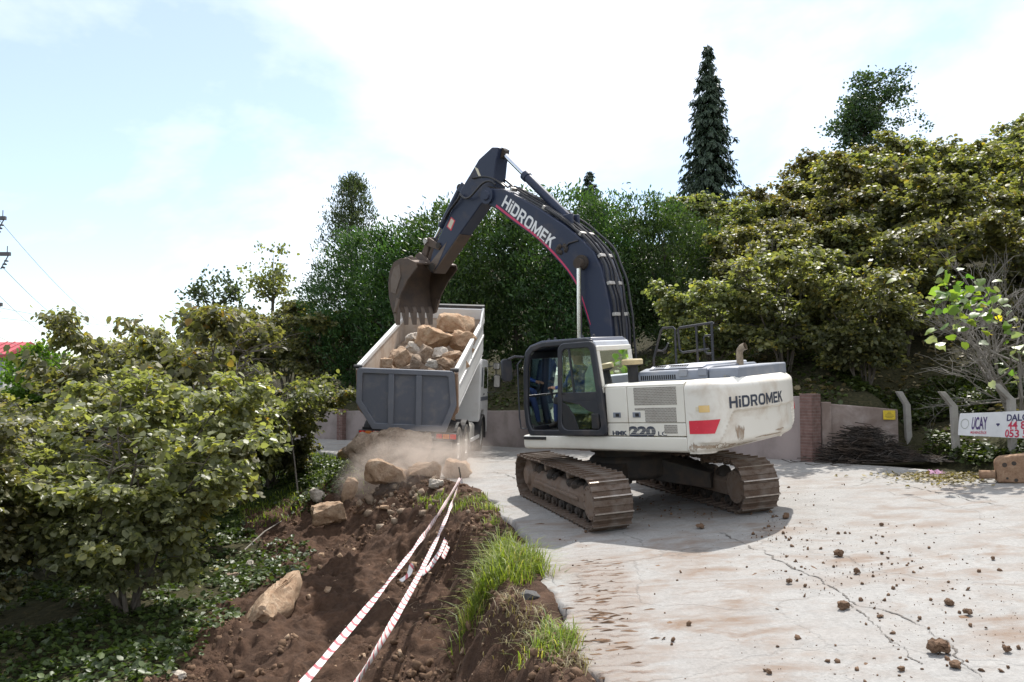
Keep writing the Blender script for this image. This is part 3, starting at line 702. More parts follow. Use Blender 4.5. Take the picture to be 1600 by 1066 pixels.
# --- engine hood on top, pre-cleaner, exhaust, hand rails
mb = MB().prism([(.80, 2.10), (.80, 2.20), (.77, 2.255), (.55, 2.30), (-.85, 2.30), (-.95, 2.25), (-.95, 2.10)], -2.02, -.78, 'x')
hood = hb(mb, 'engine_hood', 'hood_grey', bevel=.02)
MB().prism([(.70, 2.285), (.55, 2.335), (-.80, 2.34), (-.80, 2.285)], -1.90, -.92, 'x').build('hood_lid', 'hood_pale', hood, bevel=.02)
mb = MB().prism([(.78, 2.09), (.78, 2.24), (.74, 2.27), (-.9, 2.27), (-.9, 2.09)], -2.52, -2.03, 'x')
hood2 = hb(mb, 'rear_hood', 'hood_grey', bevel=.025)
for i in range(17):
    x = -.86 - i * .038; MB().box(x - .011, x + .011, .797, .803, 2.125, 2.195).build('vent_slot', 'dark_slot', hood)
for i in range(5): MB().box(-1.02 - i * .04 - .012, -1.02 - i * .04 + .012, .56, .66, 2.325, 2.338).build('vent_slot', 'dark_slot', hood)
for i in range(8): MB().box(-1.30 - i * .04 - .012, -1.30 - i * .04 + .012, .56, .66, 2.325, 2.338).build('vent_slot', 'dark_slot', hood)
for x in (-1.62, -1.95): MB().box(x - .07, x + .07, .76, .825, 2.16, 2.27).build('hinge', 'hood_grey', hood, bevel=.012)
hb(MB().tube([(-2.02, -.30, 2.25), (-2.02, -.30, 2.44), (-2.03, -.30, 2.50), (-2.07, -.30, 2.545), (-2.13, -.30, 2.565)], [.055, .055, .055, .057, .06], 14, cap=False), 'exhaust_pipe', 'exhaust_steel', smooth=True)
pc = hb(MB().lathe([(0, 2.10), (.085, 2.10), (.085, 2.36), (.16, 2.39), (.165, 2.40)], (-.72, .82, 0), 'z', 20), 'air_pre_cleaner', 'rubber_black', smooth=True)
MB().lathe([(.165, 2.385), (.17, 2.40), (.17, 2.455), (.15, 2.475), (0, 2.48)], (-.72, .82, 0), 'z', 20).build('cap', 'beige_plastic', pc, smooth=True)
rail = MB()
rail.tube([(.19, -1.25, 2.10), (.17, -1.25, 2.45), (-.02, -1.25, 2.95), (-.07, -1.25, 3.0), (-.28, -1.25, 3.0), (-.32, -1.25, 2.96), (-.29, -1.25, 2.10)], .022, 8)
rail.tube([(.13, -1.25, 2.60), (-.02, -1.25, 2.58), (-.10, -1.25, 2.62), (-.16, -1.25, 2.72)], .018, 8)
hb(rail, 'hand_rail', 'cab_black', smooth=True)
rail = MB()
rail.tube([(-.42, -1.25, 2.98), (-1.09, -1.25, 3.02)], .022, 8); rail.tube([(-.42, -1.25, 2.98), (-.38, -1.25, 2.95), (-.39, -1.25, 2.58), (-.44, -1.25, 2.53), (-.98, -1.25, 2.56)], .02, 8)
rail.tube([(-.75, -1.25, 3.0), (-.74, -1.25, 2.10)], .022, 8); rail.tube([(-1.09, -1.25, 3.02), (-1.06, -1.25, 2.98), (-1.03, -1.25, 2.10)], .024, 8)
rail.tube([(-1.06, -1.28, 2.80), (-.90, -1.28, 2.80), (-.87, -1.28, 2.76), (-.88, -1.28, 2.52), (-.92, -1.28, 2.48), (-1.04, -1.28, 2.48)], .018, 8)
hb(rail, 'hand_rail', 'cab_black', smooth=True)
hb(MB().box(-2.40, -2.26, .62, .78, 2.09, 2.17).box(-2.47, -2.40, .56, .84, 2.07, 2.13), 'lifting_eye', 'machine_white', bevel=.015)

# --- cab
ZB, ZT = 1.295, 2.86
side_out = [(-.52, ZB), (-.50, 1.9), (-.40, 2.70), (-.33, 2.83), (-.20, ZT), (.70, ZT - .01), (.95, ZT - .06), (1.08, ZT - .16), (1.14, 2.45), (1.19, 1.80), (1.17, 1.45), (1.10, ZB)]
side_in = [(-.42, ZB + .09), (-.40, 1.9), (-.31, 2.66), (-.27, 2.72), (-.18, 2.76), (.68, 2.76), (.90, 2.71), (.99, 2.62), (1.05, 2.42), (1.10, 1.80), (1.08, 1.50), (1.02, ZB + .09)]
cab = hb(MB().ring(side_out, side_in, 1.28, 1.35).ring(side_out, side_in, .36, .42), 'cab', 'cab_black', bevel=.018)
cab['label'] = 'black framed operator cab with its door latched open'
MB().prism([(-.36, 2.80), (-.30, 2.865), (.72, 2.875), (.98, 2.81), (1.10, 2.71), (1.06, 2.69), (.92, 2.765), (.70, 2.80), (-.2, 2.80)], .40, 1.33, 'y').build('roof', 'machine_navy', cab, bevel=.035, seg=3)
MB().prism([(-.415, 2.68), (-.37, 2.80), (-.25, 2.83), (-.25, 2.78), (-.35, 2.68)], .37, 1.34, 'y').build('roof_edge', 'hood_pale', cab, bevel=.02)
MB().box(-.50, 1.10, .40, 1.30, ZB, ZB + .06).build('floor', 'dark_grime', cab)
# front frame and rear wall (with its window)
MB().box(1.03, 1.11, .40, 1.30, ZB + .02, ZB + .14).box(1.00, 1.08, .40, 1.30, 2.58, 2.70).box(1.10, 1.16, .40, 1.30, 1.93, 1.97).build('front_frame', 'cab_black', cab, bevel=.01)
def slant(z): return -.505 + (z - 1.9) * .11 if z > 1.9 else -.515
rear = MB(); zz = [2.02, 2.68]
def rq(y0, y1, z0, z1):
    rear.add([(slant(z) + dx, y, z) for dx in (0, .045) for (y, z) in ((y0, z0), (y1, z0), (y1, z1), (y0, z1))], [(0,1,2,3), (7,6,5,4), (0,4,5,1), (1,5,6,2), (2,6,7,3), (3,7,4,0)])
rq(.37, 1.345, ZB, 2.06); rq(.37, 1.345, 2.64, 2.72); rq(.37, .46, 2.06, 2.64); rq(1.27, 1.345, 2.06, 2.64)
rear.build('rear_wall', 'machine_white', cab, bevel=.012)
MB().add([(slant(z) + .015, y, z) for (y, z) in ((.46, 2.06), (1.27, 2.06), (1.27, 2.64), (.46, 2.64))], [(0, 1, 2, 3)]).build('rear_window', 'rear_glass', cab)
MB().add([(1.10, .43, 1.97), (1.10, 1.27, 1.97), (1.035, 1.27, 2.58), (1.035, .43, 2.58)], [(0, 1, 2, 3)]).build('windscreen', 'cab_glass', cab)
MB().add([(1.10, .43, 1.43), (1.10, 1.27, 1.43), (1.125, 1.27, 1.93), (1.125, .43, 1.93)], [(0, 1, 2, 3)]).build('lower_windscreen', 'rear_glass', cab)
MB().prism([(x, z) for x, z in side_in], .385, .391, 'y').build('side_window', 'cab_glass', cab)
MB().box(.28, .34, .37, .41, ZB + .06, 2.78).build('pillar', 'cab_black', cab, bevel=.01)
# door latched back over the rear half of the cab side
d_out = rrect(-.575, .405, 1.305, 2.80, (.10, .14, .13, .10)); d_out = [(x + (.14 * float(sstep(1.9, 2.8, z)) if x < 0 else -.10 * float(sstep(1.6, 2.8, z))), z) for x, z in d_out]
d_in = rrect(-.46, .315, 1.40, 2.70, (.08, .12, .08, .07)); d_in = [(x + (.13 * float(sstep(1.9, 2.8, z)) if x < 0 else -.10 * float(sstep(1.6, 2.8, z))), z) for x, z in d_in]
door = MB().ring(d_out, d_in, 1.385, 1.435).build('door', 'cab_black', cab, bevel=.016)
DY0, DY1 = 1.395, 1.425
MB().box(-.44, .28, DY0, DY1, 1.86, 2.00).prism([(-.47, 1.62), (-.22, 1.70), (-.05, 1.80), (.26, 1.86), (.26, 1.95), (-.47, 1.95)], DY0 + .002, DY1 - .002, 'y').build('door_panel', 'cab_black', door, bevel=.01)
MB().prism([(.30, 1.40), (-.02, 1.40), (.06, 1.62), (.17, 1.78), (.30, 1.86)], DY0 + .003, DY1 - .003, 'y').build('lower_panel', 'rubber_black', door, bevel=.008)
MB().box(-.43, -.29, DY0 - .002, DY1 + .02, 1.41, 1.66).build('storage_box', 'seat_black', door, bevel=.02)
MB().prism([(.015, 1.98), (.045, 1.98), (.10, 2.72), (.07, 2.72)], DY0 + .001, DY1 + .001, 'y').build('window_bar', 'cab_black', door)
pane = [(x * .99, z) for x, z in d_in if z > 1.99] + [(-.455, 2.0), (.28, 2.0)]
up = [p for p in d_in if p[1] > 2.0]; up = sorted(up, key=lambda p: math.atan2(p[1] - 2.35, p[0] + .05))
up = [(-.42, 2.0), (.27, 2.0)] + up
MB().prism(up, 1.408, 1.412, 'y').build('door_window', 'cab_glass', door)
MB().prism([(-.44, 1.42), (.28, 1.42), (.28, 1.86), (-.44, 1.86)], 1.406, 1.410, 'y').build('door_window', 'cab_glass', door)
MB().tube([(.24, 1.44, 1.98), (.24, 1.48, 2.0), (.22, 1.48, 2.25), (.22, 1.44, 2.28)], .012, 6).build('door_handle', 'cab_black', door, smooth=True)
# mirror on its arm at the front corner, grab rail down to the step
MB().tube([(1.12, 1.34, 2.62), (1.22, 1.45, 2.64), (1.29, 1.55, 2.60)], .022, 8).build('mirror_arm', 'cab_black', cab, smooth=True)
mm = MB().prism(rrect(-.10, .10, -.19, .19, .06), -.03, .03, 'y', Matrix.Translation((1.33, 1.56, 2.42)) @ Matrix.Rotation(R(70), 4, 'Z'))
mm.build('mirror', 'cab_black', cab, bevel=.015)
MB().tube([(1.17, 1.34, 2.58), (1.20, 1.42, 2.50), (1.21, 1.44, 1.6), (1.19, 1.44, 1.42), (1.11, 1.36, 1.40)], .014, 8).build('grab_rail', 'cab_black', cab, smooth=True)
for x, y in ((.1, 1.0), (-.2, 1.1), (.6, 1.1), (.9, .9)): MB().lathe([(0, .05), (.02, .045), (.028, 0)], (x, y, 2.868), 'z', 8).build('roof_bolt', 'cab_black', cab, smooth=True)
# seat and consoles inside
seat = MB().prism(rrect(.0, .58, 1.62, 1.80, .06), .58, 1.10, 'y').build('seat', 'seat_cover', cab, bevel=.03)
MB().prism([(-.02, 1.70), (.12, 1.72), (.07, 2.28), (-.04, 2.44), (-.13, 2.40), (-.12, 2.0)], .60, 1.08, 'y').build('backrest', 'seat_cover', seat, bevel=.05)
MB().prism(rrect(.06, .46, 1.36, 1.62, .03), .66, 1.02, 'y').build('seat_base', 'seat_black', seat, bevel=.02)
MB().prism(rrect(.10, .64, 1.80, 1.92, .04), 1.12, 1.22, 'y').prism(rrect(.10, .64, 1.80, 1.92, .04), .46, .56, 'y').build('console', 'seat_black', cab, bevel=.02)
for y in (1.16, .51):
    MB().tube([(.68, y, 1.90), (.71, y, 1.99), (.73, y, 2.055)], [.018, .018, .03], 8).build('joystick', 'rubber_black', cab, smooth=True)

# --- boom
BB = [(2.62, 5.93), (2.30, 5.86), (2.06, 5.72), (1.47, 5.35), (.90, 4.94), (.57, 4.66), (.30, 4.38), (.16, 4.08), (.09, 3.75), (.04, 3.42), (.02, 2.98), (.02, 2.4), (.10, 1.75)]
BI = [(2.78, 5.66), (2.54, 5.53), (2.11, 5.19), (1.59, 4.81), (1.24, 4.47), (.94, 4.14), (.73, 3.84), (.61, 3.47), (.50, 3.10), (.44, 2.4), (.40, 1.72)]
boom_poly = BB + BI[::-1]; BW = .26
boom = hb(MB().prism(boom_poly, -BW, BW, 'y'), 'boom', 'boom_navy', bevel=.02)
boom['label'] = 'navy curved boom with white lettering'
for y0, y1 in ((BW + .001, BW + .05), (-BW - .05, -BW - .001)):
    MB().cyl((.54, y0, 4.22), (.54, y1 + .02, 4.22), .13, 20).build('cylinder_boss', 'dark_grime', boom, smooth=True)
    MB().lathe([(0, y0), (.16, y0), (.16, y1), (.1, y1), (.08, y1 + .03), (0, y1 + .03)], (2.70, 0, 5.80), 'y', 20).build('pivot_boss', 'boom_navy', boom, smooth=True)
    MB().cyl((.25, y0, 1.80), (.25, y1, 1.80), .12, 16).build('foot_boss', 'dark_grime', boom, smooth=True)
def poly_offset(P, d):
    P = np.array(P); t = np.gradient(P, axis=0); t /= np.hypot(t[:, 0], t[:, 1])[:, None]; return P + np.c_[-t[:, 1], t[:, 0]] * d
BIs = smoothline(np.array(BI[1:9]), 2)
def strip(P, d0, d1, y, name, mat, par, taper=True):
    n = len(P); k = np.linspace(0, 1, n); w = np.where(taper, 1 - .75 * k ** 2, 1.0)
    a = poly_offset(P, d0); c = poly_offset(P, 1.0) - P
    vs = []; fs = []
    for i in range(n):
        q0 = a[i]; q1 = a[i] + c[i] * (d1 - d0) * w[i]; vs += [(q0[0], y, q0[1]), (q1[0], y, q1[1])]
        if i: fs.append((2*i-2, 2*i, 2*i+1, 2*i-1))
    return MB().add(vs, fs).build(name, mat, par)
sgn = -1 if poly_offset(BIs, .1)[5][1] < BIs[5][1] else 1
strip(BIs, .035 * sgn, .080 * sgn, BW + .003, 'pink_stripe', 'stripe_pink', boom)
strip(BIs, .035 * sgn, .080 * sgn, -BW - .003, 'pink_stripe', 'stripe_pink', boom)
dirT = Vector((-(2.42 - 1.26), 0, -(5.47 - 4.45))).normalized()
bo, bu = Vector((2.37, 0, 5.545)), Vector((-.632, 0, .775))
for yb, sg_ in ((BW + .003, 1), (-BW - .003, -1)):
    t0 = bo if sg_ > 0 else bo + dirT * 1.5
    block_mesh(block_text('HiDROMEK', 1.50, .235), lambda a, b, t0=t0, yb=yb, sg_=sg_: t0 + dirT * a * sg_ + bu * b + Vector((0, yb, 0)), 'lettering', 'letter_white', boom, Matrix.Identity(4))
# hoses along the back of the boom, with clamps
BBs = smoothline(np.array(BB[1:]), 2)
hose_y = [.20, .11, .03, -.06, -.15, -.23]
for k, yh in enumerate(hose_y):
    P = poly_offset(BBs, 1.0) - BBs; s2 = 1 if P[10][1] > 0 else -1
    off = .055 + .018 * (k % 3) + .035 * (k == 5) ; Q = BBs + P * s2 * off
    j0 = [6, 0, 2, 5, 1, 8][k]
    pts = [(q[0] + .01 * math.sin(i * .9 + k), yh + .012 * math.sin(i * .6 + 2 * k), q[1]) for i, q in enumerate(Q[j0:])]
    MB().tube(pts, .021 if k % 2 else .026, 7).build('hose', 'hose_black', boom, smooth=True)
for i in (4, 10, 17, 23, 29, 35, 40):
    q = BBs[min(i, len(BBs) - 2)]; t = BBs[min(i + 1, len(BBs) - 1)] - q; t = t / np.hypot(*t); nn = np.array([-t[1], t[0]]); nn = nn if nn[0] * -1 + nn[1] > 0 or i > 22 else -nn
    P = poly_offset(BBs, 1.0) - BBs; s2 = 1 if P[10][1] > 0 else -1; nn = P[min(i, len(P) - 1)] * s2
    for y0, y1 in ((.08, .24), (-.18, -.03)):
        M = frame((q[0] + nn[0] * .06, 0, q[1] + nn[1] * .06), (t[0], 0, t[1]), (0, 1, 0))
        MB().box(-.03, .03, y0, y1, -.035, .035, M).build('hose_clamp', 'clamp_metal', boom, bevel=.006)
for yh, bow in ((.16, .16), (-.14, .22), (.05, .12)):
    pts = bez((2.35, yh, 5.92), (2.75, yh, 6.15 + bow), (3.05, yh, 6.05 + bow), (3.15, yh * 1.2, 6.25), 12); MB().tube(pts, .022, 7).build('hose', 'hose_black', boom, smooth=True)
MB().tube(bez((2.50, .24, 5.98), (2.85, .30, 6.35), (3.1, .30, 5.55), (3.48, .24, 5.98), 14), .024, 7).build('hose', 'hose_black', boom, smooth=True)
MB().tube([(.60, BW + .012, 4.62), (.80, BW + .02, 4.60), (.92, BW + .02, 4.52)], .016, 6).build('hose', 'hose_black', boom, smooth=True)
mb = MB()
for k in range(16):
    a = random.random() * 6.28; mb.lathe([(0, .03), (.03, .02), (.05, 0)], (.98 + .1 * math.cos(a), BW + .01, 4.52 + .06 * math.sin(a)), 'y', 6)
mb.build('grease_patch', 'dark_grime', boom, smooth=True)
# boom cylinders
def cylinder(a, b, frac, rb, rr, name, y=None, mat='boom_navy'):
    a, b = Vector(a), Vector(b); d = b - a; m = a + d * frac; u = d.normalized()
    c = hb(MB().tube([a, a + u * .06, m - u * .10, m - u * .10, m, m], [rb * .9, rb, rb, rb * 1.18, rb * 1.18, rb * .7], 18), name, mat, smooth=True)
    MB().cyl(m, b, rr, 14).build('rod', 'chrome_rod', c, smooth=True)
    ey = Vector((0, 1, 0)); MB().cyl(b - ey * .06, b + ey * .06, rr * 2.0, 16).build('end_eye', 'dark_grime', c, smooth=True)
    MB().cyl(a - ey * .06, a + ey * .06, rb * 1.1, 16).build('end_eye', 'dark_grime', c, smooth=True)
    return c
for sy in (1, -1): cylinder((.74, .37 * sy, 1.45), (.54, .37 * sy, 4.20), .48, .075, .045, 'boom_cylinder')
cylinder((.99, 0, 5.10), (2.47, 0, 6.62), .655, .085, .050, 'arm_cylinder')
MB().box(.82, 1.12, -.13, -.06, 4.9, 5.16).box(.82, 1.12, .06, .13, 4.9, 5.16).build('cylinder_bracket', 'boom_navy', boom, bevel=.02)
mb = MB()
for k in range(9): mb.tube(bez((.62 + .05 * k % .3, .2 - .045 * k, 4.72), (.8, .2 - .045 * k, 5.0 + .03 * (k % 3)), (1.0, .18 - .04 * k, 5.1), (1.35, .2 - .045 * k, 5.36), 8), .018, 6)
mb.build('hose_bundle', 'hose_black', boom, smooth=True)
# --- arm
arm_poly = [(2.43, 6.70), (2.60, 6.74), (2.97, 6.58), (3.25, 6.32), (3.50, 6.10), (3.70, 5.86), (4.10, 5.38), (4.42, 5.00), (4.58, 4.72), (4.58, 4.56), (4.46, 4.52), (4.30, 4.66), (3.60, 5.22), (2.98, 5.70), (2.64, 5.72), (2.60, 6.10), (2.52, 6.45)]
arm = hb(MB().prism(arm_poly, -.17, .17, 'y'), 'arm', 'boom_navy', bevel=.018)
arm['label'] = 'navy arm, scraped bare and muddy near the bucket'
MB().prism([(3.72, 5.49), (3.83, 5.585), (3.98, 5.41), (3.86, 5.30)], .171, .174, 'y').build('arm_sticker', 'decal_red', arm)
MB().prism([(3.755, 5.49), (3.83, 5.555), (3.945, 5.41), (3.865, 5.34)], .1745, .176, 'y').build('sticker_print', 'decal_cream', arm)
MB().prism([(3.00, 6.40), (3.09, 6.46), (3.00, 6.26), (2.92, 6.20)], .171, .175, 'y').build('arm_sticker', 'decal_cream', arm)
MB().prism([(4.00, 5.10), (4.44, 4.80), (4.55, 4.72), (4.55, 4.58), (4.46, 4.55), (4.30, 4.69)], .1705, .1745, 'y').build('scraped_steel', 'tooth_steel', arm)
MB().prism([(3.62, 5.20), (4.46, 4.515), (4.49, 4.54), (3.65, 5.23)], -.165, .165, 'y', Matrix.Translation((-.006, 0, -.008))).build('worn_underside', 'bucket_steel', arm)
for p, r_ in (((2.70, 5.84), .15), ((4.47, 4.64), .085), ((4.24, 5.06), .06)):
    MB().cyl((p[0], -.21, p[1]), (p[0], .21, p[1]), r_, 18).build('pin_boss', 'dark_grime', arm, smooth=True)
MB().box(-.10, .10, -.12, .12, -.05, .12, frame((3.52, 0, 6.10), (.7, 0, -.7), (0, 1, 0))).build('cylinder_bracket', 'boom_navy', arm, bevel=.02)
for yy in (.20, .235):
    MB().tube(bez((3.48, yy, 5.98), (3.55, yy + .03, 5.8), (3.75, yy, 5.82), (4.0, yy - .03, 5.55), 8), .016, 6).build('hose', 'hose_black', arm, smooth=True)
cylinder((3.66, 0, 6.16), (4.56, 0, 5.20), .72, .075, .045, 'bucket_cylinder')
# --- linkage and bucket
lk = MB()
for y in (-.20, .15):
    lk.prism([(4.16, 5.04), (4.24, 4.96), (4.66, 5.13), (4.66, 5.26), (4.52, 5.27)], y, y + .05, 'y')
hb(lk, 'link', 'bucket_steel', bevel=.01)
lk = MB()
for y in (-.14, .07): lk.prism([(4.50, 5.26), (4.62, 5.27), (4.86, 4.93), (4.86, 4.80), (4.74, 4.80), (4.55, 5.14)], y, y + .07, 'y')
hb(lk, 'link', 'bucket_steel', bevel=.012)
hb(MB().cyl((4.59, -.24, 5.20), (4.59, .24, 5.20), .06, 14), 'link_pin', 'clamp_metal', smooth=True)
BKW = .56
shell_o = [(4.52, 4.72), (4.76, 4.83), (5.00, 4.86), (5.22, 4.80), (5.36, 4.62), (5.42, 4.38), (5.42, 4.12), (5.38, 3.92), (5.32, 3.76)]
shell_o = [tuple(p) for p in smoothline(np.array(shell_o), 1)]
Pn = np.array(shell_o); inner = poly_offset(Pn, 1.0) - Pn; inner *= (-1 if inner[8][0] > 0 else 1)
shell_i = [tuple(p) for p in (Pn + inner * .035)]
mb = MB().prism(shell_o + shell_i[::-1], -BKW, BKW, 'y')
bk = hb(mb, 'bucket', 'bucket_steel', bevel=.008)
bk['label'] = 'mud-crusted steel bucket with teeth pointing down'
for y in (-BKW - .03, BKW):
    MB().prism([(4.50, 4.62), (4.52, 4.72), (4.76, 4.84), (5.00, 4.87), (5.22, 4.81), (5.37, 4.62), (5.43, 4.38), (5.43, 4.12), (5.39, 3.92), (5.33, 3.74), (5.24, 3.76), (5.05, 4.12), (4.80, 4.40)], y, y + .03, 'y').build('side_plate', 'bucket_steel', bk, bevel=.006)
    yy = y + .03 if y > 0 else y - .012
    MB().prism([(5.02, 4.75), (5.20, 4.70), (5.32, 4.48), (5.34, 4.2), (5.2, 4.15), (5.0, 4.5)], yy, yy + .012, 'y').build('wear_plate', 'tooth_steel', bk)
    MB().prism([(5.10, 4.02), (5.24, 3.76), (5.30, 3.76), (5.18, 4.06)], y - .012, y + .042, 'y').build('side_cutter', 'tooth_steel', bk, bevel=.006)
for y in (-.20, .13):
    MB().prism([(4.38, 4.62), (4.44, 4.54), (4.54, 4.56), (4.80, 4.78), (5.00, 4.84), (4.96, 4.95), (4.84, 5.0), (4.72, 4.92)], y, y + .07, 'y').build('bucket_ear', 'bucket_steel', bk, bevel=.012)
for k in range(5):
    y = -.47 + k * .235
    MB().prism([(5.37, 3.90), (5.41, 3.86), (5.40, 3.72), (5.345, 3.50), (5.315, 3.50), (5.29, 3.70), (5.28, 3.80), (5.32, 3.90)], y - .055, y + .055, 'y').build('tooth', 'tooth_steel', bk, bevel=.012)
mb = MB()
for k in range(40):
    x = random.uniform(4.75, 5.25); y = random.uniform(-.5, .5); zz = 4.82 + .03 * random.random(); w = random.uniform(.03, .09)
    mb.lathe([(0, w * .7), (w * .7, w * .4), (w, -.03)], (x, y, zz), 'z', 7)
mb.build('caked_mud', 'bucket_steel', bk, smooth=True)
# ---------------------------------------------------------------- dump truck
paint('truck_white', (.70, .69, .67), .42, .5, (.36, .30, .24), 2.0, lo=.5, hi=.8)
paint('bed_inside', (.50, .43, .36), .6, .8, (.30, .19, .12), 1.6, lo=.42, hi=.66)
paint('tailgate_grey', (.135, .145, .17), .5, .45, (.30, .27, .24), 3.0, lo=.52, hi=.8)
paint('tailgate_panel', (.105, .115, .14), .5, .5, (.27, .24, .21), 3.5, lo=.5, hi=.8)
paint('rusty_side', (.23, .14, .09), .7, .7, (.34, .25, .18), 3.0, bump=.4, lo=.4, hi=.65)
paint('chassis_dark', (.028, .028, .030), .6, .5, (.18, .14, .11), 3)
paint('tyre_rubber', (.030, .029, .028), .85, .7, (.24, .20, .16), 3.5, bump=.5, lo=.4, hi=.7)
paint('rim_dusty', (.44, .42, .38), .6, .7, (.30, .25, .19), 5)
paint('bumper_steel', (.20, .175, .15), .65, .6, (.27, .21, .15), 4)
paint('lens_red', (.75, .02, .015), .25, .1); paint('lens_amber', (.80, .22, .04), .3, .1)
paint('mirror_glass', (.75, .78, .80), .06, 0, metal=1.0, bump=0)
glassmat('truck_glass', (.25, .30, .32), .6)
PSI = R(5.0)
def truck_matrix():
    p = Vector((-2.58, 21.6, 0)); p.z = float(zroad(p.x, p.y)) + .01
    M = Matrix.Translation(p) @ Matrix.Rotation(math.pi / 2 - PSI, 4, 'Z') @ Matrix.Rotation(R(2.2), 4, 'X'); return M
TRM = truck_matrix()
truck = empty('dump_truck', M=TRM)
tag(truck, 'white dump truck seen from behind with raised bed and grey tailgate', 'dump truck')
def tk(mb, name, mat, **k): return mb.build(name, mat, truck, **k)
# chassis
ch = tk(MB().box(-.55, 5.6, .33, .43, .78, 1.02).box(-.55, 5.6, -.43, -.33, .78, 1.02).box(-.6, -.5, -.45, .45, .76, 1.03).box(2.0, 2.1, -.34, .34, .8, 1.0), 'chassis', 'chassis_dark', bevel=.01)
tk(MB().box(-.72, -.62, -1.12, 1.12, .52, .70), 'rear_bumper', 'bumper_steel', bevel=.015)
for s in (-1, 1):
    tk(MB().box(-.68, -.56, .50 * s - .04, .50 * s + .04, .66, .86), 'bumper_bracket', 'chassis_dark', bevel=.01)
    lb = tk(MB().box(-.74, -.60, s * .98 - .27, s * .98 + .27, .755, .915), 'tail_lamp', 'chassis_dark', bevel=.012)
    for y0, y1, m in ((-.25, -.09, 'lens_red'), (-.075, .09, 'lens_amber'), (.105, .25, 'lens_red')):
        MB().box(-.755, -.735, s * .98 + y0, s * .98 + y1, .775, .895).build('lens', m, lb, bevel=.008)
    tk(MB().box(-.58, -.55, s * .92 - .28, s * .92 + .28, .42, .98), 'mud_flap', 'rubber_black', bevel=.01)
def wheel(x, y, dual, s):
    tyre = MB(); r = .53
    def one(yc):
        tyre.lathe([(.30, -.13), (.44, -.145), (.50, -.135), (.527, -.105), (.53, -.05), (.522, -.045), (.522, -.03), (.53, -.025), (.53, .025), (.522, .03), (.522, .045), (.53, .05), (.527, .105), (.50, .135), (.44, .145), (.30, .13)], (x, yc, r), 'y', 40)
    one(y)
    w = tk(tyre, 'wheel', 'tyre_rubber', smooth=True)
    if dual:
        tyre = MB(); one(y - s * .32); tyre.build('inner_tyre', 'tyre_rubber', w, smooth=True)
    d = .05 if dual else .10
    prof = [(.30, -.12 * s), (.31, .12 * s), (.285, .125 * s), (.27, (.12 - d * 2) * s), (.20, (.11 - d * 2) * s), (.15, (.10 - d) * s), (.11, .08 * s), (.10, .13 * s), (0, .135 * s)]
    rim = MB().lathe(prof, (x, y, r), 'y', 28).build('rim', 'rim_dusty', w, smooth=True)
    nuts = MB()
    for k in range(10):
        a = 2 * math.pi * k / 10; nuts.cyl((x + .215 * math.cos(a), y + s * (.10 - d * 2), r + .215 * math.sin(a)), (x + .215 * math.cos(a), y + s * (.14 - d * 2), r + .215 * math.sin(a)), .018, 6)
    n = nuts.build('wheel_nuts', 'bumper_steel', w); n['kind'] = 'stuff'
for s in (-1, 1):
    for x in (0, 1.36): wheel(x, 1.07 * s, True, s)
    wheel(4.75, 1.05 * s, False, s)
for x in (0, 1.36): tk(MB().cyl((x, -1.0, .53), (x, 1.0, .53), .10, 12).lathe([(0, -.26), (.2, -.2), (.27, 0), (.2, .2), (0, .26)], (x, 0, .53), 'y', 16), 'rear_axle', 'chassis_dark', smooth=True)
tk(MB().cyl((4.75, -1.0, .50), (4.75, 1.0, .50), .08, 10), 'front_axle', 'chassis_dark', smooth=True)
# tanks, boxes and fenders along the side
tk(MB().prism(rrect(-1.16, -.60, .48, 1.02, .14), 2.30, 3.25, 'x'), 'fuel_tank', 'rim_dusty', bevel=.02)
tk(MB().prism(rrect(.60, 1.16, .48, 1.02, .10), 2.30, 3.40, 'x'), 'battery_box', 'chassis_dark', bevel=.02)
tk(MB().box(2.25, 4.0, -1.22, -1.17, .50, .60), 'side_guard', 'truck_white', bevel=.01)
for s in (-1, 1):
    P = [(4.75 + .66 * math.cos(a), .53 + .66 * math.sin(a)) for a in [R(q) for q in range(-10, 191, 12)]]; Q = [(4.75 + .61 * math.cos(a), .53 + .61 * math.sin(a)) for a in [R(q) for q in range(190, -11, -12)]]
    tk(MB().prism(P + Q, .88 * s, 1.24 * s, 'y'), 'front_fender', 'chassis_dark', bevel=.01)
    for x in (0, 1.36):
        P = [(x + .62 * math.cos(a), .55 + .62 * math.sin(a)) for a in [R(q) for q in range(25, 156, 13)]]; Q = [(x + .59 * math.cos(a), .55 + .59 * math.sin(a)) for a in [R(q) for q in range(155, 24, -13)]]
        tk(MB().prism(P + Q, .76 * s, 1.20 * s, 'y'), 'rear_mudguard', 'rubber_black')
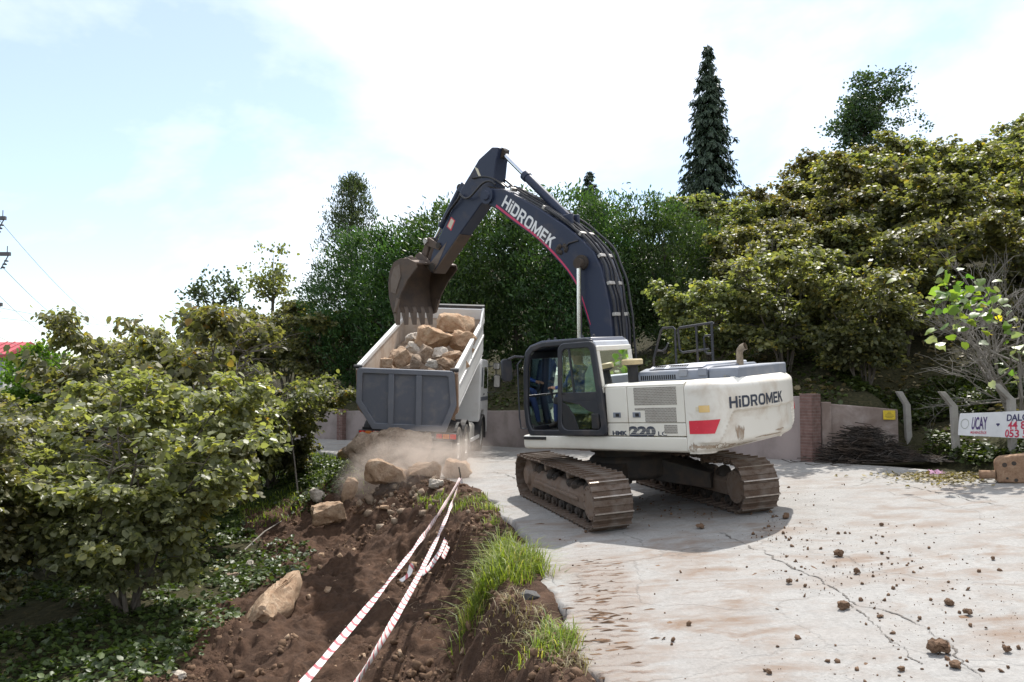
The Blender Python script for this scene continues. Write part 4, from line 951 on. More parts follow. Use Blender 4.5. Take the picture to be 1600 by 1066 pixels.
# cab
cabm = MB().prism([(4.05, .95), (4.05, 2.75), (4.20, 2.92), (5.70, 2.92), (5.98, 2.0), (6.08, 1.5), (6.08, .55), (5.45, .55), (5.38, 1.05), (5.15, 1.30), (4.40, 1.30), (4.15, 1.05)], -1.20, 1.20, 'y')
tcab = tk(cabm, 'cab', 'truck_white', bevel=.06, seg=3)
for s in (-1, 1):
    MB().box(4.10, 5.95, s * 1.203 - .004, s * 1.203 + .004, 1.62, 1.74).build('grey_stripe', 'tailgate_grey', tcab)
    MB().prism([(4.75, 2.0), (5.72, 2.0), (5.52, 2.68), (4.75, 2.68)], s * 1.202 - .004, s * 1.202 + .004, 'y').build('side_window', 'truck_glass', tcab)
    MB().prism(rrect(4.18, 4.46, 2.05, 2.65, .05), s * 1.202 - .004, s * 1.202 + .004, 'y').build('rear_quarter_panel', 'tailgate_grey', tcab)
    MB().box(4.72, 4.90, s * 1.215 - .012, s * 1.215 + .012, 1.80, 1.84).build('door_handle', 'chassis_dark', tcab, bevel=.005)
    MB().tube([(5.75, s * 1.15, 2.70), (5.85, s * 1.38, 2.74), (5.85, s * 1.46, 2.55), (5.85, s * 1.46, 1.9), (5.8, s * 1.2, 1.85)], .018, 8).build('mirror_arm', 'chassis_dark', tcab, smooth=True)
    m = MB().prism(rrect(s * 1.50 - .11, s * 1.50 + .11, 2.02, 2.46, .05), 5.80, 5.90, 'x').build('mirror', 'chassis_dark', tcab, bevel=.02)
    MB().prism(rrect(s * 1.50 - .09, s * 1.50 + .09, 2.05, 2.43, .04), 5.792, 5.798, 'x').build('mirror_face', 'mirror_glass', m)
    m2 = MB().prism(rrect(s * 1.47 - .11, s * 1.47 + .11, 2.62, 2.84, .04), 5.80, 5.90, 'x').build('mirror', 'chassis_dark', tcab, bevel=.02)
    MB().prism(rrect(s * 1.47 - .09, s * 1.47 + .09, 2.64, 2.82, .04), 5.792, 5.798, 'x').build('mirror_face', 'mirror_glass', m2)
MB().box(6.04, 6.10, -1.0, 1.0, 2.05, 2.7).build('windscreen', 'truck_glass', tcab)
# --- tipped bed: local frame with its hinge at the rear end of the chassis
ALPHA = R(18.2)
BM = Matrix.Translation((-.62, 0, 1.15)) @ Matrix.Rotation(-ALPHA, 4, 'Y')
bed = tk(MB().box(0, 4.95, -.80, .80, -.06, 0), 'bed', 'rusty_side', bevel=.01, M=BM)
bed['label'] = 'tipped white steel bed with rusty floor'
def bd(mb, name, mat, **k): return mb.build(name, mat, bed, **k)
HB_ = 1.46
for s in (-1, 1):
    bd(MB().prism([(s * .80, 0), (s * 1.19, .42), (s * 1.23, .40), (s * .84, -.05)], .0, 4.95, 'x'), 'lower_side_panel', 'truck_white')
    for k in range(3):
        a = .2 + .3 * k; y, z = .84 + .39 * a, -.05 + .45 * a
        bd(MB().prism([(s * y, z), (s * (y + .06), z + .069), (s * (y + .085), z + .045), (s * (y + .035), z - .015)], .02, 4.9, 'x'), 'panel_rib', 'truck_white', bevel=.008)
    bd(MB().box(.0, 4.95, s * 1.21 - .02, s * 1.21 + .02, .42, HB_ - .10), 'upper_side_panel', 'bed_inside')
    bd(MB().box(.0, 4.95, s * 1.232, s * 1.245, .46, HB_ - .12), 'outer_skin', 'truck_white')
    bd(MB().box(-.02, 5.0, s * 1.225 - .055, s * 1.225 + .055, HB_ - .11, HB_ + .02), 'top_rail', 'truck_white', bevel=.02)
    bd(MB().box(0, 4.95, s * 1.25 - .02, s * 1.25 + .025, .92, 1.0), 'side_rib', 'truck_white', bevel=.01)
    bd(MB().prism([(s * .78, -.06), (s * 1.20, .40), (s * 1.20, HB_ - .1), (s * 1.27, HB_ - .1), (s * 1.27, .36), (s * .86, -.10)], -.14, .06, 'x'), 'rear_post', 'rusty_side', bevel=.01)
    bd(MB().box(-.02, .10, s * 1.26 - .02, s * 1.26 + .035, .45, HB_ - .06), 'rear_post_plate', 'truck_white', bevel=.008)
bd(MB().prism([(-1.23, .40), (-.80, -.03), (.80, -.03), (1.23, .40), (1.23, HB_ + .42), (-1.23, HB_ + .42)], 4.90, 4.97, 'x'), 'headboard', 'bed_inside', bevel=.01)
bd(MB().box(4.88, 5.05, -1.28, 1.28, HB_ + .36, HB_ + .44), 'headboard_rail', 'chassis_dark', bevel=.01)
bd(MB().prism([(4.86, HB_ + .02), (4.82, HB_ + .34), (4.86, HB_ + .36), (4.90, HB_ + .02)], -1.22, 1.22, 'y'), 'headboard_plate', 'truck_white', bevel=.01)
for s in (-1, 1): bd(MB().prism([(4.20, HB_ + .01), (4.96, HB_ + .01), (5.0, HB_ + .40), (4.86, HB_ + .38)], s * 1.25 - .03, s * 1.25 + .03, 'y'), 'headboard_gusset', 'truck_white', bevel=.012)
for x in (.6, 1.8, 3.0, 4.2): bd(MB().box(x - .06, x + .06, -.78, .78, -.17, -.062), 'cross_beam', 'chassis_dark', bevel=.008)
tk(MB().tube([(3.6, 0, .95), (3.75, 0, 1.7), (3.95, 0, 2.5)], [.11, .09, .07], 12), 'tipping_ram', 'chrome_rod', smooth=True)
# tailgate: hangs from the top hinge, pushed out at the bottom by the load
GM = BM @ Matrix.Translation((-.16, 0, HB_ - .02)) @ Matrix.Rotation(ALPHA - R(7), 4, 'Y')
GH = 1.50
go_ = [(-1.15, .0), (-1.20, -.05), (-1.27, -.85), (-1.02, -GH), (.80, -GH), (1.22, -.85), (1.20, -.05), (1.15, .0)]
gate = tk(MB().prism(go_, -.03, .03, 'x'), 'tailgate', 'tailgate_panel', bevel=.01, M=GM)
gate['label'] = 'dark grey tailgate with three recessed panels, hanging open'
gi = [(-1.02, -.12), (-1.06, -.14), (-1.13, -.82), (-.93, -GH + .15), (.72, -GH + .15), (1.08, -.82), (1.06, -.14), (1.02, -.12)]
MB().ring(go_, gi, -.10, -.03, 'x').build('gate_frame', 'tailgate_grey', gate, bevel=.012)
for y in (-.345, .345): MB().prism([(y - .07, -.125), (y + .07, -.125), (y + .075, -GH + .145), (y - .075, -GH + .145)], -.098, -.028, 'x').build('gate_stiffener', 'tailgate_grey', gate, bevel=.012)
for s in (-1, 1): MB().cyl((.0, s * 1.10, .02), (.0, s * 1.30, .02), .045, 12).build('hinge', 'chassis_dark', gate, smooth=True)
# ---------------------------------------------------------------- boulders
rocky('rock_tan', [(.20, .115, .065), (.36, .23, .14), (.47, .34, .23), (.56, .45, .34)], 5.5, 1.0, .05)
rocky('rock_orange', [(.24, .13, .07), (.40, .24, .14), (.50, .35, .22), (.55, .43, .31)], 5, 1.0, .05)
rocky('rock_pale', [(.30, .25, .20), (.46, .40, .33), (.56, .51, .44), (.62, .58, .52)], 6, 1.0, .05)
rocky('rock_brown', [(.13, .088, .06), (.25, .18, .125), (.38, .29, .215), (.50, .41, .32)], 5, 1.0, .06)
rocky('clod_earth', [(.055, .034, .022), (.11, .066, .040), (.18, .11, .068), (.25, .16, .10)], 9, .9, .012)
def rock_mesh(name, mat, size, seed, npts=20, cuts=3, rough=.075, boxy=.55):
    """angular boulder: hull of scattered points, split finer and roughened"""
    rg = np.random.default_rng(seed); bm = bmesh.new()
    for i in range(npts):
        v = rg.normal(size=3); v /= np.linalg.norm(v); v = np.sign(v) * np.abs(v) ** boxy; v *= rg.uniform(.8, 1.0)
        bm.verts.new((v[0] * size[0] / 2, v[1] * size[1] / 2, v[2] * size[2] / 2))
    r = bmesh.ops.convex_hull(bm, input=bm.verts); bmesh.ops.delete(bm, geom=[v for v in bm.verts if not v.link_faces], context='VERTS')
    bmesh.ops.triangulate(bm, faces=bm.faces)
    for c in range(cuts): bmesh.ops.subdivide_edges(bm, edges=bm.edges[:], cuts=1, use_grid_fill=True, smooth=.0)
    bmesh.ops.triangulate(bm, faces=bm.faces)
    P = np.array([v.co for v in bm.verts]); bm.normal_update(); Nn = np.array([v.normal for v in bm.verts]); k = 2.2 / max(size); sz = sum(size) / 3
    d = fbm(P[:, 0] * k * 1.3 + seed, P[:, 1] * k * 1.3, P[:, 2] * k * 1.3, 4, .55) * rough * sz + np.abs(fbm(P[:, 0] * k * 3 - seed, P[:, 1] * k * 3, P[:, 2] * k * 3, 2)) * rough * .6 * sz
    P = P + Nn * d[:, None]
    for v, p in zip(bm.verts, P): v.co = p
    me = bpy.data.meshes.new(name); bm.to_mesh(me); bm.free()
    me.polygons.foreach_set('use_smooth', [True] * len(me.polygons)); me.set_sharp_from_angle(angle=R(28))
    me.materials.append(MATS[mat]); return me
_rs = [100]
def rock(name, mat, loc, size, rot=(0, 0, 0), label='', group=None, cat='boulder', seed=None, sit=None, **k):
    _rs[0] += 1; o = obj(name, rock_mesh(name, mat, size, seed or _rs[0], **k)); o.rotation_euler = [R(a) for a in rot]
    if sit is not None:                                 # rest the lowest point a little into the ground
        M = Euler([R(a) for a in rot]).to_matrix(); low = min((M @ v.co).z for v in o.data.vertices); loc = (loc[0], loc[1], loc[2] - low - sit)
    o.location = loc; tag(o, label, cat, group); return o
def bed_pt(px, py, d): return at(px - 5, py - 2, d)
G1 = 'boulders loaded in the tipped truck bed'
# px, py centre, depth, size (m), rotation, material, label
BEDR = [(720, 510, 24.2, (1.30, .62, .62), (8, 12, 8), 'rock_orange', 'long tan slab leaning on the headboard at the back of the truck bed'),
 (684, 533, 22.9, (1.15, .80, .80), (10, 14, 20), 'rock_orange', 'largest tan boulder, in the middle of the truck bed'),
 (727, 536, 23.2, (.66, .70, .62), (0, 20, 40), 'rock_orange', 'cracked brown boulder against the right wall of the truck bed'),
 (651, 532, 23.3, (.50, .5, .34), (0, -25, 10), 'rock_pale', 'pale flat boulder left of the largest one in the truck bed'),
 (651, 547, 22.6, (.52, .42, .26), (10, 38, 0), 'rock_pale', 'cream wedge of stone tilted against the largest boulder in the truck bed'),
 (630, 561, 21.9, (.62, .60, .58), (0, -20, 30), 'rock_tan', 'blocky tan boulder at the left front of the truck bed'),
 (669, 556, 22.0, (.40, .42, .52), (20, 0, 50), 'rock_brown', 'dark brown upright boulder behind the middle of the tailgate'),
 (692, 552, 22.3, (.46, .4, .34), (0, -12, 20), 'rock_pale', 'small pale boulder under the largest one in the truck bed'),
 (712, 559, 22.0, (.66, .46, .30), (5, -16, -15), 'rock_tan', 'flat tan boulder right of the middle of the truck bed'),
 (699, 571, 21.5, (.46, .42, .36), (0, 10, 35), 'rock_tan', 'small rounded tan boulder just above the tailgate top'),
 (655, 567, 21.6, (.36, .36, .40), (15, 20, 0), 'rock_brown', 'small dark boulder just above the left tailgate panel'),
 (608, 570, 21.5, (.34, .36, .30), (0, 0, 15), 'rock_tan', 'small boulder at the left wall behind the tailgate'),
 (736, 551, 22.9, (.34, .34, .30), (0, 30, 15), 'rock_tan', 'small boulder squeezed at the right wall of the truck bed'),
 (727, 572, 21.9, (.34, .40, .34), (0, -30, 5), 'rock_orange', 'small orange boulder by the right rear corner of the truck bed'),
 (680, 572, 21.5, (.34, .36, .28), (0, 14, 5), 'rock_pale', 'small cream boulder in the middle, just behind the tailgate')]
for px, py, d, sz, rt, m, lb in BEDR: rock('boulder', m, bed_pt(px, py, d), sz, rt, lb, G1)
# loose rubble that fills the bed under the boulders
def bed_fill():
    n = 60; k = 34; V = []
    M = TRM @ BM
    for i in range(n):
        for j in range(k):
            x = .12 + 4.7 * i / (n - 1); y = -1.16 + 2.32 * j / (k - 1); z = .40 + .42 * math.sin(min(1, i / 14) * math.pi / 2) + .10 * float(fbm(x * 3, y * 3, 0, 3)) + .10 * (1 - (y / 1.16) ** 2)
            if i == 0: z -= .3
            V.append(tuple(M @ Vector((x, y, z))))
    ii = np.arange(n * k).reshape(n, k); F = np.stack([ii[:-1, :-1].ravel(), ii[:-1, 1:].ravel(), ii[1:, 1:].ravel(), ii[1:, :-1].ravel()], 1)
    tag(obj('rubble_load', fast_mesh('rubble_load', np.array(V), F, 'rock_brown', None, True)), 'loose brown rubble filling the truck bed between the boulders', 'rubble', kind='stuff')
bed_fill()
# dumped boulders at the road edge and down the bank
G2 = 'boulders tipped at the road edge'
def on_ground(px, py, back=0.0):
    p = ground_at(px, py); return Vector((p.x, p.y + back, ez(p.x, p.y + back)))
DUMP = [((606, 742), .75, (2.35, 1.15, 1.02), (0, -8, -6), 'rock_brown', 'huge earth-crusted boulder right behind the truck in the dust', .15, 'rock_brown'),
 ((600, 778), .35, (1.0, .7, .55), (0, 12, 10), 'rock_tan', 'broad tan boulder in the dust below the huge crusted one', .10, None),
 ((658, 760), .45, (.85, .6, .55), (0, -10, 25), 'rock_tan', 'tan boulder in the dust left of the orange boulder', .10, None),
 ((712, 748), .30, (.72, .62, .60), (5, 20, 15), 'rock_orange', 'clean orange boulder by the tape stake and the truck wheel', .06, None),
 ((538, 718), .4, (.62, .4, .40), (0, -30, 20), 'rock_tan', 'pale tan boulder at the left end of the dumped heap', .08, None),
 ((543, 790), .15, (.32, .3, .70), (0, 20, 0), 'rock_tan', 'narrow upright tan slab left of the dust cloud', .12, None),
 ((497, 788), .15, (.52, .4, .34), (0, 10, 30), 'rock_pale', 'flat white boulder on the green bank left of the upright slab', .08, None),
 ((508, 832), .25, (.84, .62, .60), (4, -6, 12), 'rock_tan', 'blocky boulder with a pale top on the brown bank below the white one', .10, None),
 ((640, 742), .5, (.8, .6, .6), (0, 10, 60), 'rock_brown', 'brown boulder half hidden in dust below the tailgate', .1, None),
 ((680, 772), .2, (.34, .3, .22), (0, 0, 10), 'rock_pale', 'small pale stone at the foot of the dusty heap', .05, None),
 ((531, 753), .1, (.20, .16, .13), (0, 0, 0), 'rock_pale', 'small white stone above the upright slab on the green bank', .03, None),
 ((600, 806), .1, (.22, .2, .13), (0, 0, 0), 'rock_tan', 'small tan stone on the earth below the broad tan boulder', .03, None)]
for (px, py), back, sz, rt, m, lb, sit, big in DUMP: rock('boulder', m, on_ground(px, py, back), sz, rt, lb, G2, sit=sit, **(dict(cuts=4, rough=.11, npts=26) if big else {}))
pa, pb = on_ground(388, 1000), on_ground(470, 915)
slab = rock('boulder', 'rock_tan', (0, 0, 0), ((pb - pa).length * .98, .66, .36), (0, 0, 0), 'long tan slab lying alone on the lower brown bank', None, seed=83, npts=26, rough=.09, boxy=.62)
slab.matrix_world = frame((pa + pb) / 2 + Vector((0, 0, .07)), pb - pa, Vector((-.75, .35, .62)).cross(pb - pa))
p = on_ground(390, 886); rock('stone', 'rock_pale', p, (.16, .13, .16), (0, 20, 0), 'small pale stone at the edge of the green cover above the long slab', None, 'stone', sit=.03)
p = on_ground(362, 902); rock('stone', 'rock_brown', p, (.26, .2, .12), (0, 0, 30), 'small brown stone at the upper edge of the bare earth, left of the long slab', None, 'stone', sit=.03)
p = on_ground(275, 1060); rock('stone', 'rock_pale', p, (.24, .2, .12), (0, 0, 30), 'pale stone half buried in the earth at the lower left corner', None, 'stone', sit=.05)

def heap():
    r = np.random.default_rng(31); n = 230; P = []; S = []
    for k in range(n):
        px = r.normal(620, 48); py = r.normal(772, 22)
        if py < 735: continue
        p = ground_at(px, py, 10, 30); P.append((p.x, p.y, ez(p.x, p.y))); S.append(.012 + .085 * r.random() ** 5)
    return np.array(P), np.array(S)
HEAP = heap()
# ---------------------------------------------------------------- plants
leafmat('hazel_leaf', (0.072, 0.084, 0.044), (0.156, 0.166, 0.082), (0.256, 0.246, 0.105), .46, .50, (.34, .24, .05), .35)
leafmat('hazel_leaf_grey', (0.100, 0.109, 0.059), (0.206, 0.212, 0.116), (0.307, 0.295, 0.130), .45, .40, (.30, .25, .06), .45)
leafmat('laurel_leaf', (0.024, 0.051, 0.021), (0.051, 0.099, 0.033), (0.096, 0.159, 0.048), .32, .42, None, .45)
leafmat('hill_leaf', (0.068, 0.076, 0.041), (0.151, 0.154, 0.076), (0.263, 0.240, 0.097), .45, .48, (.30, .21, .05), .45)
leafmat('fresh_leaf', (.05, .11, .015), (.09, .18, .025), (.15, .25, .04), .42, .42)
leafmat('poplar_leaf', (0.030, 0.051, 0.024), (0.061, 0.089, 0.041), (0.115, 0.135, 0.061), .30, .4)
leafmat('tree_leaf', (0.025, 0.048, 0.025), (0.050, 0.081, 0.039), (0.091, 0.119, 0.049), .3, .42)
leafmat('needle', (0.018, 0.038, 0.022), (0.036, 0.067, 0.036), (0.063, 0.095, 0.049), .12, .55)
leafmat('grass_blade', (.075, .115, .018), (.16, .205, .035), (.26, .29, .06), .42, .5, (.38, .32, .14), .4)
leafmat('cover_leaf', (.026, .044, .013), (.054, .086, .021), (.10, .145, .034), .30, .45, (.12, .10, .04))
leafmat('dry_grass', (.12, .10, .05), (.20, .16, .08), (.30, .25, .13), .25, .6)
paint('bark', (.10, .085, .068), .9, .5, (.22, .20, .17), 6, bump=.6)
paint('bark_grey', (.22, .20, .175), .9, .4, (.10, .085, .07), 6, bump=.6)
rg = np.random.default_rng(11)
def unit(v): return v / np.maximum(1e-9, np.linalg.norm(v, axis=-1, keepdims=True))
HAZ = np.array([(0, 0, 0), (-.42, .28, .05), (-.40, .72, .02), (0, 1.06, -.10), (.40, .72, .02), (.42, .28, .05)])
NAR = np.array([(0, 0, 0), (-.17, .30, .03), (-.14, .70, .02), (0, 1.0, -.06), (.14, .70, .02), (.17, .30, .03)])
def leaves(pos, axis, nrm, size, tmpl=HAZ, rnd=None, r=rg):
    """many leaves as two folded quads each"""
    n = len(pos); axis = unit(axis); nrm = nrm - axis * (nrm * axis).sum(1, keepdims=True); nrm = unit(nrm); sd = np.cross(axis, nrm)
    s = np.asarray(size).reshape(-1, 1, 1); T = np.repeat(tmpl[None], n, 0); T[..., 2] *= r.uniform(-1.0, 3.2, (n, 1)); T[..., 0] *= r.uniform(.75, 1.15, (n, 1))
    V = pos[:, None] + s * (sd[:, None] * T[..., 0:1] + axis[:, None] * T[..., 1:2] + nrm[:, None] * T[..., 2:3])
    b = (np.arange(n) * 6)[:, None, None]; F = (b + np.array([[0, 1, 2, 3], [0, 3, 4, 5]])[None]).reshape(-1, 4)
    q = r.random(n) if rnd is None else rnd
    return V.reshape(-1, 3), F, np.repeat(q, 6)
class Leafage:
    def __init__(s): s.P = []; s.A = []; s.N = []; s.S = []; s.Q = []
    def add(s, P, A, N, S, Q): s.P.append(P); s.A.append(A); s.N.append(N); s.S.append(S); s.Q.append(Q)
    def mesh(s, name, mat, tmpl=HAZ):
        V, F, q = leaves(np.concatenate(s.P), np.concatenate(s.A), np.concatenate(s.N), np.concatenate(s.S), tmpl, np.concatenate(s.Q))
        return fast_mesh(name, V, F, mat, {'rnd': q})
def twig_leaves(lf, a, b, n, size, r, tint=0.0, droop=.5, spread=.10, flat=.45):
    """leaves alternate along a twig from a to b, held outwards, blades turned to the sky"""
    t = r.uniform(.1, 1.05, n)[:, None]; P = a + (b - a) * t; d = unit((b - a)[None])[0]
    sidev = unit(np.cross(d, [0, 0, 1.0])[None])[0]; sg = np.where(np.arange(n) % 2, 1, -1)[:, None]
    A = d * .55 + sidev * sg * r.uniform(.4, 1.1, (n, 1)) + r.normal(0, .3, (n, 3)); A[:, 2] -= droop * r.uniform(.2, 1.2, n)
    Nn = np.array([0, 0, 1.0]) + r.normal(0, flat, (n, 3))
    P = P + r.normal(0, spread * .5, (n, 3))
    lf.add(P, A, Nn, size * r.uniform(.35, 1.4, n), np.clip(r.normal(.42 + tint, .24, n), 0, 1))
def hazel_mesh(seed, H=4.0, W=2.0, stems=9, secs=24, twigs=8, nl=14, leaf=.108, mat='hazel_leaf'):
    r = np.random.default_rng(seed); lf = Leafage(); wood = MB()
    for i in range(stems):
        az = 2 * math.pi * (i + r.uniform(-.3, .3)) / stems; lean = r.uniform(.25, 1.0) * W; h = H * r.uniform(.72, 1.0) * (1 - .22 * (lean / W) ** 2)
        d = np.array([math.cos(az), math.sin(az), 0]); b0 = d * r.uniform(.02, .22); nb = r.normal(0, .10, 3)
        pts = [b0 + d * lean * (t ** 1.7) + np.array([0, 0, h * (1 - (1 - t) ** 1.35)]) + r.normal(0, .05, 3) * (t > 0) + nb * math.sin(t * 5) for t in np.linspace(0, 1, 8)]
        wood.tube([tuple(p) for p in pts], list(np.linspace(r.uniform(.022, .046), .006, 8)), 6)
        for k in range(secs):
            t = r.uniform(.14, 1.0) ** .85; q = pts[min(7, int(t * 7))] * (1 - (t * 7 % 1)) + pts[min(7, int(t * 7) + 1)] * (t * 7 % 1)
            a2 = az + r.normal(0, 1.1); ln = r.uniform(.45, 1.0) * (1.15 - .5 * t); e = q + np.array([math.cos(a2) * ln, math.sin(a2) * ln, r.uniform(-.15, .45) * ln])
            m = (q + e) / 2 + np.array([0, 0, .10 * ln]); wood.tube([tuple(q), tuple(m), tuple(e)], [.010, .007, .004], 4, False)
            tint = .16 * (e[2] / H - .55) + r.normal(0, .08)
            for w in range(twigs):
                u = r.uniform(.2, 1.0); p0 = q + (e - q) * u
                if vnoise(np.array([p0[0] * 1.1 + seed]), np.array([p0[1] * 1.1]), p0[2] * 1.1)[0] > .34: continue
                ang = a2 + r.normal(0, .9); l2 = r.uniform(.22, .5)
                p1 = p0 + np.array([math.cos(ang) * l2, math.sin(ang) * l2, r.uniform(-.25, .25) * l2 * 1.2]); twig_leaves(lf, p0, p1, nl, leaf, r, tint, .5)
    return lf.mesh('foliage', mat), wood
def clump_tree(seed, clusters, nl, leaf, mat, tmpl=NAR, rad=.45, flat=.8, up=.3, dirs=None, tint=0):
    """crown from clumps: clusters = list of (centre, outward direction)"""
    r = np.random.default_rng(seed); lf = Leafage()
    for c, o in clusters:
        n = int(nl * r.uniform(.6, 1.3)); P = np.array(c) + r.normal(0, rad * .5, (n, 3)) * np.array([1, 1, .75]); A = np.array(o) * .7 + r.normal(0, .6, (n, 3)) + np.array([0, 0, up])
        lf.add(P, A, np.array([0, 0, 1.0]) + np.array(o) * .4 + r.normal(0, flat, (n, 3)), leaf * r.uniform(.6, 1.25, n), np.clip(r.normal(.42 + tint + r.normal(0, .1), .2, n), 0, 1))
    return lf.mesh('foliage', mat, tmpl)
def wood_obj(mb, name, mat, par): return mb.build(name, mat, par, smooth=True)
def plant(name, loc, fol, wood, label, cat, group=None, rz=0, sc=1.0, sz=None, tname='stems', bark='bark', tilt=0.0):
    e = empty(name); e.location = loc; e.rotation_euler = (tilt, 0, rz); e.scale = (sc, sc, sz if sz else sc); tag(e, label, cat, group)
    f = obj('crown', fol, e); f['kind'] = 'stuff'
    if wood is not None: obj(tname, wood, e)
    return e
def wmesh(mb, mat='bark'):
    o = mb.build('stems', mat, smooth=True); me = o.data; bpy.data.objects.remove(o); return me
HZ = []
for k, (m) in enumerate(('hazel_leaf', 'hazel_leaf', 'hazel_leaf_grey', 'hazel_leaf_grey')):
    f, w = hazel_mesh(40 + k, 4.0, 2.25, mat=m); HZ.append((f, wmesh(w)))
HS = []
for k in range(3):
    f, w = hazel_mesh(60 + k, 4.0, 2.3, stems=9, secs=22, twigs=8, nl=12, leaf=.125, mat=('hill_leaf', 'hazel_leaf', 'hill_leaf')[k]); HS.append((f, wmesh(w)))
def drop(x, y, dz=-.05): return Vector((x, y, ez(x, y) + dz))
GL = 'hazel bushes on the slope left of the road'
LEFT = [(-5.6, 12.3, .92, 2, .3, 'nearest hazel bush with bare leaning stems beside the brown earth bank'),
 (-6.4, 16.8, (1.12, 1.32), 0, 1.2, 'tallest hazel bush on the left slope, behind the nearest one'),
 (-8.2, 15.2, (1.0, .94), 3, 2.2, 'grey-green hazel bush left of the tallest one'),
 (-8.8, 20.6, (1.05, 1.45), 3, 3.0, 'hazel bush far left behind the grey-green one'),
 (-7.2, 20.6, (1.0, 1.2), 0, 4.1, 'yellowish hazel bush behind the tallest one, near the road'),
 (-6.7, 23.2, .90, 1, 5.2, 'low hazel bush overhanging the road edge left of the truck'),
 (-12.2, 19.0, .76, 2, 0.9, 'hazel bush at the left picture edge, half way back'),
 (-13.6, 25.0, .76, 1, 1.7, 'hazel bush below the small bright green tree'),
 (-10.6, 26.5, 1.35, 0, 2.9, 'hazel bush in the back row of the left slope'),
 (-16.5, 23.0, .70, 3, 3.3, 'hazel bush below the red roofed house'),
 (-7.6, 11.2, .80, 2, 4.4, 'low hazel bush at the left picture edge in front')]
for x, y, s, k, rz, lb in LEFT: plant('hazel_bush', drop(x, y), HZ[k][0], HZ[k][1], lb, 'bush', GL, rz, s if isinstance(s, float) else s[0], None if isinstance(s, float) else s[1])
GR = 'hazel bushes massed on the hillside'
def hill_rows():
    out = []
    for off, step, s0 in ((2.2, 2.0, .80), (6.3, 2.7, .96), (10.0, 3.0, 1.0), (14.0, 3.2, 1.05), (18.5, 3.6, 1.1), (23.5, 4.2, 1.1)):
        P = resample(HILL[:17], 260); t = np.gradient(P, axis=0); t = unit(t); n = np.c_[t[:, 1], -t[:, 0]]
        Q = P + n * off; acc = 1e9; last = None
        for q in Q:
            if q[1] < 9 or q[0] < 2.0: continue
            if last is not None and np.hypot(*(q - last)) < step: continue
            px = 800 + FPX * q[0] / q[1]
            if 1075 < px < 1790: out.append((q[0] + rg.normal(0, .35), q[1] + rg.normal(0, .35), s0 * rg.uniform(.88, 1.12), off, px)); last = q
    return out
HLAB = {}
for i, (x, y, s, off, px) in enumerate(hill_rows()):
    if off < 3 and px > 1425: continue                       # open bank with posts and banner there
    k = (i * 7 + int(off)) % 3
    row = ['front row just above the wall', 'second row up the hillside', 'third row up the hillside', 'fourth row up the hillside', 'fifth row near the skyline', 'back row on the skyline'][[2.2, 6.3, 10.0, 14.0, 18.5, 23.5].index(off)]
    over = 'above the hand rails' if px < 1130 else 'above the engine hood' if px < 1190 else 'above the counterweight' if px < 1245 else 'above the brick pillar' if px < 1310 else 'above the dark brush pile' if px < 1390 else 'above the yellow sign' if px < 1440 else 'above the middle bent post' if px < 1510 else 'above the banner' if px < 1605 else 'at the right picture edge'
    lb = 'yellow-green hazel bush ' + over + ', in the ' + row
    HLAB.setdefault(lb, []).append((px, plant('hazel_bush', drop(x, y), HS[k][0], HS[k][1], lb, 'bush', GR, rg.uniform(0, 6.28), s)))
for lb, hs in HLAB.items():                                  # neighbours over the same landmark: say which of them
    if len(hs) > 1:
        for q, (px, o) in enumerate(sorted(hs, key=lambda t: t[0])): o['label'] = lb.replace('yellow-green hazel bush', ['left', 'right'][q] + ' hazel bush' if len(hs) == 2 else ['leftmost', 'second', 'third', 'fourth', 'fifth'][q] + ' hazel bush')


# --- dense laurel trees behind the wall
def laurel(seed, H, W):
    r = np.random.default_rng(seed); cl = []
    for i in range(330):
        u = r.uniform(0, 1) ** .85; z = H * (.10 + .90 * u); prof = W * (math.sin(math.pi * min(1, .16 + .84 * (1 - u) ** .62)) ** .7) * .5 * (1 + .25 * vnoise(np.array([u * 5 + seed]), np.array([i % 7.0]))[0]) + .12
        a = r.uniform(0, 6.28); rr = prof * r.uniform(.62, 1.05); o = np.array([math.cos(a), math.sin(a), .25]); cl.append(((rr * math.cos(a), rr * math.sin(a), z), o))
    wood = MB().tube([(0, 0, -.3), (.05, .03, H * .4), (0, 0, H * .9)], [.13, .09, .02], 7)
    for i in range(14):
        z = H * r.uniform(.15, .75); a = r.uniform(0, 6.28); wood.tube([(0, 0, z), (W * .2 * math.cos(a), W * .2 * math.sin(a), z + .35), (W * .4 * math.cos(a), W * .4 * math.sin(a), z + .9)], [.05, .03, .012], 5)
    return clump_tree(seed, cl, 46, .19, 'laurel_leaf', NAR, .50, .8, .55), wmesh(wood)
LA = [laurel(5, 6.6, 4.6), laurel(6, 6.6, 4.4)]
GT = 'dense laurel trees behind the wall'
for i, (px, d, h) in enumerate(((548, 35.5, .80), (612, 34.6, .98), (672, 33.8, .92), (738, 32.6, 1.04), (805, 32.4, .92), (868, 31.0, 1.0), (930, 29.9, .80), (985, 29.4, .84), (1040, 28.4, .70))):
    x = (px - 800) / FPX * d
    lab = ['dense green laurel tree at the left end of the row behind the truck', 'dense laurel tree second from the left behind the bucket', 'dense laurel tree behind the headboard of the truck', 'dense laurel tree seen below the arm and boom joint', 'dense laurel tree seen under the boom lettering', 'dense laurel tree seen through the bend of the boom', 'dense laurel tree right behind the lower boom', 'dense laurel tree just right of the boom hoses', 'dense laurel tree at the right end of the row beside the hazels'][i]
    plant('laurel_tree', drop(x, d, -.1), LA[i % 2][0], LA[i % 2][1], lab, 'tree', GT, i * 1.3, h, tname='trunk')
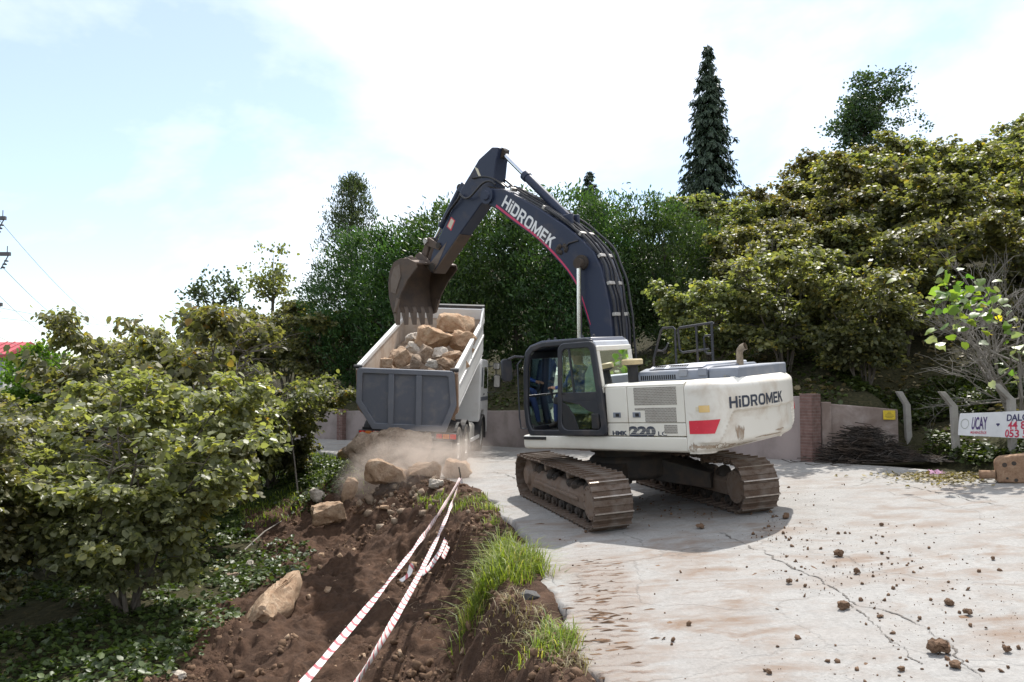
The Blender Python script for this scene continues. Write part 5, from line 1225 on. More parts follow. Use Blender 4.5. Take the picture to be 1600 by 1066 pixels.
# --- slender pale tree, airy trees and dark shrubs further left
def slender(seed, H, W, mat, n=190, leaf=.15, nl=34):
    r = np.random.default_rng(seed); cl = []; wood = MB().tube([(0, 0, -.3), (.04, 0, H * .5), (0, .05, H * .96)], [.12, .07, .012], 6)
    for i in range(n):
        u = r.uniform(0, 1) ** .8; z = H * (.14 + .86 * u); rr = W * .5 * (1 - u) ** .55 * r.uniform(.2, 1.0) + .06; a = r.uniform(0, 6.28)
        cl.append(((rr * math.cos(a), rr * math.sin(a), z), np.array([math.cos(a) * .6, math.sin(a) * .6, .8])))
        if i % 4 == 0: wood.tube([(0, 0, max(.2, z - .9)), (rr * .6 * math.cos(a), rr * .6 * math.sin(a), z - .3), (rr * math.cos(a), rr * math.sin(a), z + .1)], [.025, .015, .006], 4)
    return clump_tree(seed, cl, nl, leaf, mat, NAR, .34, .9, .8), wmesh(wood)
f, w = slender(21, 9.6, 5.0, 'poplar_leaf', 380)
plant('slender_tree', drop(-7.2, 37.0, -.1), f, w, 'tall slender grey-green tree left of the laurel row', 'tree', None, 0, .97, tname='trunk')
def airy(seed, H, W, mat, limbs=9, leaf=.14, nl=26, tmpl=HAZ, rad=.42, fill=0):
    r = np.random.default_rng(seed); cl = []; wood = MB().tube([(0, 0, -.4), (.05, .04, H * .35), (-.03, 0, H * .7), (0, .03, H * .97)], [H * .022, H * .016, H * .009, .01], 7)
    for i in range(limbs):
        z0 = H * r.uniform(.28, .75); a = 2 * math.pi * i / limbs * 1.9 + r.uniform(-.4, .4); ln = W * .5 * r.uniform(.6, 1.05) * (1.15 - .5 * z0 / H)
        p0 = np.array([0, 0, z0]); p2 = p0 + np.array([math.cos(a) * ln, math.sin(a) * ln, H * r.uniform(.08, .24)]); p1 = (p0 + p2) / 2 + np.array([0, 0, -.05 * H * .2])
        wood.tube([tuple(p0), tuple(p1), tuple(p2)], [H * .009, H * .006, .012], 5)
        for k in range(9):
            t = r.uniform(.3, 1.05); q = p0 + (p2 - p0) * t + r.normal(0, .28, 3) * np.array([1, 1, .8]); cl.append((tuple(q), unit(np.array([[math.cos(a), math.sin(a), .5]]))[0]))
    for k in range(fill):
        u = r.uniform(0, 1); z = H * (.30 + .70 * u); a = r.uniform(0, 6.28); q = W * .5 * math.sin(math.pi * (.12 + .83 * u)) ** .8 * r.uniform(.45, 1.05) * (1 + .3 * math.sin(a * 2 + seed)); cl.append(((q * math.cos(a), q * math.sin(a), z), np.array([math.cos(a), math.sin(a), .5])))
    for k in range(22): cl.append(((r.normal(0, W * .13), r.normal(0, W * .13), H * r.uniform(.55, 1.0)), np.array([0, 0, 1.0])))
    return clump_tree(seed, cl, nl, leaf, mat, tmpl, rad, .9, .2), wmesh(wood)
f, w = airy(31, 6.4, 4.2, 'poplar_leaf', 10, .16, 24); f2, w2 = airy(32, 6.6, 3.2, 'hazel_leaf', 8, .16, 20)
plant('airy_tree', drop(-16.2, 45.0, -.1), f, w, 'airy blue-green tree standing behind the left hazels', 'tree', 'small trees behind the left hazels', 0, .98, tname='trunk')
plant('airy_tree', drop(-12.4, 43.0, -.1), f2, w2, 'airy yellow-green tree between the blue-green one and the laurels', 'tree', 'small trees behind the left hazels', 1, 1.0, tname='trunk')
for x, y, s, rz, lb in ((-12.2, 38.8, .98, .4, 'dark hazel bush beyond the road, left of the slender tree'), (-10.1, 37.6, 1.12, 1.9, 'dark hazel bush at the foot of the slender tree'), (-8.2, 36.0, 1.0, 2.7, 'dark hazel bush between the slender tree and the truck'), (-14.6, 41, .95, 4.0, 'dark hazel bush below the airy blue-green tree')):
    plant('hazel_bush', drop(x, y), HS[0][0], HS[0][1], lb, 'bush', 'dark bushes across the road', rz, s)
f, w = airy(33, 4.3, 3.0, 'fresh_leaf', 12, .15, 44, HAZ, .34)
plant('young_tree', drop(-20.2, 35.5, -.1), f, w, 'small bright green tree beside the red roofed house', 'tree', None, 0, 1.12, tname='trunk')
# --- conifers
def conifer(seed, H, W, lay=46, per=13, droop=.55):
    r = np.random.default_rng(seed); lf = Leafage(); wood = MB().tube([(0, 0, -.3), (0, 0, H * .5), (.03, 0, H)], [H * .018, H * .011, .012], 7)
    for i in range(lay):
        u = (i + .5) / lay; z = H * (.03 + .97 * u); R0 = W * .5 * (1 - u) ** .82 * (1 + .22 * math.sin(i * 2.1)) + .10
        for k in range(per if u < .85 else 6):
            a = r.uniform(0, 6.28); L0 = R0 * r.uniform(.6, 1.12); tip = np.array([math.cos(a) * L0, math.sin(a) * L0, -droop * L0 * .55]); n = int(16 + 26 * L0)
            t = r.uniform(.12, 1.05, n)[:, None]; P = np.array([0, 0, z]) + tip * t + np.array([0, 0, .22 * L0]) * np.sin(t * 2.6) + r.normal(0, .05, (n, 3))
            A = np.array([math.cos(a) * .5, math.sin(a) * .5, -.9]) + r.normal(0, .35, (n, 3)); lf.add(P, A, np.array([math.cos(a), math.sin(a), .6]) + r.normal(0, .5, (n, 3)), .30 * r.uniform(.5, 1.15, n), np.clip(r.normal(.45, .22, n), 0, 1))
            if k % 4 == 0: wood.tube([(0, 0, z), tuple(np.array([0, 0, z]) + tip * .6 + np.array([0, 0, .2 * L0]))], [.03 * (1 - u) + .006, .006], 4, False)
    return lf.mesh('foliage', 'needle', NAR), wmesh(wood)
f, w = conifer(51, 12.4, 4.1, 54, 14)
px, d = 1112, 45.0; plant('conifer', drop((px - 800) / FPX * d, d, -.2), f, w, 'tall dark conifer with drooping branches standing above the hazels', 'tree', None, 0, 1.0, tname='trunk')
f2, w2 = conifer(52, 8.5, 4.0, 30, 11, .2)
px, d = 922, 46.0; plant('conifer', drop((px - 800) / FPX * d, d, -.2), f2, w2, 'small conifer tip showing above the laurels right of the boom', 'tree', None, 0, .70, tname='trunk')
f, w = airy(35, 11.5, 5.4, 'tree_leaf', 22, .17, 48, HAZ, .55, 110)
px, d = 1368, 45.0; p = drop((px - 800) / FPX * d, d, -.2); plant('broadleaf_tree', p, f, w, 'tall dark broadleaf tree on the skyline above the hazels', 'tree', None, .5, (16.9 - p.z) / 11.5, tname='trunk')
px, d = 1620, 33.0; f, w = airy(36, 6.0, 4.4, 'tree_leaf', 14, .15, 36, HAZ, .5, 60); plant('broadleaf_tree', drop((px - 800) / FPX * d, d, -.2), f, w, 'leafy tree on the skyline at the right picture edge', 'tree', None, .5, .72, tname='trunk')
# ---------------------------------------------------------------- grass, ground cover, crumbs
def tri_ground(x, y):
    z = terrain(x, y)[0]; m = (x > FX0) & (x < FX1) & (y > FY0) & (y < FY1)
    i = np.clip(np.rint((x - FX0) / (FX1 - FX0) * 249).astype(int), 0, 249); j = np.clip(np.rint((y - FY0) / (FY1 - FY0) * 469).astype(int), 0, 469)
    return np.where(m, EMB[2][j * 250 + i], z)
def blades(P, H, W, lean, r, name, mat, label, cat):
    """grass blades: two bent quads each"""
    n = len(P); az = r.uniform(0, 6.28, n); d = np.c_[np.cos(az), np.sin(az), np.zeros(n)]; sd = np.c_[-d[:, 1], d[:, 0], np.zeros(n)]
    up = np.array([0, 0, 1.0]); l = lean * r.uniform(.3, 1.3, n)[:, None]; H = H[:, None]; W = W[:, None]
    p1 = P + up * H * .6 + d * H * l * .35; p2 = P + up * H * (1 - .35 * l) + d * H * l
    V = np.stack([P - sd * W, P + sd * W, p1 + sd * W * .8, p1 - sd * W * .8, p2 + sd * W * .12, p2 - sd * W * .12], 1).reshape(-1, 3)
    b = (np.arange(n) * 6)[:, None, None]; F = (b + np.array([[0, 1, 2, 3], [3, 2, 4, 5]])[None]).reshape(-1, 4)
    me = fast_mesh(name, V, F, mat, {'rnd': np.repeat(np.clip(r.normal(.5, .25, n), 0, 1), 6)})
    return tag(obj(name, me), label, cat, kind='stuff')
def tufts(centres, r, per, spread):
    P = []
    for (x, y, k) in centres:
        n = int(per * k); P.append(np.c_[r.normal(x, spread * k ** .5, n), r.normal(y, spread * 1.3 * k ** .5, n)])
    return np.concatenate(P)
r_ = np.random.default_rng(5)
def crest_spots(pxs):
    out = []
    for px, py, k in pxs:
        p = ground_at(px, py); out.append((p.x, p.y, k))
    return out
C1 = crest_spots([(775, 905, 1.5), (800, 895, 1.6), (820, 890, 1.3), (838, 895, .9), (760, 925, 1.0), (745, 955, .7), (735, 985, .5), (800, 915, 1.0), (770, 885, 1.0), (785, 870, .7)])
xy = tufts(C1, r_, 210, .12); P = np.c_[xy, tri_ground(xy[:, 0], xy[:, 1]) - .01]
blades(P, r_.uniform(.10, .46, len(P)) , r_.uniform(.003, .0075, len(P)), 1.0, r_, 'roadside_grass', 'grass_blade', 'lush bright green grass tuft hanging over the edge of the cut bank', 'grass')
C2 = crest_spots([(700, 790, .5), (680, 785, .4), (660, 790, .25), (745, 790, .6), (765, 800, .5), (770, 822, .3), (845, 1012, .5), (865, 1020, .6), (885, 1010, .35), (715, 800, .3)])
xy = tufts(C2, r_, 230, .15); P = np.c_[xy, tri_ground(xy[:, 0], xy[:, 1]) - .01]
blades(P, r_.uniform(.05, .26, len(P)), r_.uniform(.003, .007, len(P)), 1.0, r_, 'verge_grass', 'grass_blade', 'short green grass tufts along the broken road edge near the tape', 'grass')
# dry straw among it
xy = tufts(crest_spots([(835, 1000, .6), (860, 1005, .6), (760, 930, .5), (790, 960, .5), (815, 985, .5), (900, 1040, .5)]), r_, 220, .16); P = np.c_[xy, tri_ground(xy[:, 0], xy[:, 1])]
blades(P, r_.uniform(.05, .16, len(P)), r_.uniform(.003, .005, len(P)), 1.4, r_, 'dry_straw', 'dry_grass', 'dry straw and dead stalks along the broken road edge', 'straw')
# grass on the bank left of the truck
n = 15000; x = r_.uniform(-10.5, -3.2, n); y = r_.uniform(18.5, 31, n); z, s, h = terrain(x, y); m = (s > .05) & (s < 3.2) & (vnoise(x * 1.2, y * 1.2, 4) > -.35)
x, y = x[m], y[m]; P = np.c_[x, y, tri_ground(x, y) - .01]
blades(P, r_.uniform(.06, .18, len(P)), r_.uniform(.006, .012, len(P)), .8, r_, 'bank_grass', 'grass_blade', 'green grass on the bank below the road left of the dumped boulders', 'grass')
def cover(n, x0, x1, y0, y1, test, size, name, label, mat='cover_leaf', hmax=.16, seed=1):
    r = np.random.default_rng(seed); x = r.uniform(x0, x1, n); y = r.uniform(y0, y1, n); z, s, h = terrain(x, y); m = test(x, y, s, h) & (fbm(x * .9, y * .9, seed, 3) > -.25)
    x, y = x[m], y[m]; k = len(x); P = np.c_[x, y, tri_ground(x, y) + r.uniform(0, hmax, k) * (0.4 + .6 * (vnoise(x * .8, y * .8, 6) > 0))]
    A = np.c_[r.normal(0, 1, k), r.normal(0, 1, k), r.normal(.1, .3, k)]; Nn = np.array([0, 0, 1.0]) + r.normal(0, .45, (k, 3))
    V, F, q = leaves(P, A, Nn, size * r.uniform(.5, 1.4, k), HAZ, np.clip(r.normal(.42, .24, k), 0, 1))
    tag(obj(name, fast_mesh(name, V, F, mat, {'rnd': q})), label, 'ground cover', kind='stuff')
cover(62000, -11, -1.5, 7.5, 26, lambda x, y, s, h: (s > 4.2 - .16 * np.clip(y - 8, 0, 12)) | ((y > 19) & (s > .3)), .075, 'ground_cover', 'low leafy weeds under the hazel bushes on the left slope', seed=1)
cover(52000, 8.0, 15, 12, 21, lambda x, y, s, h: (h > .02) & (h < 4.5) & (y > 13), .085, 'bank_weeds', 'green weeds and nettles on the bank under the banner and posts', hmax=.30, seed=2)
cover(26000, -9, 8.5, 18, 36, lambda x, y, s, h: (h > .35) & (h < 4.0), .10, 'bank_ivy', 'ivy and weeds on the bank above the wall', hmax=.25, seed=3)
cover(16000, 6, 22, 16, 42, lambda x, y, s, h: h > 1.0, .13, 'hill_litter', 'brown leaf litter on the hillside under the hazels', 'dry_grass', .05, 4)
# crumbs of earth: squashed lumps in one mesh
t_ = (1 + 5 ** .5) / 2
ICO = unit(np.array([(-1, t_, 0), (1, t_, 0), (-1, -t_, 0), (1, -t_, 0), (0, -1, t_), (0, 1, t_), (0, -1, -t_), (0, 1, -t_), (t_, 0, -1), (t_, 0, 1), (-t_, 0, -1), (-t_, 0, 1)]))
ICF = np.array([(0,11,5),(0,5,1),(0,1,7),(0,7,10),(0,10,11),(1,5,9),(5,11,4),(11,10,2),(10,7,6),(7,1,8),(3,9,4),(3,4,2),(3,2,6),(3,6,8),(3,8,9),(4,9,5),(2,4,11),(6,2,10),(8,6,7),(9,8,1)])
def crumbs(P, S, name, mat, label, cat, r):
    n = len(P); V = np.sign(ICO[None]) * np.abs(ICO[None]) ** .7 * r.uniform(.55, 1.3, (n, 12, 1)) * r.uniform(.5, 1.45, (n, 1, 3)) * S[:, None, None]
    q = unit(r.normal(size=(n, 4))); w_, x_, y_, z_ = q.T; Rm = np.stack([1-2*(y_*y_+z_*z_), 2*(x_*y_-z_*w_), 2*(x_*z_+y_*w_), 2*(x_*y_+z_*w_), 1-2*(x_*x_+z_*z_), 2*(y_*z_-x_*w_), 2*(x_*z_-y_*w_), 2*(y_*z_+x_*w_), 1-2*(x_*x_+y_*y_)], 1).reshape(n, 3, 3)
    V = np.einsum('nij,nkj->nki', Rm, V); V = V + P[:, None] + np.array([0, 0, 1.0]) * S[:, None, None] * .45
    F = (np.arange(n) * 12)[:, None, None] + ICF[None]
    tag(obj(name, fast_mesh(name, V.reshape(-1, 3), F.reshape(-1, 3), mat)), label, cat, kind='stuff')
n = 20000; x = r_.uniform(-5, 1.0, n); y = r_.uniform(4.5, 19.5, n); z, s, h = terrain(x, y); zn = zone_at(x, y, s, h)[:, 0]
m = (zn > .45) & (s > -.15) & (fbm(x * .8, y * .8, 3, 3) > -.05); x, y = x[m], y[m]
crumbs(np.c_[x, y, tri_ground(x, y)], .008 + .042 * r_.random(len(x)) ** 5, 'earth_crumbs', 'clod_earth', 'crumbled earth and small clods on the bare bank', 'earth', r_)
# dirt scattered on the concrete: denser in a swathe in front of the machine
n = 7000; x = r_.uniform(.6, 9.0, n); y = r_.uniform(4.5, 15, n); w = np.exp(-((x - 3.2 - .12 * (11 - y)) / 1.6) ** 2) * .8 + .035 + .5 * np.exp(-((x - .75) / .5) ** 2); z, s, h = terrain(x, y)
m = (r_.random(n) < w * (.08 + 1.0 * (fbm(x * .75, y * .75, 6, 3) > .12))) & (s < -.2) & (h < -.1); x, y = x[m], y[m]
crumbs(np.c_[x, y, zroad(x, y) + .002], .004 + .020 * r_.random(len(x)) ** 5, 'road_dirt', 'clod_earth', 'small dry dirt crumbs strewn over the concrete road', 'dirt', r_)
# larger clods one can count
CL = [(1318, 953, 0.122, 'round brown clod on the concrete in the lower right'), (1468, 1022, 0.173, 'largest brown clod at the lower right, above a crumbled patch'), (1492, 1045, 0.115, 'flattened clod just right of the largest one'), (1228, 811, 0.122, 'brown clod beside the far track of the excavator'), (1310, 870, 0.115, 'dark clod in the middle of the sunlit concrete'), (1338, 896, 0.072, 'small clod below the dark middle one'), (1377, 822, 0.058, 'small dark clod far right on the concrete'), (1484, 946, 0.094, 'brown clod near the right side, above the crack'), (1512, 962, 0.079, 'small clod right of the brown one near the crack'), (1232, 912, 0.072, 'small clod beside the long crack'), (1376, 966, 0.065, 'flat tan clod below the round brown one'), (1552, 876, 0.058, 'small dark clod at the right edge of the concrete'), (1408, 1050, 0.065, 'small clod at the bottom edge left of the largest one'), (1202, 1054, 0.058, 'tiny clod at the bottom edge of the concrete'), (1095, 826, 0.144, 'flat brown mud cake in the shade behind the excavator'), (1574, 1020, 0.072, 'small clod in the lower right corner')]
for px, py, d, lb in CL:
    p = road_pt(px, py); rock('dirt_clod', 'clod_earth', (p.x, p.y, p.z + .006), (d, d * .85, d * (.35 if 'flat' in lb else .62)), (0, 0, random.uniform(0, 180)), lb, 'clods of earth on the road', 'clod', sit=d * .05, cuts=2, npts=24, rough=.16)

crumbs(HEAP[0], HEAP[1], 'heap_rubble', 'rock_brown', 'loose small rubble around the dumped boulders', 'rubble', r_)
n = 260; x = r_.uniform(-4.2, .2, n); y = r_.uniform(5, 18, n); z, s, h = terrain(x, y); m = (zone_at(x, y, s, h)[:, 0] > .5) & (s > .1); x, y = x[m], y[m]
crumbs(np.c_[x, y, tri_ground(x, y) - .015], .012 + .05 * r_.random(len(x)) ** 4, 'bank_stones', 'rock_tan', 'small half-buried stones in the brown bank', 'stones', r_)
def roots():
    mb = MB(); n = 240
    for k in range(n):
        x, y = r_.uniform(-2.2, .1), r_.uniform(7, 17); z, s, h = terrain(np.array([x]), np.array([y]))
        if not (.05 < s[0] < 1.7): continue
        p = np.array([x, y, ez(x, y) - .01]); P = [p]; d = r_.normal(0, 1, 3) * [1, 1, .3]; d /= np.linalg.norm(d)
        for q in range(4):
            d = d + r_.normal(0, .45, 3); d /= np.linalg.norm(d); c = P[-1] + d * r_.uniform(.03, .08); c[2] = max(c[2], ez(c[0], c[1]) - .004) + .004; P.append(c)
        mb.tube([tuple(c) for c in P], list(np.linspace(.0045, .0012, 5)), 3, False)
    o = mb.build('torn_roots', 'dry_root'); tag(o, 'fine torn roots sticking out of the cut bank', 'roots', kind='stuff')
paint('dry_root', (.26, .19, .13), .9, .3); roots()
# thin mud pads pressed on the concrete by the tracks
def mud_pads():
    mb = MB(); r = np.random.default_rng(41)
    for k in range(130):
        if k < 120: y = r.uniform(5.2, 10.6); x = .60 + .085 * (y - 5) + r.normal(0, .17); L_, W_ = r.uniform(.02, .13) , r.uniform(.008, .028); a = r.normal(0, .25); x = round((x - .6) / .02) * .02 + .6
        else: y = r.uniform(6, 13.2); x = 1.6 + r.normal(0, 1.3) + .15 * (12 - y); L_, W_ = r.uniform(.03, .12), r.uniform(.02, .07); a = r.uniform(0, 3)
        n = 9; zc = float(zroad(x, y)) + .006; vs = [(x, y, zc + r.uniform(.003, .008))]
        for q in range(n):
            t = 2 * math.pi * q / n; u = L_ * math.cos(t) * r.uniform(.6, 1.2); v = W_ * math.sin(t) * r.uniform(.6, 1.3); vs.append((x + u * math.cos(a) - v * math.sin(a), y + u * math.sin(a) + v * math.cos(a), zc - .010))
        mb.add(vs, [(0, 1 + q, 1 + (q + 1) % n) for q in range(n)])
    o = mb.build('track_mud', 'clod_earth', smooth=True); tag(o, 'pressed bars and cakes of mud left by the tracks on the concrete', 'mud', kind='stuff')
mud_pads()
# ---------------------------------------------------------------- wall, posts, banner, sign
paint('wall_render', (.33, .275, .26), .9, .7, (.15, .125, .11), 1.1, bump=.7, lo=.44, hi=.72, var=.35)
paint('wall_stained', (.22, .165, .14), .9, .85, (.40, .34, .31), 1.7, bump=.8, lo=.42, hi=.66, var=.4)
paint('post_concrete', (.34, .32, .29), .9, .5, (.14, .12, .10), 4, bump=.5)
paint('sign_yellow', (.72, .52, .03), .5, .2, (.2, .15, .05), 8); paint('sign_ink', (.12, .09, .03), .6, 0)
paint('banner_cloth', (.74, .74, .75), .6, .25, (.35, .32, .28), 3, lo=.55, hi=.8)
paint('ink_purple', (.085, .05, .17), .6, .1); paint('ink_red', (.55, .04, .09), .6, .1); paint('ink_navy', (.05, .045, .12), .6, .1); paint('ink_pale', (.42, .43, .40), .6, .1)
rocky('rust_block', [(.15, .085, .05), (.26, .155, .095), (.34, .22, .14), (.40, .28, .19)], 6, .9, .03)
def brickmat():
    m, nt = new_mat('brick'); v = objvec(nt, (1, 1, 1)); sep = N(nt, 'ShaderNodeSeparateXYZ'); nt.links.new(v, sep.inputs[0]); cb = N(nt, 'ShaderNodeCombineXYZ')
    nt.links.new(mth(nt, 'ADD', sep.outputs[0], sep.outputs[1]), cb.inputs[0]); nt.links.new(sep.outputs[2], cb.inputs[1])
    b = N(nt, 'ShaderNodeTexBrick'); b.inputs['Scale'].default_value = 1.0; b.inputs['Brick Width'].default_value = .21; b.inputs['Row Height'].default_value = .068; b.inputs['Mortar Size'].default_value = .006
    b.inputs['Color1'].default_value = (.19, .105, .09, 1); b.inputs['Color2'].default_value = (.145, .08, .068, 1); b.inputs['Mortar'].default_value = (.22, .18, .16, 1); nt.links.new(cb.outputs[0], b.inputs['Vector'])
    n = noise(nt, v, 9, 5); c = mixc(nt, .35, b.outputs['Color'], ramp(nt, n, [(.3, (.07, .05, .045)), (.7, (.28, .20, .18))]))
    finish(nt, c, .9, 0, mth(nt, 'SUBTRACT', 1.0, b.outputs['Fac']), .6, .01, .2); MATS['brick'] = m
brickmat()
def wall_strip(P, tops, th, z0):
    mb = MB(); n = len(P); t = unit(np.gradient(P, axis=0)); nn = np.c_[t[:, 1], -t[:, 0]]; vs = []
    for p, q, zt in zip(P, nn, tops):
        a, b = p, p + q * th; zb = float(zroad(np.clip(p[0], -14, 14), np.clip(p[1], -8, 40))) - z0; vs += [(a[0], a[1], zb), (a[0], a[1], zt), (b[0], b[1], zt - .01), (b[0], b[1], zb)]
    fs = [(4*i+j, 4*i+(j+1) % 4, 4*i+4+(j+1) % 4, 4*i+4+j) for i in range(n-1) for j in range(4)] + [(0, 1, 2, 3), tuple(4*n-4+j for j in (3, 2, 1, 0))]
    return mb.add(vs, fs)
WP = resample(np.array([(6.45, 18.36), (6.0, 18.95), (3.0, 23.28), (-.4, 28.15), (-7.6, 33.05), (-13, 36.75), (-24, 44)]), 60)
ZG = zroad(np.clip(WP[:, 0], -14, 14), np.clip(WP[:, 1], -8, 40)); WT = ZG + np.interp(WP[:, 0], [-24, -7.6, -.4, 6.45], [1.1, 1.1, 1.17, 1.42]) + .02 * vnoise(WP[:, 0] * 1.5, WP[:, 1])
wall = wall_strip(WP, WT, .22, .1).build('boundary_wall', 'wall_render', bevel=.015); tag(wall, 'long low pinkish rendered wall along the far side of the road', 'wall')
for x, y, zt in ((6.52, 18.24, 1.46), (-6.55, 32.30, 1.16), (2.2, 24.4, 1.3)):
    g = float(zroad(x, y)); ang = math.atan2(-.82, .57) if x > -1 else math.atan2(-.56, .83)
    M = Matrix.Translation((x, y, g)) @ Matrix.Rotation(ang, 4, 'Z'); MB().box(-.15, .15, -.17, .17, -.1, zt, M).build('brick_pillar', 'brick', wall, bevel=.012)
SW = np.array([(6.78, 18.42), (7.3, 18.36), (7.9, 18.28), (8.42, 18.2)])[::-1]
sw = wall_strip(SW, np.array([-.60, -.55, -.50, -.46]), .2, .15); swo = sw.build('short_wall', 'wall_stained', bevel=.02); tag(swo, 'short stained wall panel right of the brick pillar behind the brush pile', 'wall')
MB().box(6.78, 7.0, 18.28, 18.50, -1.8, -.44).build('end_pier', 'wall_stained', swo, bevel=.02)
sgn_ = empty('warning_sign', (8.22, 18.19, -.72)); tag(sgn_, 'small yellow notice plate on the short stained wall', 'sign'); sgn_.rotation_euler = (0, 0, R(-8.5))
MB().box(-.125, .125, -.012, .004, -.10, .10).build('plate', 'sign_yellow', sgn_, bevel=.004)
for k, w in enumerate((.035, .045, .085, .095, .06)): MB().box(-w, w, -.0145, -.0125, .06 - .03 * k, .068 - .03 * k).build('print_line', 'sign_ink', sgn_)
def post(px_b, d, hgt, bendx, lb, lean=0):
    x = (px_b - 800) / FPX * d; z = tz(x, d) - .8
    e = empty('fence_post', (x, d, z)); tag(e, lb, 'fence post', 'bent concrete fence posts'); h0 = .8 + hgt
    M1 = MB(); w = .062
    def ring(cx, cz, s=1): return [(cx - w * s, -w, cz), (cx + w * s, -w, cz), (cx + w * s, w, cz), (cx - w * s, w, cz)]
    vs = ring(0, 0) + ring(lean * .6, h0 * .6) + ring(lean, h0) + ring(lean - bendx * .45, h0 + .13) + ring(lean - bendx, h0 + .30)
    fs = [(4*i+j, 4*i+(j+1) % 4, 4*i+4+(j+1) % 4, 4*i+4+j) for i in range(4) for j in range(4)] + [(3, 2, 1, 0), (16, 17, 18, 19)]
    M1.add(vs, fs).build('shaft', 'post_concrete', e, bevel=.012); return Vector((x + lean, d, z + h0))
p1 = post(1418, 18.5, .62, .17, 'bent concrete post beside the yellow sign', -.04)
p2 = post(1492, 17.0, .92, .24, 'bent concrete post at the left end of the banner', -.05)
p3 = post(1578, 15.9, 1.0, .30, 'bent concrete post behind the banner near the right edge', .0)
p4 = post(1700, 14.6, 1.0, .30, 'bent concrete post beyond the right edge carrying the banner', .0)
def banner():
    a, b = at(1500, 646, 16.65), at(1700, 634, 14.45); a2, b2 = at(1497, 680, 16.65), at(1700, 690, 14.45)
    e = empty('banner', a); tag(e, 'white cloth banner with purple and red lettering tied to the posts', 'banner')
    n, k = 40, 8; V = []; ux = (b - a).normalized(); nrm = ux.cross(Vector((0, 0, 1))).normalized(); W = (b - a).length
    def pt(u, v):
        p = a.lerp(b, u).lerp(a2.lerp(b2, u), v); return p + nrm * (.018 * math.sin(u * 19) * (.3 + v) + .012 * math.sin(u * 41 + v * 3)) - Vector((0, 0, .02 * math.sin(math.pi * u) * (1 - v))) - a
    for i in range(n + 1):
        for j in range(k + 1): V.append(tuple(pt(i / n, j / k)))
    ii = np.arange((n + 1) * (k + 1)).reshape(n + 1, k + 1); F = np.stack([ii[:-1, :-1].ravel(), ii[:-1, 1:].ravel(), ii[1:, 1:].ravel(), ii[1:, :-1].ravel()], 1)
    obj('cloth', fast_mesh('cloth', np.array(V), F, 'banner_cloth', None, True), e)
    H = (a - a2).length
    sgnn = 1 if nrm.y < 0 else -1
    def put(body, u0, v0, h, mat, sx=1.0, bold=0.0, wd=None, shear=0.0):
        o = text_mesh(body, h / .69, mat, 'lettering', e, Matrix.Identity(4), sx, shear, 0, bold)
        w = max(q.co.x for q in o.data.vertices); k_ = (wd / w) if wd else 1
        for q in o.data.vertices: q.co = pt(u0 + q.co.x * k_ / W, v0 - q.co.y / H) + nrm * sgnn * .006
    put('UCAY', .115, .70, .22, 'ink_purple', .8, .008, .30); put('MÜHENDİSLİK', .115, .90, .045, 'ink_red', .8, .001, .30)
    put('DALGAZ KESİNTİ', .40, .36, .105, 'ink_navy', 1, .004, 1.25); put('44 82 29', .42, .66, .12, 'ink_red', 1, .004, .62); put('053 517 06', .40, .97, .12, 'ink_red', 1, .004, .78)
    mb = MB(); vs = []
    for q in range(28): t = 2 * math.pi * q / 28; vs += [tuple(pt(.055 + .085 * math.cos(t) / W, .48 + .10 * math.sin(t) / H) + nrm * sgnn * .005), tuple(pt(.055 + .07 * math.cos(t) / W, .48 + .083 * math.sin(t) / H) + nrm * sgnn * .005)]
    mb.add(vs, [(2*q, 2*q+1, (2*q+3) % 56, (2*q+2) % 56) for q in range(28)]).build('emblem', 'ink_pale', e)
    vs = [tuple(pt(.335 + dx / W, .50 + dz / H) + nrm * sgnn * .005) for dx, dz in ((-.03, -.02), (.03, -.02), (.035, .0), (0, .035), (-.035, 0))]; MB().add(vs, [(0, 1, 2, 3, 4)]).build('emblem', 'ink_navy', e)
    for u in (.0, .36, .6): 
        q = pt(u + .004, .02); MB().tube([tuple(q), tuple(q + Vector((0, .06, .06)))], .006, 5).build('tie', 'hose_black', e)
banner()
# rusty block with a round bar at the right edge
p = road_pt(1604, 757); e = empty('rusty_attachment', (p.x, p.y + .25, p.z)); tag(e, 'rusty brown steel block with holes lying at the right road edge', 'steel block'); e.rotation_euler = (0, 0, R(-20)); e.scale = (.85, .85, .85)
MB().prism([(-.36, 0), (.42, .0), (.46, .40), (.30, .60), (-.30, .50), (-.38, .40)], -.16, .18, 'y').build('block', 'rust_block', e, bevel=.03)
for x, z, r0 in ((-.24, .35, .045), (-.08, .385, .042), (-.20, .09, .022), (-.05, .06, .034), (.18, .28, .04)): MB().cyl((x, -.163, z), (x, -.14, z), r0, 14).build('bolt_hole', 'dark_grime', e)
MB().cyl((-.38, 0, .14), (-.66, .02, .13), .085, 16).build('round_bar', 'rust_block', e, smooth=True)
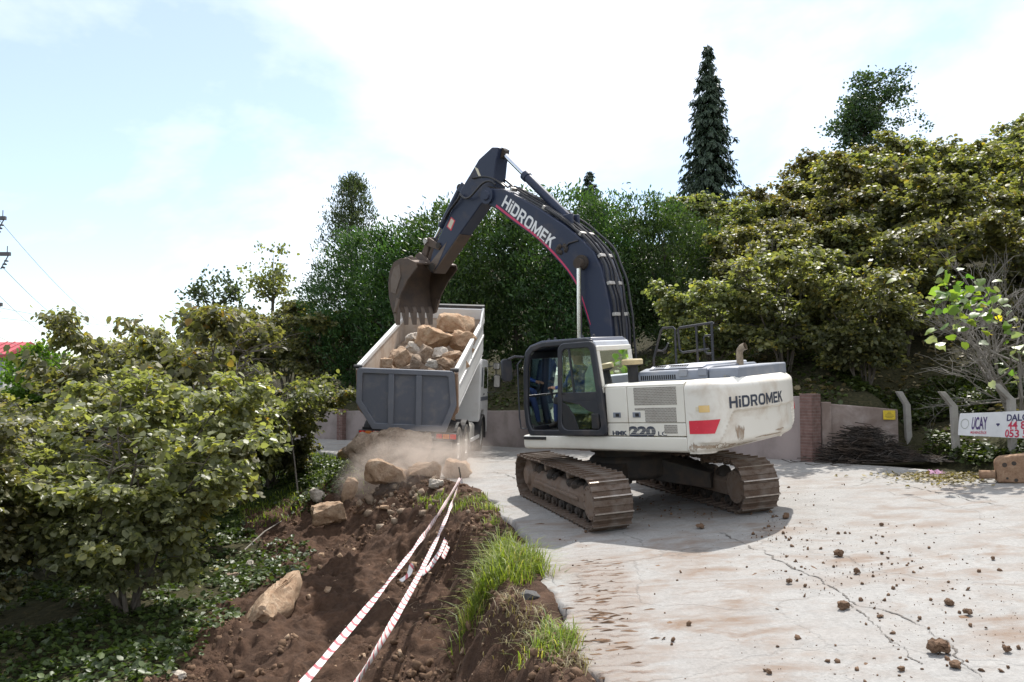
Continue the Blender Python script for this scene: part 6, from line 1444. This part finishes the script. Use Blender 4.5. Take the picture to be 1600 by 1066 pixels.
# ---------------------------------------------------------------- brush pile, bare shrub, vine, litter
def brush():
    r = np.random.default_rng(9); mb = MB()
    c0 = np.array([7.75, 17.55]); 
    for k in range(1300):
        u = r.normal(0, .55); v = r.normal(0, .22); x = c0[0] + u * .9 + .2 * v; y = c0[1] - .35 * u + v
        top = max(.05, .78 * math.exp(-((u + .35) / .75) ** 2) * math.exp(-(v / .42) ** 2)); z = float(zroad(x, y)) + r.uniform(.02, 1) * top
        a = r.normal(.15, .5); l = r.uniform(.25, .75); d = np.array([math.cos(a) * l, -math.sin(a) * l * .5, r.normal(-.08, .12) * l]); b = r.normal(0, .04, 3)
        P = [np.array([x, y, z]) - d * .5, np.array([x, y, z]) + b, np.array([x, y, z]) + d * .5]
        for q in P: q[2] = max(q[2], float(zroad(q[0], q[1])) + .01)
        mb.tube([tuple(q) for q in P], [.010, .008, .003], 3, False)
    o = mb.build('brush_pile', 'dark_grime'); tag(o, 'pile of dark cut brushwood heaped against the short stained wall', 'brush pile')
    n = 46; V = []
    return o
brush()
def branching(mb, p, d, l, rad, lev, r, tips):
    q = p + d * l + r.normal(0, .04, 3) * l; m = (p + q) / 2 + r.normal(0, .06, 3) * l
    mb.tube([tuple(p), tuple(m), tuple(q)], [rad, rad * .82, rad * .62], 6 if lev > 2 else 4 if lev > 1 else 3, False); tips.append(q)
    if lev <= 0: return
    for k in range(3 if lev > 1 else 4):
        dd = d + r.normal(0, .48, 3); dd[2] += .12; dd /= np.linalg.norm(dd); branching(mb, p + (q - p) * r.uniform(.45, 1.0), dd, l * r.uniform(.55, .85), rad * .58, lev - 1, r, tips)
def bare_shrub():
    r = np.random.default_rng(14); mb = MB(); tips = []; x, y = 10.25, 16.9; z = tz(x, y)
    for k in range(7):
        a = 2 * math.pi * k / 7 + r.uniform(-.3, .3); d = np.array([math.cos(a) * .42, math.sin(a) * .35, 1.0]); d /= np.linalg.norm(d); branching(mb, np.array([.06 * math.cos(a), .06 * math.sin(a), -.1]), d, r.uniform(1.3, 1.8), .038, 4, r, tips)
    e = empty('bare_shrub', (x, y, z)); tag(e, 'tall leafless grey shrub rising behind the banner', 'shrub'); o = mb.build('branches', 'bark_grey', e); o['kind'] = 'stuff'
    mb = MB(); tips = []
    for k in range(5): branching(mb, np.array([.0, 0, .4]), np.array([-.85 + .2 * k * .3, -.25, .35 + .12 * k]) / 1.0, 1.1, .018, 2, r, tips)
    o = mb.build('low_branches', 'bark_grey', e); o['kind'] = 'stuff'
bare_shrub()
leafmat('vine_leaf', (.07, .14, .03), (.13, .22, .045), (.24, .32, .07), .45, .42); leafmat('vine_leaf_pale', (.20, .25, .16), (.28, .32, .22), (.36, .38, .26), .3, .4); leafmat('vine_leaf_yellow', (.50, .38, .03), (.55, .42, .04), (.6, .45, .05), .45, .5)
BIGL = np.array([(0, 0, 0), (-.30, -.10, .02), (-.52, .22, .05), (-.44, .58, .02), (-.20, .80, -.04), (0, 1.02, -.14), (.20, .80, -.04), (.44, .58, .02), (.52, .22, .05), (.30, -.10, .02)])
def vine():
    r = np.random.default_rng(23); D = 15.6; o0 = at(1545, 520, D); e = empty('climbing_vine', o0); tag(e, 'climbing vine with big green and yellow leaves hanging before the bare shrub', 'vine')
    path = [(1600, 640), (1588, 590), (1572, 540), (1560, 500), (1540, 450), (1515, 432), (1490, 452), (1465, 482), (1452, 500)]
    st = MB().tube([tuple(at(px, py, D) - o0) for px, py in path], .010, 6); st.build('stem', 'bark', e, smooth=True)
    MB().tube([tuple(at(px, py, D) - o0) for px, py in ((1490, 452), (1470, 490), (1458, 520), (1462, 550))], .007, 5).build('stem', 'bark', e, smooth=True)
    MB().tube([tuple(at(px, py, D) - o0) for px, py in ((1560, 500), (1580, 485), (1600, 500), (1615, 530))], .007, 5).build('stem', 'bark', e, smooth=True)
    spots = []
    for k in range(110): spots.append((r.normal(1508, 28), r.normal(468, 24), 'vine_leaf' if r.random() < .72 else 'vine_leaf_pale'))
    for k in range(30): spots.append((r.uniform(1535, 1600), r.uniform(470, 600), 'vine_leaf_pale' if r.random() < .65 else 'vine_leaf'))
    for k in range(7): spots.append((r.normal(1458, 8), r.uniform(505, 556), 'vine_leaf' if k % 2 else 'vine_leaf_pale'))
    for q in ((1540, 478), (1558, 494), (1576, 512), (1588, 512), (1545, 522)): spots.append((*q, 'vine_leaf_yellow'))
    ms = {}
    for m in ('vine_leaf', 'vine_leaf_pale', 'vine_leaf_yellow'):
        for v in range(3):
            T = BIGL.copy(); T[:, 2] += .05 * r.normal(size=10); T = np.r_[T, [[0, .45, .03]]]
            ms[m, v] = fast_mesh('leaf', T, np.array([(10, i, (i + 1) % 10) for i in range(10)]), m, {'rnd': np.full(11, [.2, .5, .8][v])}, True)
    for px, py, m in spots:
        o = obj('leaf', ms[m, int(r.integers(3))], e); o.location = at(px, py, D + r.normal(0, .22)) - o0; s = r.uniform(.11, .21) * (.7 if 'yellow' in m else 1); o.scale = (s, s, s)
        o.rotation_euler = (r.normal(-.35, .45), r.normal(0, .5), r.uniform(0, 6.28))
vine()
# litter at the road edge: leaves and a pink scrap of cloth
def litter():
    r = np.random.default_rng(4); P = []
    for k in range(900):
        p = road_pt(r.normal(1475, 42), 741 + abs(r.normal(0, 5)) + (r.random() < .3) * r.uniform(0, 12)); P.append((p.x, p.y, p.z + .012 + .03 * r.random()))
    P = np.array(P); n = len(P); V, F, q = leaves(P, r.normal(0, 1, (n, 3)) * [1, 1, .2], np.array([0, 0, 1.0]) + r.normal(0, .4, (n, 3)), r.uniform(.03, .09, n))
    tag(obj('leaf_litter', fast_mesh('leaf_litter', V, F, 'dry_grass', {'rnd': q})), 'dry leaves and twigs swept along the right road edge', 'leaf litter', kind='stuff')
    p = road_pt(1463, 743); mb = MB(); k = 9; vs = []
    for i in range(k):
        for j in range(k): vs.append((.30 * (i / (k - 1) - .5) + .02 * r.normal(), .26 * (j / (k - 1) - .5) + .02 * r.normal(), max(.004, .045 + .035 * r.normal()) if 0 < i < k - 1 and 0 < j < k - 1 else .006))
    mb.add(vs, [(i*k+j, i*k+j+1, (i+1)*k+j+1, (i+1)*k+j) for i in range(k-1) for j in range(k-1)]); paint('pink_cloth', (.62, .36, .50), .8, .3)
    o = mb.build('cloth_scrap', 'pink_cloth', smooth=True); o.location = p; tag(o, 'crumpled pink scrap of cloth on the right road edge', 'cloth scrap')
litter()
# loose branch on the green bank and a thin stake-like pole
p = ground_at(468, 775); o = MB().tube([tuple(at(466, 775, p.y)), tuple(at(460, 720, p.y + .1)), tuple(at(455, 680, p.y)), tuple(at(446, 640, p.y + .05))], [.022, .020, .017, .012], 7).build('leaning_stick', 'bark_grey', smooth=True); tag(o, 'thin bare stick standing on the green bank left of the rubble', 'stick')
a, b = ground_at(382, 862), ground_at(440, 818); o = MB().tube([tuple(a + Vector((0, 0, .03))), tuple((a + b) / 2 + Vector((0, 0, .10))), tuple(b + Vector((0, 0, .05)))], [.016, .014, .008], 6).build('fallen_branch', 'bark_grey', smooth=True); tag(o, 'thin fallen branch lying at the upper edge of the bare earth', 'branch')
# broken slabs of road edge
for px, py, sz, lb in ((828, 945, (.22, .20, .09), 'broken grey asphalt piece at the road edge beside the grass tuft'), (862, 913, (.24, .10, .05), 'thin dark asphalt flake at the road edge above the grass tuft')):
    p = ground_at(px, py); rocky('asphalt_piece', [(.045, .045, .047), (.09, .088, .086), (.14, .135, .13)], 14, .6, .01) if 'asphalt_piece' not in MATS else None
    rock('road_fragment', 'asphalt_piece', (p.x, p.y, ez(p.x, p.y)), sz, (14, 8, 20), lb, None, 'fragment', sit=.02, cuts=2, rough=.05)
# crack ribbon in the concrete
def crack(pts, w, name, label):
    P = np.array([tuple(road_pt(px, py)) for px, py in pts]); d = np.r_[0, np.cumsum(np.linalg.norm(np.diff(P, axis=0), axis=1))]; t = np.linspace(0, d[-1], int(d[-1] / .018)); Q = np.c_[[np.interp(t, d, P[:, i]) for i in range(3)]].T
    tn = unit(np.gradient(Q, axis=0)); nn = np.c_[tn[:, 1], -tn[:, 0], np.zeros(len(Q))]; j = fbm(t * 3.1, t * 0 + w * 100, 0, 6, .62) * .075; Q = Q + nn * j[:, None]
    ww = w * np.clip(.08 + 1.0 * np.abs(fbm(t * 4, t * 0 + 3, 0, 4)), .05, 1.2); z = zroad(Q[:, 0], Q[:, 1]) + .006 * fbm(Q[:, 0] * .9, Q[:, 1] * .9, 0, 3) + .004 * vnoise(Q[:, 0] * 5, Q[:, 1] * 5) + .006
    V = np.c_[np.r_[Q[:, :2] - nn[:, :2] * ww[:, None], Q[:, :2] + nn[:, :2] * ww[:, None]], np.r_[z, z]]; n = len(Q); i = np.arange(n - 1); F = np.stack([i, i + 1, i + 1 + n, i + n], 1)
    o = obj(name, fast_mesh(name, V, F, 'crack_fill'), road)
paint('crack_fill', (.12, .11, .10), .95, .5, (.16, .12, .09), 8)
crack([(1128, 832), (1180, 855), (1240, 890), (1300, 918), (1345, 945), (1400, 965), (1450, 985), (1490, 1015), (1520, 1060)], .014, 'road_crack', '')
crack([(1340, 945), (1380, 990), (1410, 1010), (1440, 1040)], .009, 'road_crack', '')
crack([(1370, 742), (1420, 760), (1480, 775), (1600, 797)], .010, 'road_crack', '')
crack([(745, 741), (775, 737), (800, 745), (810, 752)], .016, 'road_crack', '')
# ---------------------------------------------------------------- barrier tape
def tapemat():
    m, nt = new_mat('tape'); a = N(nt, 'ShaderNodeAttribute', attribute_name='run'); b = N(nt, 'ShaderNodeAttribute', attribute_name='across')
    ph = mth(nt, 'FRACT', mth(nt, 'ADD', mth(nt, 'MULTIPLY', a.outputs['Fac'], 5.2), mth(nt, 'MULTIPLY', b.outputs['Fac'], .35)))
    f = ramp(nt, ph, [(.0, 1.0), (.27, 1.0), (.32, 0.0)]); n = noise(nt, objvec(nt), 40, 3)
    c = mixc(nt, f, (.72, .70, .69), (.50, .07, .09)); c = mixc(nt, mth(nt, 'MULTIPLY', n, .25), c, (.5, .44, .40)); finish(nt, c, .45, 0, None); MATS['tape'] = m
tapemat()
def tape(path, label, w=.075, twist=.5, seed=1, n=260):
    r = np.random.default_rng(seed); P = np.array([tuple(p) for p in path]); d = np.r_[0, np.cumsum(np.linalg.norm(np.diff(P, axis=0), axis=1))]; t = np.linspace(0, d[-1], n); Q = np.c_[[np.interp(t, d, P[:, i]) for i in range(3)]].T
    if len(path) > 2:
        for _ in range(6): Q[1:-1] = (Q[:-2] + Q[2:] + 2 * Q[1:-1]) / 4
    T = unit(np.gradient(Q, axis=0)); s = unit(np.cross(T, [0, 0, 1.0])); u = np.cross(s, T); a = .75 + twist * fbm(t * .5 + seed, t * 0, 0, 3)
    W = (s * np.cos(a)[:, None] + u * np.sin(a)[:, None]) * w / 2; k = 3; V = []; 
    for j in range(k): V.append(Q + W * (j - 1) + np.cross(T, W) * (.25 if j == 1 else 0))
    V = np.concatenate(V); i = np.arange(n - 1); F = np.concatenate([np.stack([i + j * n, i + 1 + j * n, i + 1 + (j + 1) * n, i + (j + 1) * n], 1) for j in range(k - 1)])
    o = obj('barrier_tape', fast_mesh('barrier_tape', V, F, 'tape', {'run': np.tile(t, k), 'across': np.repeat(np.arange(k) / 2.0, n)}, True)); so_ = o.modifiers.new('thickness', 'SOLIDIFY'); so_.thickness = .0012
    tag(o, label, 'barrier tape', 'red and white barrier tapes'); return o
S0 = on_ground(722, 757); S0 = Vector((S0.x, S0.y, S0.z)); stp = at(717, 730, S0.y)
stk = MB().tube([tuple(S0 - Vector((0, 0, .2))), tuple(S0 * .5 + stp * .5), tuple(stp)], [.018, .016, .013], 7).build('tape_stake', 'bark', smooth=True); tag(stk, 'short dark stake by the orange boulder where the tapes are tied', 'stake')
top = at(719, 747, S0.y - .02)
def through(px, py, d, k=1.22):
    p = at(px, py, d); return top.lerp(p, k)
A1, B1 = at(462, 1066, 4.7), at(545, 1066, 5.0)
Ae, Be = top + (A1 - top) * 1.10, top + (B1 - top) * 1.10
def sag(a, b, s, n=24): return [a.lerp(b, i / n) - Vector((0, 0, s * 4 * (i / n) * (1 - i / n))) for i in range(n + 1)]
tape(sag(top, Ae, .16), 'long barrier tape, the left of the two stretched ones', .058, 1.0, 1)
tape(sag(top - Vector((0, 0, .06)), Be, .22), 'long barrier tape, the right of the two stretched ones', .058, 1.1, 3)
tape([top, at(722, 775, 17.6), at(712, 800, 16.6), at(700, 835, 14.6), at(688, 862, 13.4), at(672, 886, 12.6), at(655, 900, 12.2), at(648, 890, 12.1), at(644, 878, 12.1), at(640, 898, 12.0), at(626, 908, 11.9)], 'slack barrier tape dangling with its loose end under the right one', .07, .9, 5)
tape([top, at(727, 770, 17.8), at(724, 795, 17.2), at(706, 840, 14.5), at(692, 872, 13.2)], 'short slack barrier tape bunched below the stake', .07, .9, 8)
for q, lb in ((Ae, 'wooden stake below the picture holding the left tape'), (Be, 'wooden stake below the picture holding the right tape')):
    g = tz(q.x, q.y); o = MB().tube([(q.x, q.y, g - .25), (q.x, q.y, q.z + .12)], .022, 7).build('tape_stake', 'bark'); tag(o, lb, 'stake')
# ---------------------------------------------------------------- house, utility pole and wires at the left edge
paint('roof_red', (.42, .07, .085), .6, .3, (.25, .1, .08), 3); paint('house_wall', (.66, .65, .63), .8, .3, (.4, .38, .35), 1.5); paint('shutter_grey', (.34, .37, .40), .6, .2); paint('pole_steel', (.10, .10, .11), .6, .3); paint('cable', (.30, .31, .33), .6, 0)
hx, hd = -26.25, 43.0; zb = tz(hx - 3, hd) - .3; zt_ = at(20, 557, hd).z
house = empty('house', (hx, hd, zb)); tag(house, 'white house with a red roof at the left picture edge', 'house'); hh = zt_ - zb
MB().box(-7.0, 0, 0, 3.4, 0, hh).build('wall', 'house_wall', house)
rf = MB().prism([(-.45, hh - .08), (1.7, hh + .62), (3.85, hh - .08), (3.85, hh + .10), (1.7, hh + .82), (-.45, hh + .10)], -7.4, .42, 'x').build('roof', 'roof_red', house)
for k in range(19): 
    x = .36 - k * .42; MB().prism([(-.46, hh + .105), (1.7, hh + .825), (1.7, hh + .86), (-.46, hh + .14)], x - .03, x + .03, 'x').build('roof_rib', 'roof_red', rf)
MB().box(-3.9, -3.2, 1.5, 2.1, hh + .5, hh + 1.5).build('chimney', 'house_wall', rf)
for x in (-.35, -2.2, -4.6):
    f = MB().box(x - .42, x + .28, -.05, -.003, hh - 1.55, hh - .12).build('window', 'shutter_grey', house, bevel=.01)
    for k in range(3): MB().box(x - .40 + .23 * k, x - .22 + .23 * k, -.07, -.052, hh - 1.50, hh - .17).build('slat', 'house_wall' if k == 9 else 'shutter_grey', f)
pd = 27.0; base = at(-34, 600, pd); pz = tz(base.x, pd); pole = empty('utility_pole', (base.x, pd, pz)); tag(pole, 'utility pole with cross arms just beyond the left picture edge', 'utility pole')
ztop = at(0, 325, pd).z - pz; MB().tube([(0, 0, -.5), (0, 0, ztop)], [.15, .09], 10).build('mast', 'pole_steel', pole, smooth=True)
ends = []
for py, xe in ((341, 9), (397, 16), (476, 3)):
    q = at(xe, py, pd) - Vector((base.x, pd, pz)); MB().box(-q.x, q.x, -.05, .05, q.z - .06, q.z + .06).build('cross_arm', 'pole_steel', pole)
    for sx in (1, -1):
        ins = MB()
        for k in range(3): ins.lathe([(0, -.03), (.06, -.03), (.07, 0), (.03, .03), (0, .03)], (sx * (q.x - .12 - .05 * k), 0, q.z - .22 - .11 * k), 'z', 8)
        ins.tube([(sx * (q.x - .06), 0, q.z - .05), (sx * (q.x - .30), 0, q.z - .50)], .018, 5); ins.build('insulator', 'pole_steel', pole)
        MB().tube([(sx * (q.x - .1), 0, q.z + .05), (sx * (q.x - .1), 0, q.z + .26)], .015, 5).build('pin', 'pole_steel', pole)
    ends.append(Vector((base.x, pd, pz)) + Vector((q.x - .25, 0, q.z - .42)))
WR = [(ends[0] + Vector((0, 0, .4)), (170, 510), 70, .5, 'uppermost overhead wire sloping down to the right from the pole'), (ends[1], (150, 525), 68, .6, 'overhead wire from the middle cross arm'), (ends[1] + Vector((-.9, 0, -.1)), (120, 545), 66, .6, 'overhead wire just under the one from the middle cross arm'), (ends[2] + Vector((0, 0, .35)), (330, 512), 75, .5, 'flattest overhead wire running far to the right'), (ends[2], (300, 507), 90, .4, 'second flat overhead wire under the flattest one'), (ends[2] + Vector((-.4, 0, -.3)), (70, 545), 60, .3, 'lowest overhead wire beside the small green tree')]
for a, (px, py), d, s, lb in WR:
    b = at(px, py, d); o = MB().tube([tuple(p) for p in sag(a, b, s, 16)], .009, 4).build('overhead_wire', 'cable'); tag(o, lb, 'overhead wire', 'overhead wires from the utility pole')
# ---------------------------------------------------------------- dust raised by the tipped rocks
def dust():
    c = at(648, 736, 18.5); me = bpy.data.meshes.new('dust'); bm = bmesh.new(); bmesh.ops.create_icosphere(bm, subdivisions=3, radius=1.0); bm.to_mesh(me); bm.free()
    o = obj('dust_cloud', me); o.location = c; o.scale = (1.9, 1.0, 1.0); o.rotation_euler = (0, R(-14), 0); m, nt = new_mat('dust'); pv = N(nt, 'ShaderNodeVolumePrincipled'); out = N(nt, 'ShaderNodeOutputMaterial')
    tcn = N(nt, 'ShaderNodeTexCoord'); ln = N(nt, 'ShaderNodeVectorMath', operation='LENGTH'); nt.links.new(tcn.outputs['Object'], ln.inputs[0])
    f = mth(nt, 'POWER', mth(nt, 'SUBTRACT', 1.0, ln.outputs['Value'], True), 1.1); n = noise(nt, tcn.outputs['Object'], 2.6, 6, .62, 1.2)
    nt.links.new(mth(nt, 'MULTIPLY', mth(nt, 'MULTIPLY', f, ramp(nt, n, [(.38, 0.0), (.64, 1.0)])), 4.2), pv.inputs['Density']); pv.inputs['Color'].default_value = (.86, .76, .68, 1); pv.inputs['Anisotropy'].default_value = .25
    nt.links.new(pv.outputs[0], out.inputs['Volume']); me.materials.append(m); tag(o, 'pale dust cloud around the dumped boulders behind the truck', 'dust', kind='stuff')
dust()
# ---------------------------------------------------------------- operator in the cab
paint('skin', (.42, .24, .16), .55, .1); paint('jeans', (.025, .045, .13), .85, .3, (.08, .10, .2), 9, bump=.5); paint('hair_dark', (.02, .016, .013), .7, 0); paint('boot', (.03, .025, .02), .6, .3)
def shirtmat():
    m, nt = new_mat('shirt_check'); v = objvec(nt); c = N(nt, 'ShaderNodeTexChecker'); c.inputs['Scale'].default_value = 38; c.inputs['Color1'].default_value = (.03, .07, .26, 1); c.inputs['Color2'].default_value = (.07, .13, .36, 1); nt.links.new(v, c.inputs['Vector'])
    n = noise(nt, v, 25, 4); finish(nt, mixc(nt, .3, c.outputs['Color'], ramp(nt, n, [(.3, (.02, .04, .16)), (.7, (.12, .18, .42))])), .85, 0, n, .4, .01, .2); MATS['shirt_check'] = m
shirtmat()
def person():
    PM = EXM @ HM; e = empty('person', M=PM @ Matrix.Translation((.30, .84, 1.80)))
    tag(e, 'operator in a blue checked shirt and jeans reaching for a lever in the cab', 'person')
    o = Vector((.30, .84, 1.80)); J = {}; E = []
    def j(n, p, r, par=None): J[n] = (Vector(p) - o, r); (E.append((par, n)) if par else None)
    j('pelvis', (.27, .84, 1.90), (.15, .12)); j('waist', (.27, .84, 2.02), (.15, .115), 'pelvis'); j('chest', (.30, .84, 2.22), (.165, .12), 'waist'); j('upper', (.32, .84, 2.36), (.13, .095), 'chest'); j('neck', (.345, .84, 2.45), (.055, .055), 'upper'); j('headb', (.37, .84, 2.53), (.075, .085), 'neck'); j('headm', (.38, .84, 2.60), (.082, .098), 'headb'); j('headt', (.375, .84, 2.68), (.062, .075), 'headm')
    for s, t in ((1, 'l'), (-1, 'r')):
        y = .84 + s * .17; j('sh' + t, (.33, .84 + s * .18, 2.35), (.062, .062), 'upper'); j('el' + t, (.42, .84 + s * .29, 2.10), (.046, .046), 'sh' + t); j('wr' + t, (.63, .84 + s * .31, 2.07), (.030, .026), 'el' + t); j('pa' + t, (.70, .84 + s * .31, 2.075), (.036, .020), 'wr' + t)
        j('hip' + t, (.34, .84 + s * .10, 1.88), (.092, .09), 'pelvis'); j('kn' + t, (.74, .84 + s * .13, 1.93), (.064, .064), 'hip' + t); j('ca' + t, (.78, .84 + s * .13, 1.72), (.056, .056), 'kn' + t); j('an' + t, (.80, .84 + s * .13, 1.46), (.040, .040), 'ca' + t); j('toe' + t, (.95, .84 + s * .14, 1.42), (.042, .036), 'an' + t)
        for k in range(4):
            yy = .84 + s * .31 + (k - 1.5) * .019; ln = (.034, .040, .037, .028)[k]
            j(f'f{k}a' + t, (.725, yy, 2.085), (.0095, .0095), 'pa' + t); j(f'f{k}b' + t, (.725 + ln, yy, 2.078), (.0088, .0088), f'f{k}a' + t); j(f'f{k}c' + t, (.725 + ln * 1.05, yy, 2.078 - .026), (.008, .008), f'f{k}b' + t)
        j('tha' + t, (.69, .84 + s * .31 - s * .035, 2.065), (.011, .011), 'pa' + t); j('thb' + t, (.715, .84 + s * .31 - s * .046, 2.045), (.0095, .0095), 'tha' + t)
    names = list(J); me = bpy.data.meshes.new('body'); me.from_pydata([tuple(J[n][0]) for n in names], [(names.index(a), names.index(b)) for a, b in E], [])
    b = obj('body', me, e); b.modifiers.new('skin', 'SKIN')
    lay = me.skin_vertices[0] if me.skin_vertices else None
    if lay is None:
        bm = bmesh.new(); bm.from_mesh(me); bm.verts.layers.skin.verify(); bm.to_mesh(me); bm.free(); lay = me.skin_vertices[0]
    for i, n in enumerate(names): lay.data[i].radius = J[n][1]; lay.data[i].use_root = (n == 'pelvis')
    sb = b.modifiers.new('sub', 'SUBSURF'); sb.levels = 2; sb.render_levels = 2
    dg = bpy.context.evaluated_depsgraph_get(); m2 = bpy.data.meshes.new_from_object(b.evaluated_get(dg)); b.modifiers.clear(); b.data = m2; m2.name = 'body'
    m2.materials.clear()
    for k in ('shirt_check', 'jeans', 'skin', 'boot'): m2.materials.append(MATS[k])
    for p in m2.polygons:
        c = p.center + o; p.use_smooth = True; arm = abs(c.y - .84) > .2
        p.material_index = 2 if c.z > 2.435 or (c.x > .612 and c.z > 2.0 and arm) else 3 if c.z < 1.50 else 1 if c.z < 1.965 else 0
    for s in (1, -1):
        MB().lathe([(0, -.012), (.02, -.008), (.026, .0), (.02, .01), (0, .012)], tuple(Vector((.375, .84 + s * .083, 2.595)) - o), 'y', 10).build('ear', 'skin', e, smooth=True)
        MB().lathe([(0, -.008), (.010, 0), (0, .008)], tuple(Vector((.468, .84 + s * .033, 2.615)) - o), 'x', 8).build('eye', 'hair_dark', e, smooth=True)
    MB().tube([tuple(Vector((.468, .84, 2.61)) - o), tuple(Vector((.492, .84, 2.575)) - o), tuple(Vector((.470, .84, 2.57)) - o)], [.010, .015, .010], 6).build('nose', 'skin', e, smooth=True)
    MB().box(.462, .472, .815, .865, 2.537, 2.543, Matrix.Translation(-o)).build('mouth', 'rubber_black', e)
    MB().lathe([(.093, -.035), (.100, .0), (.092, .045), (.055, .075), (0, .085)], tuple(Vector((.362, .84, 2.625)) - o), 'z', 16).build('hair', 'hair_dark', e, smooth=True)
person()
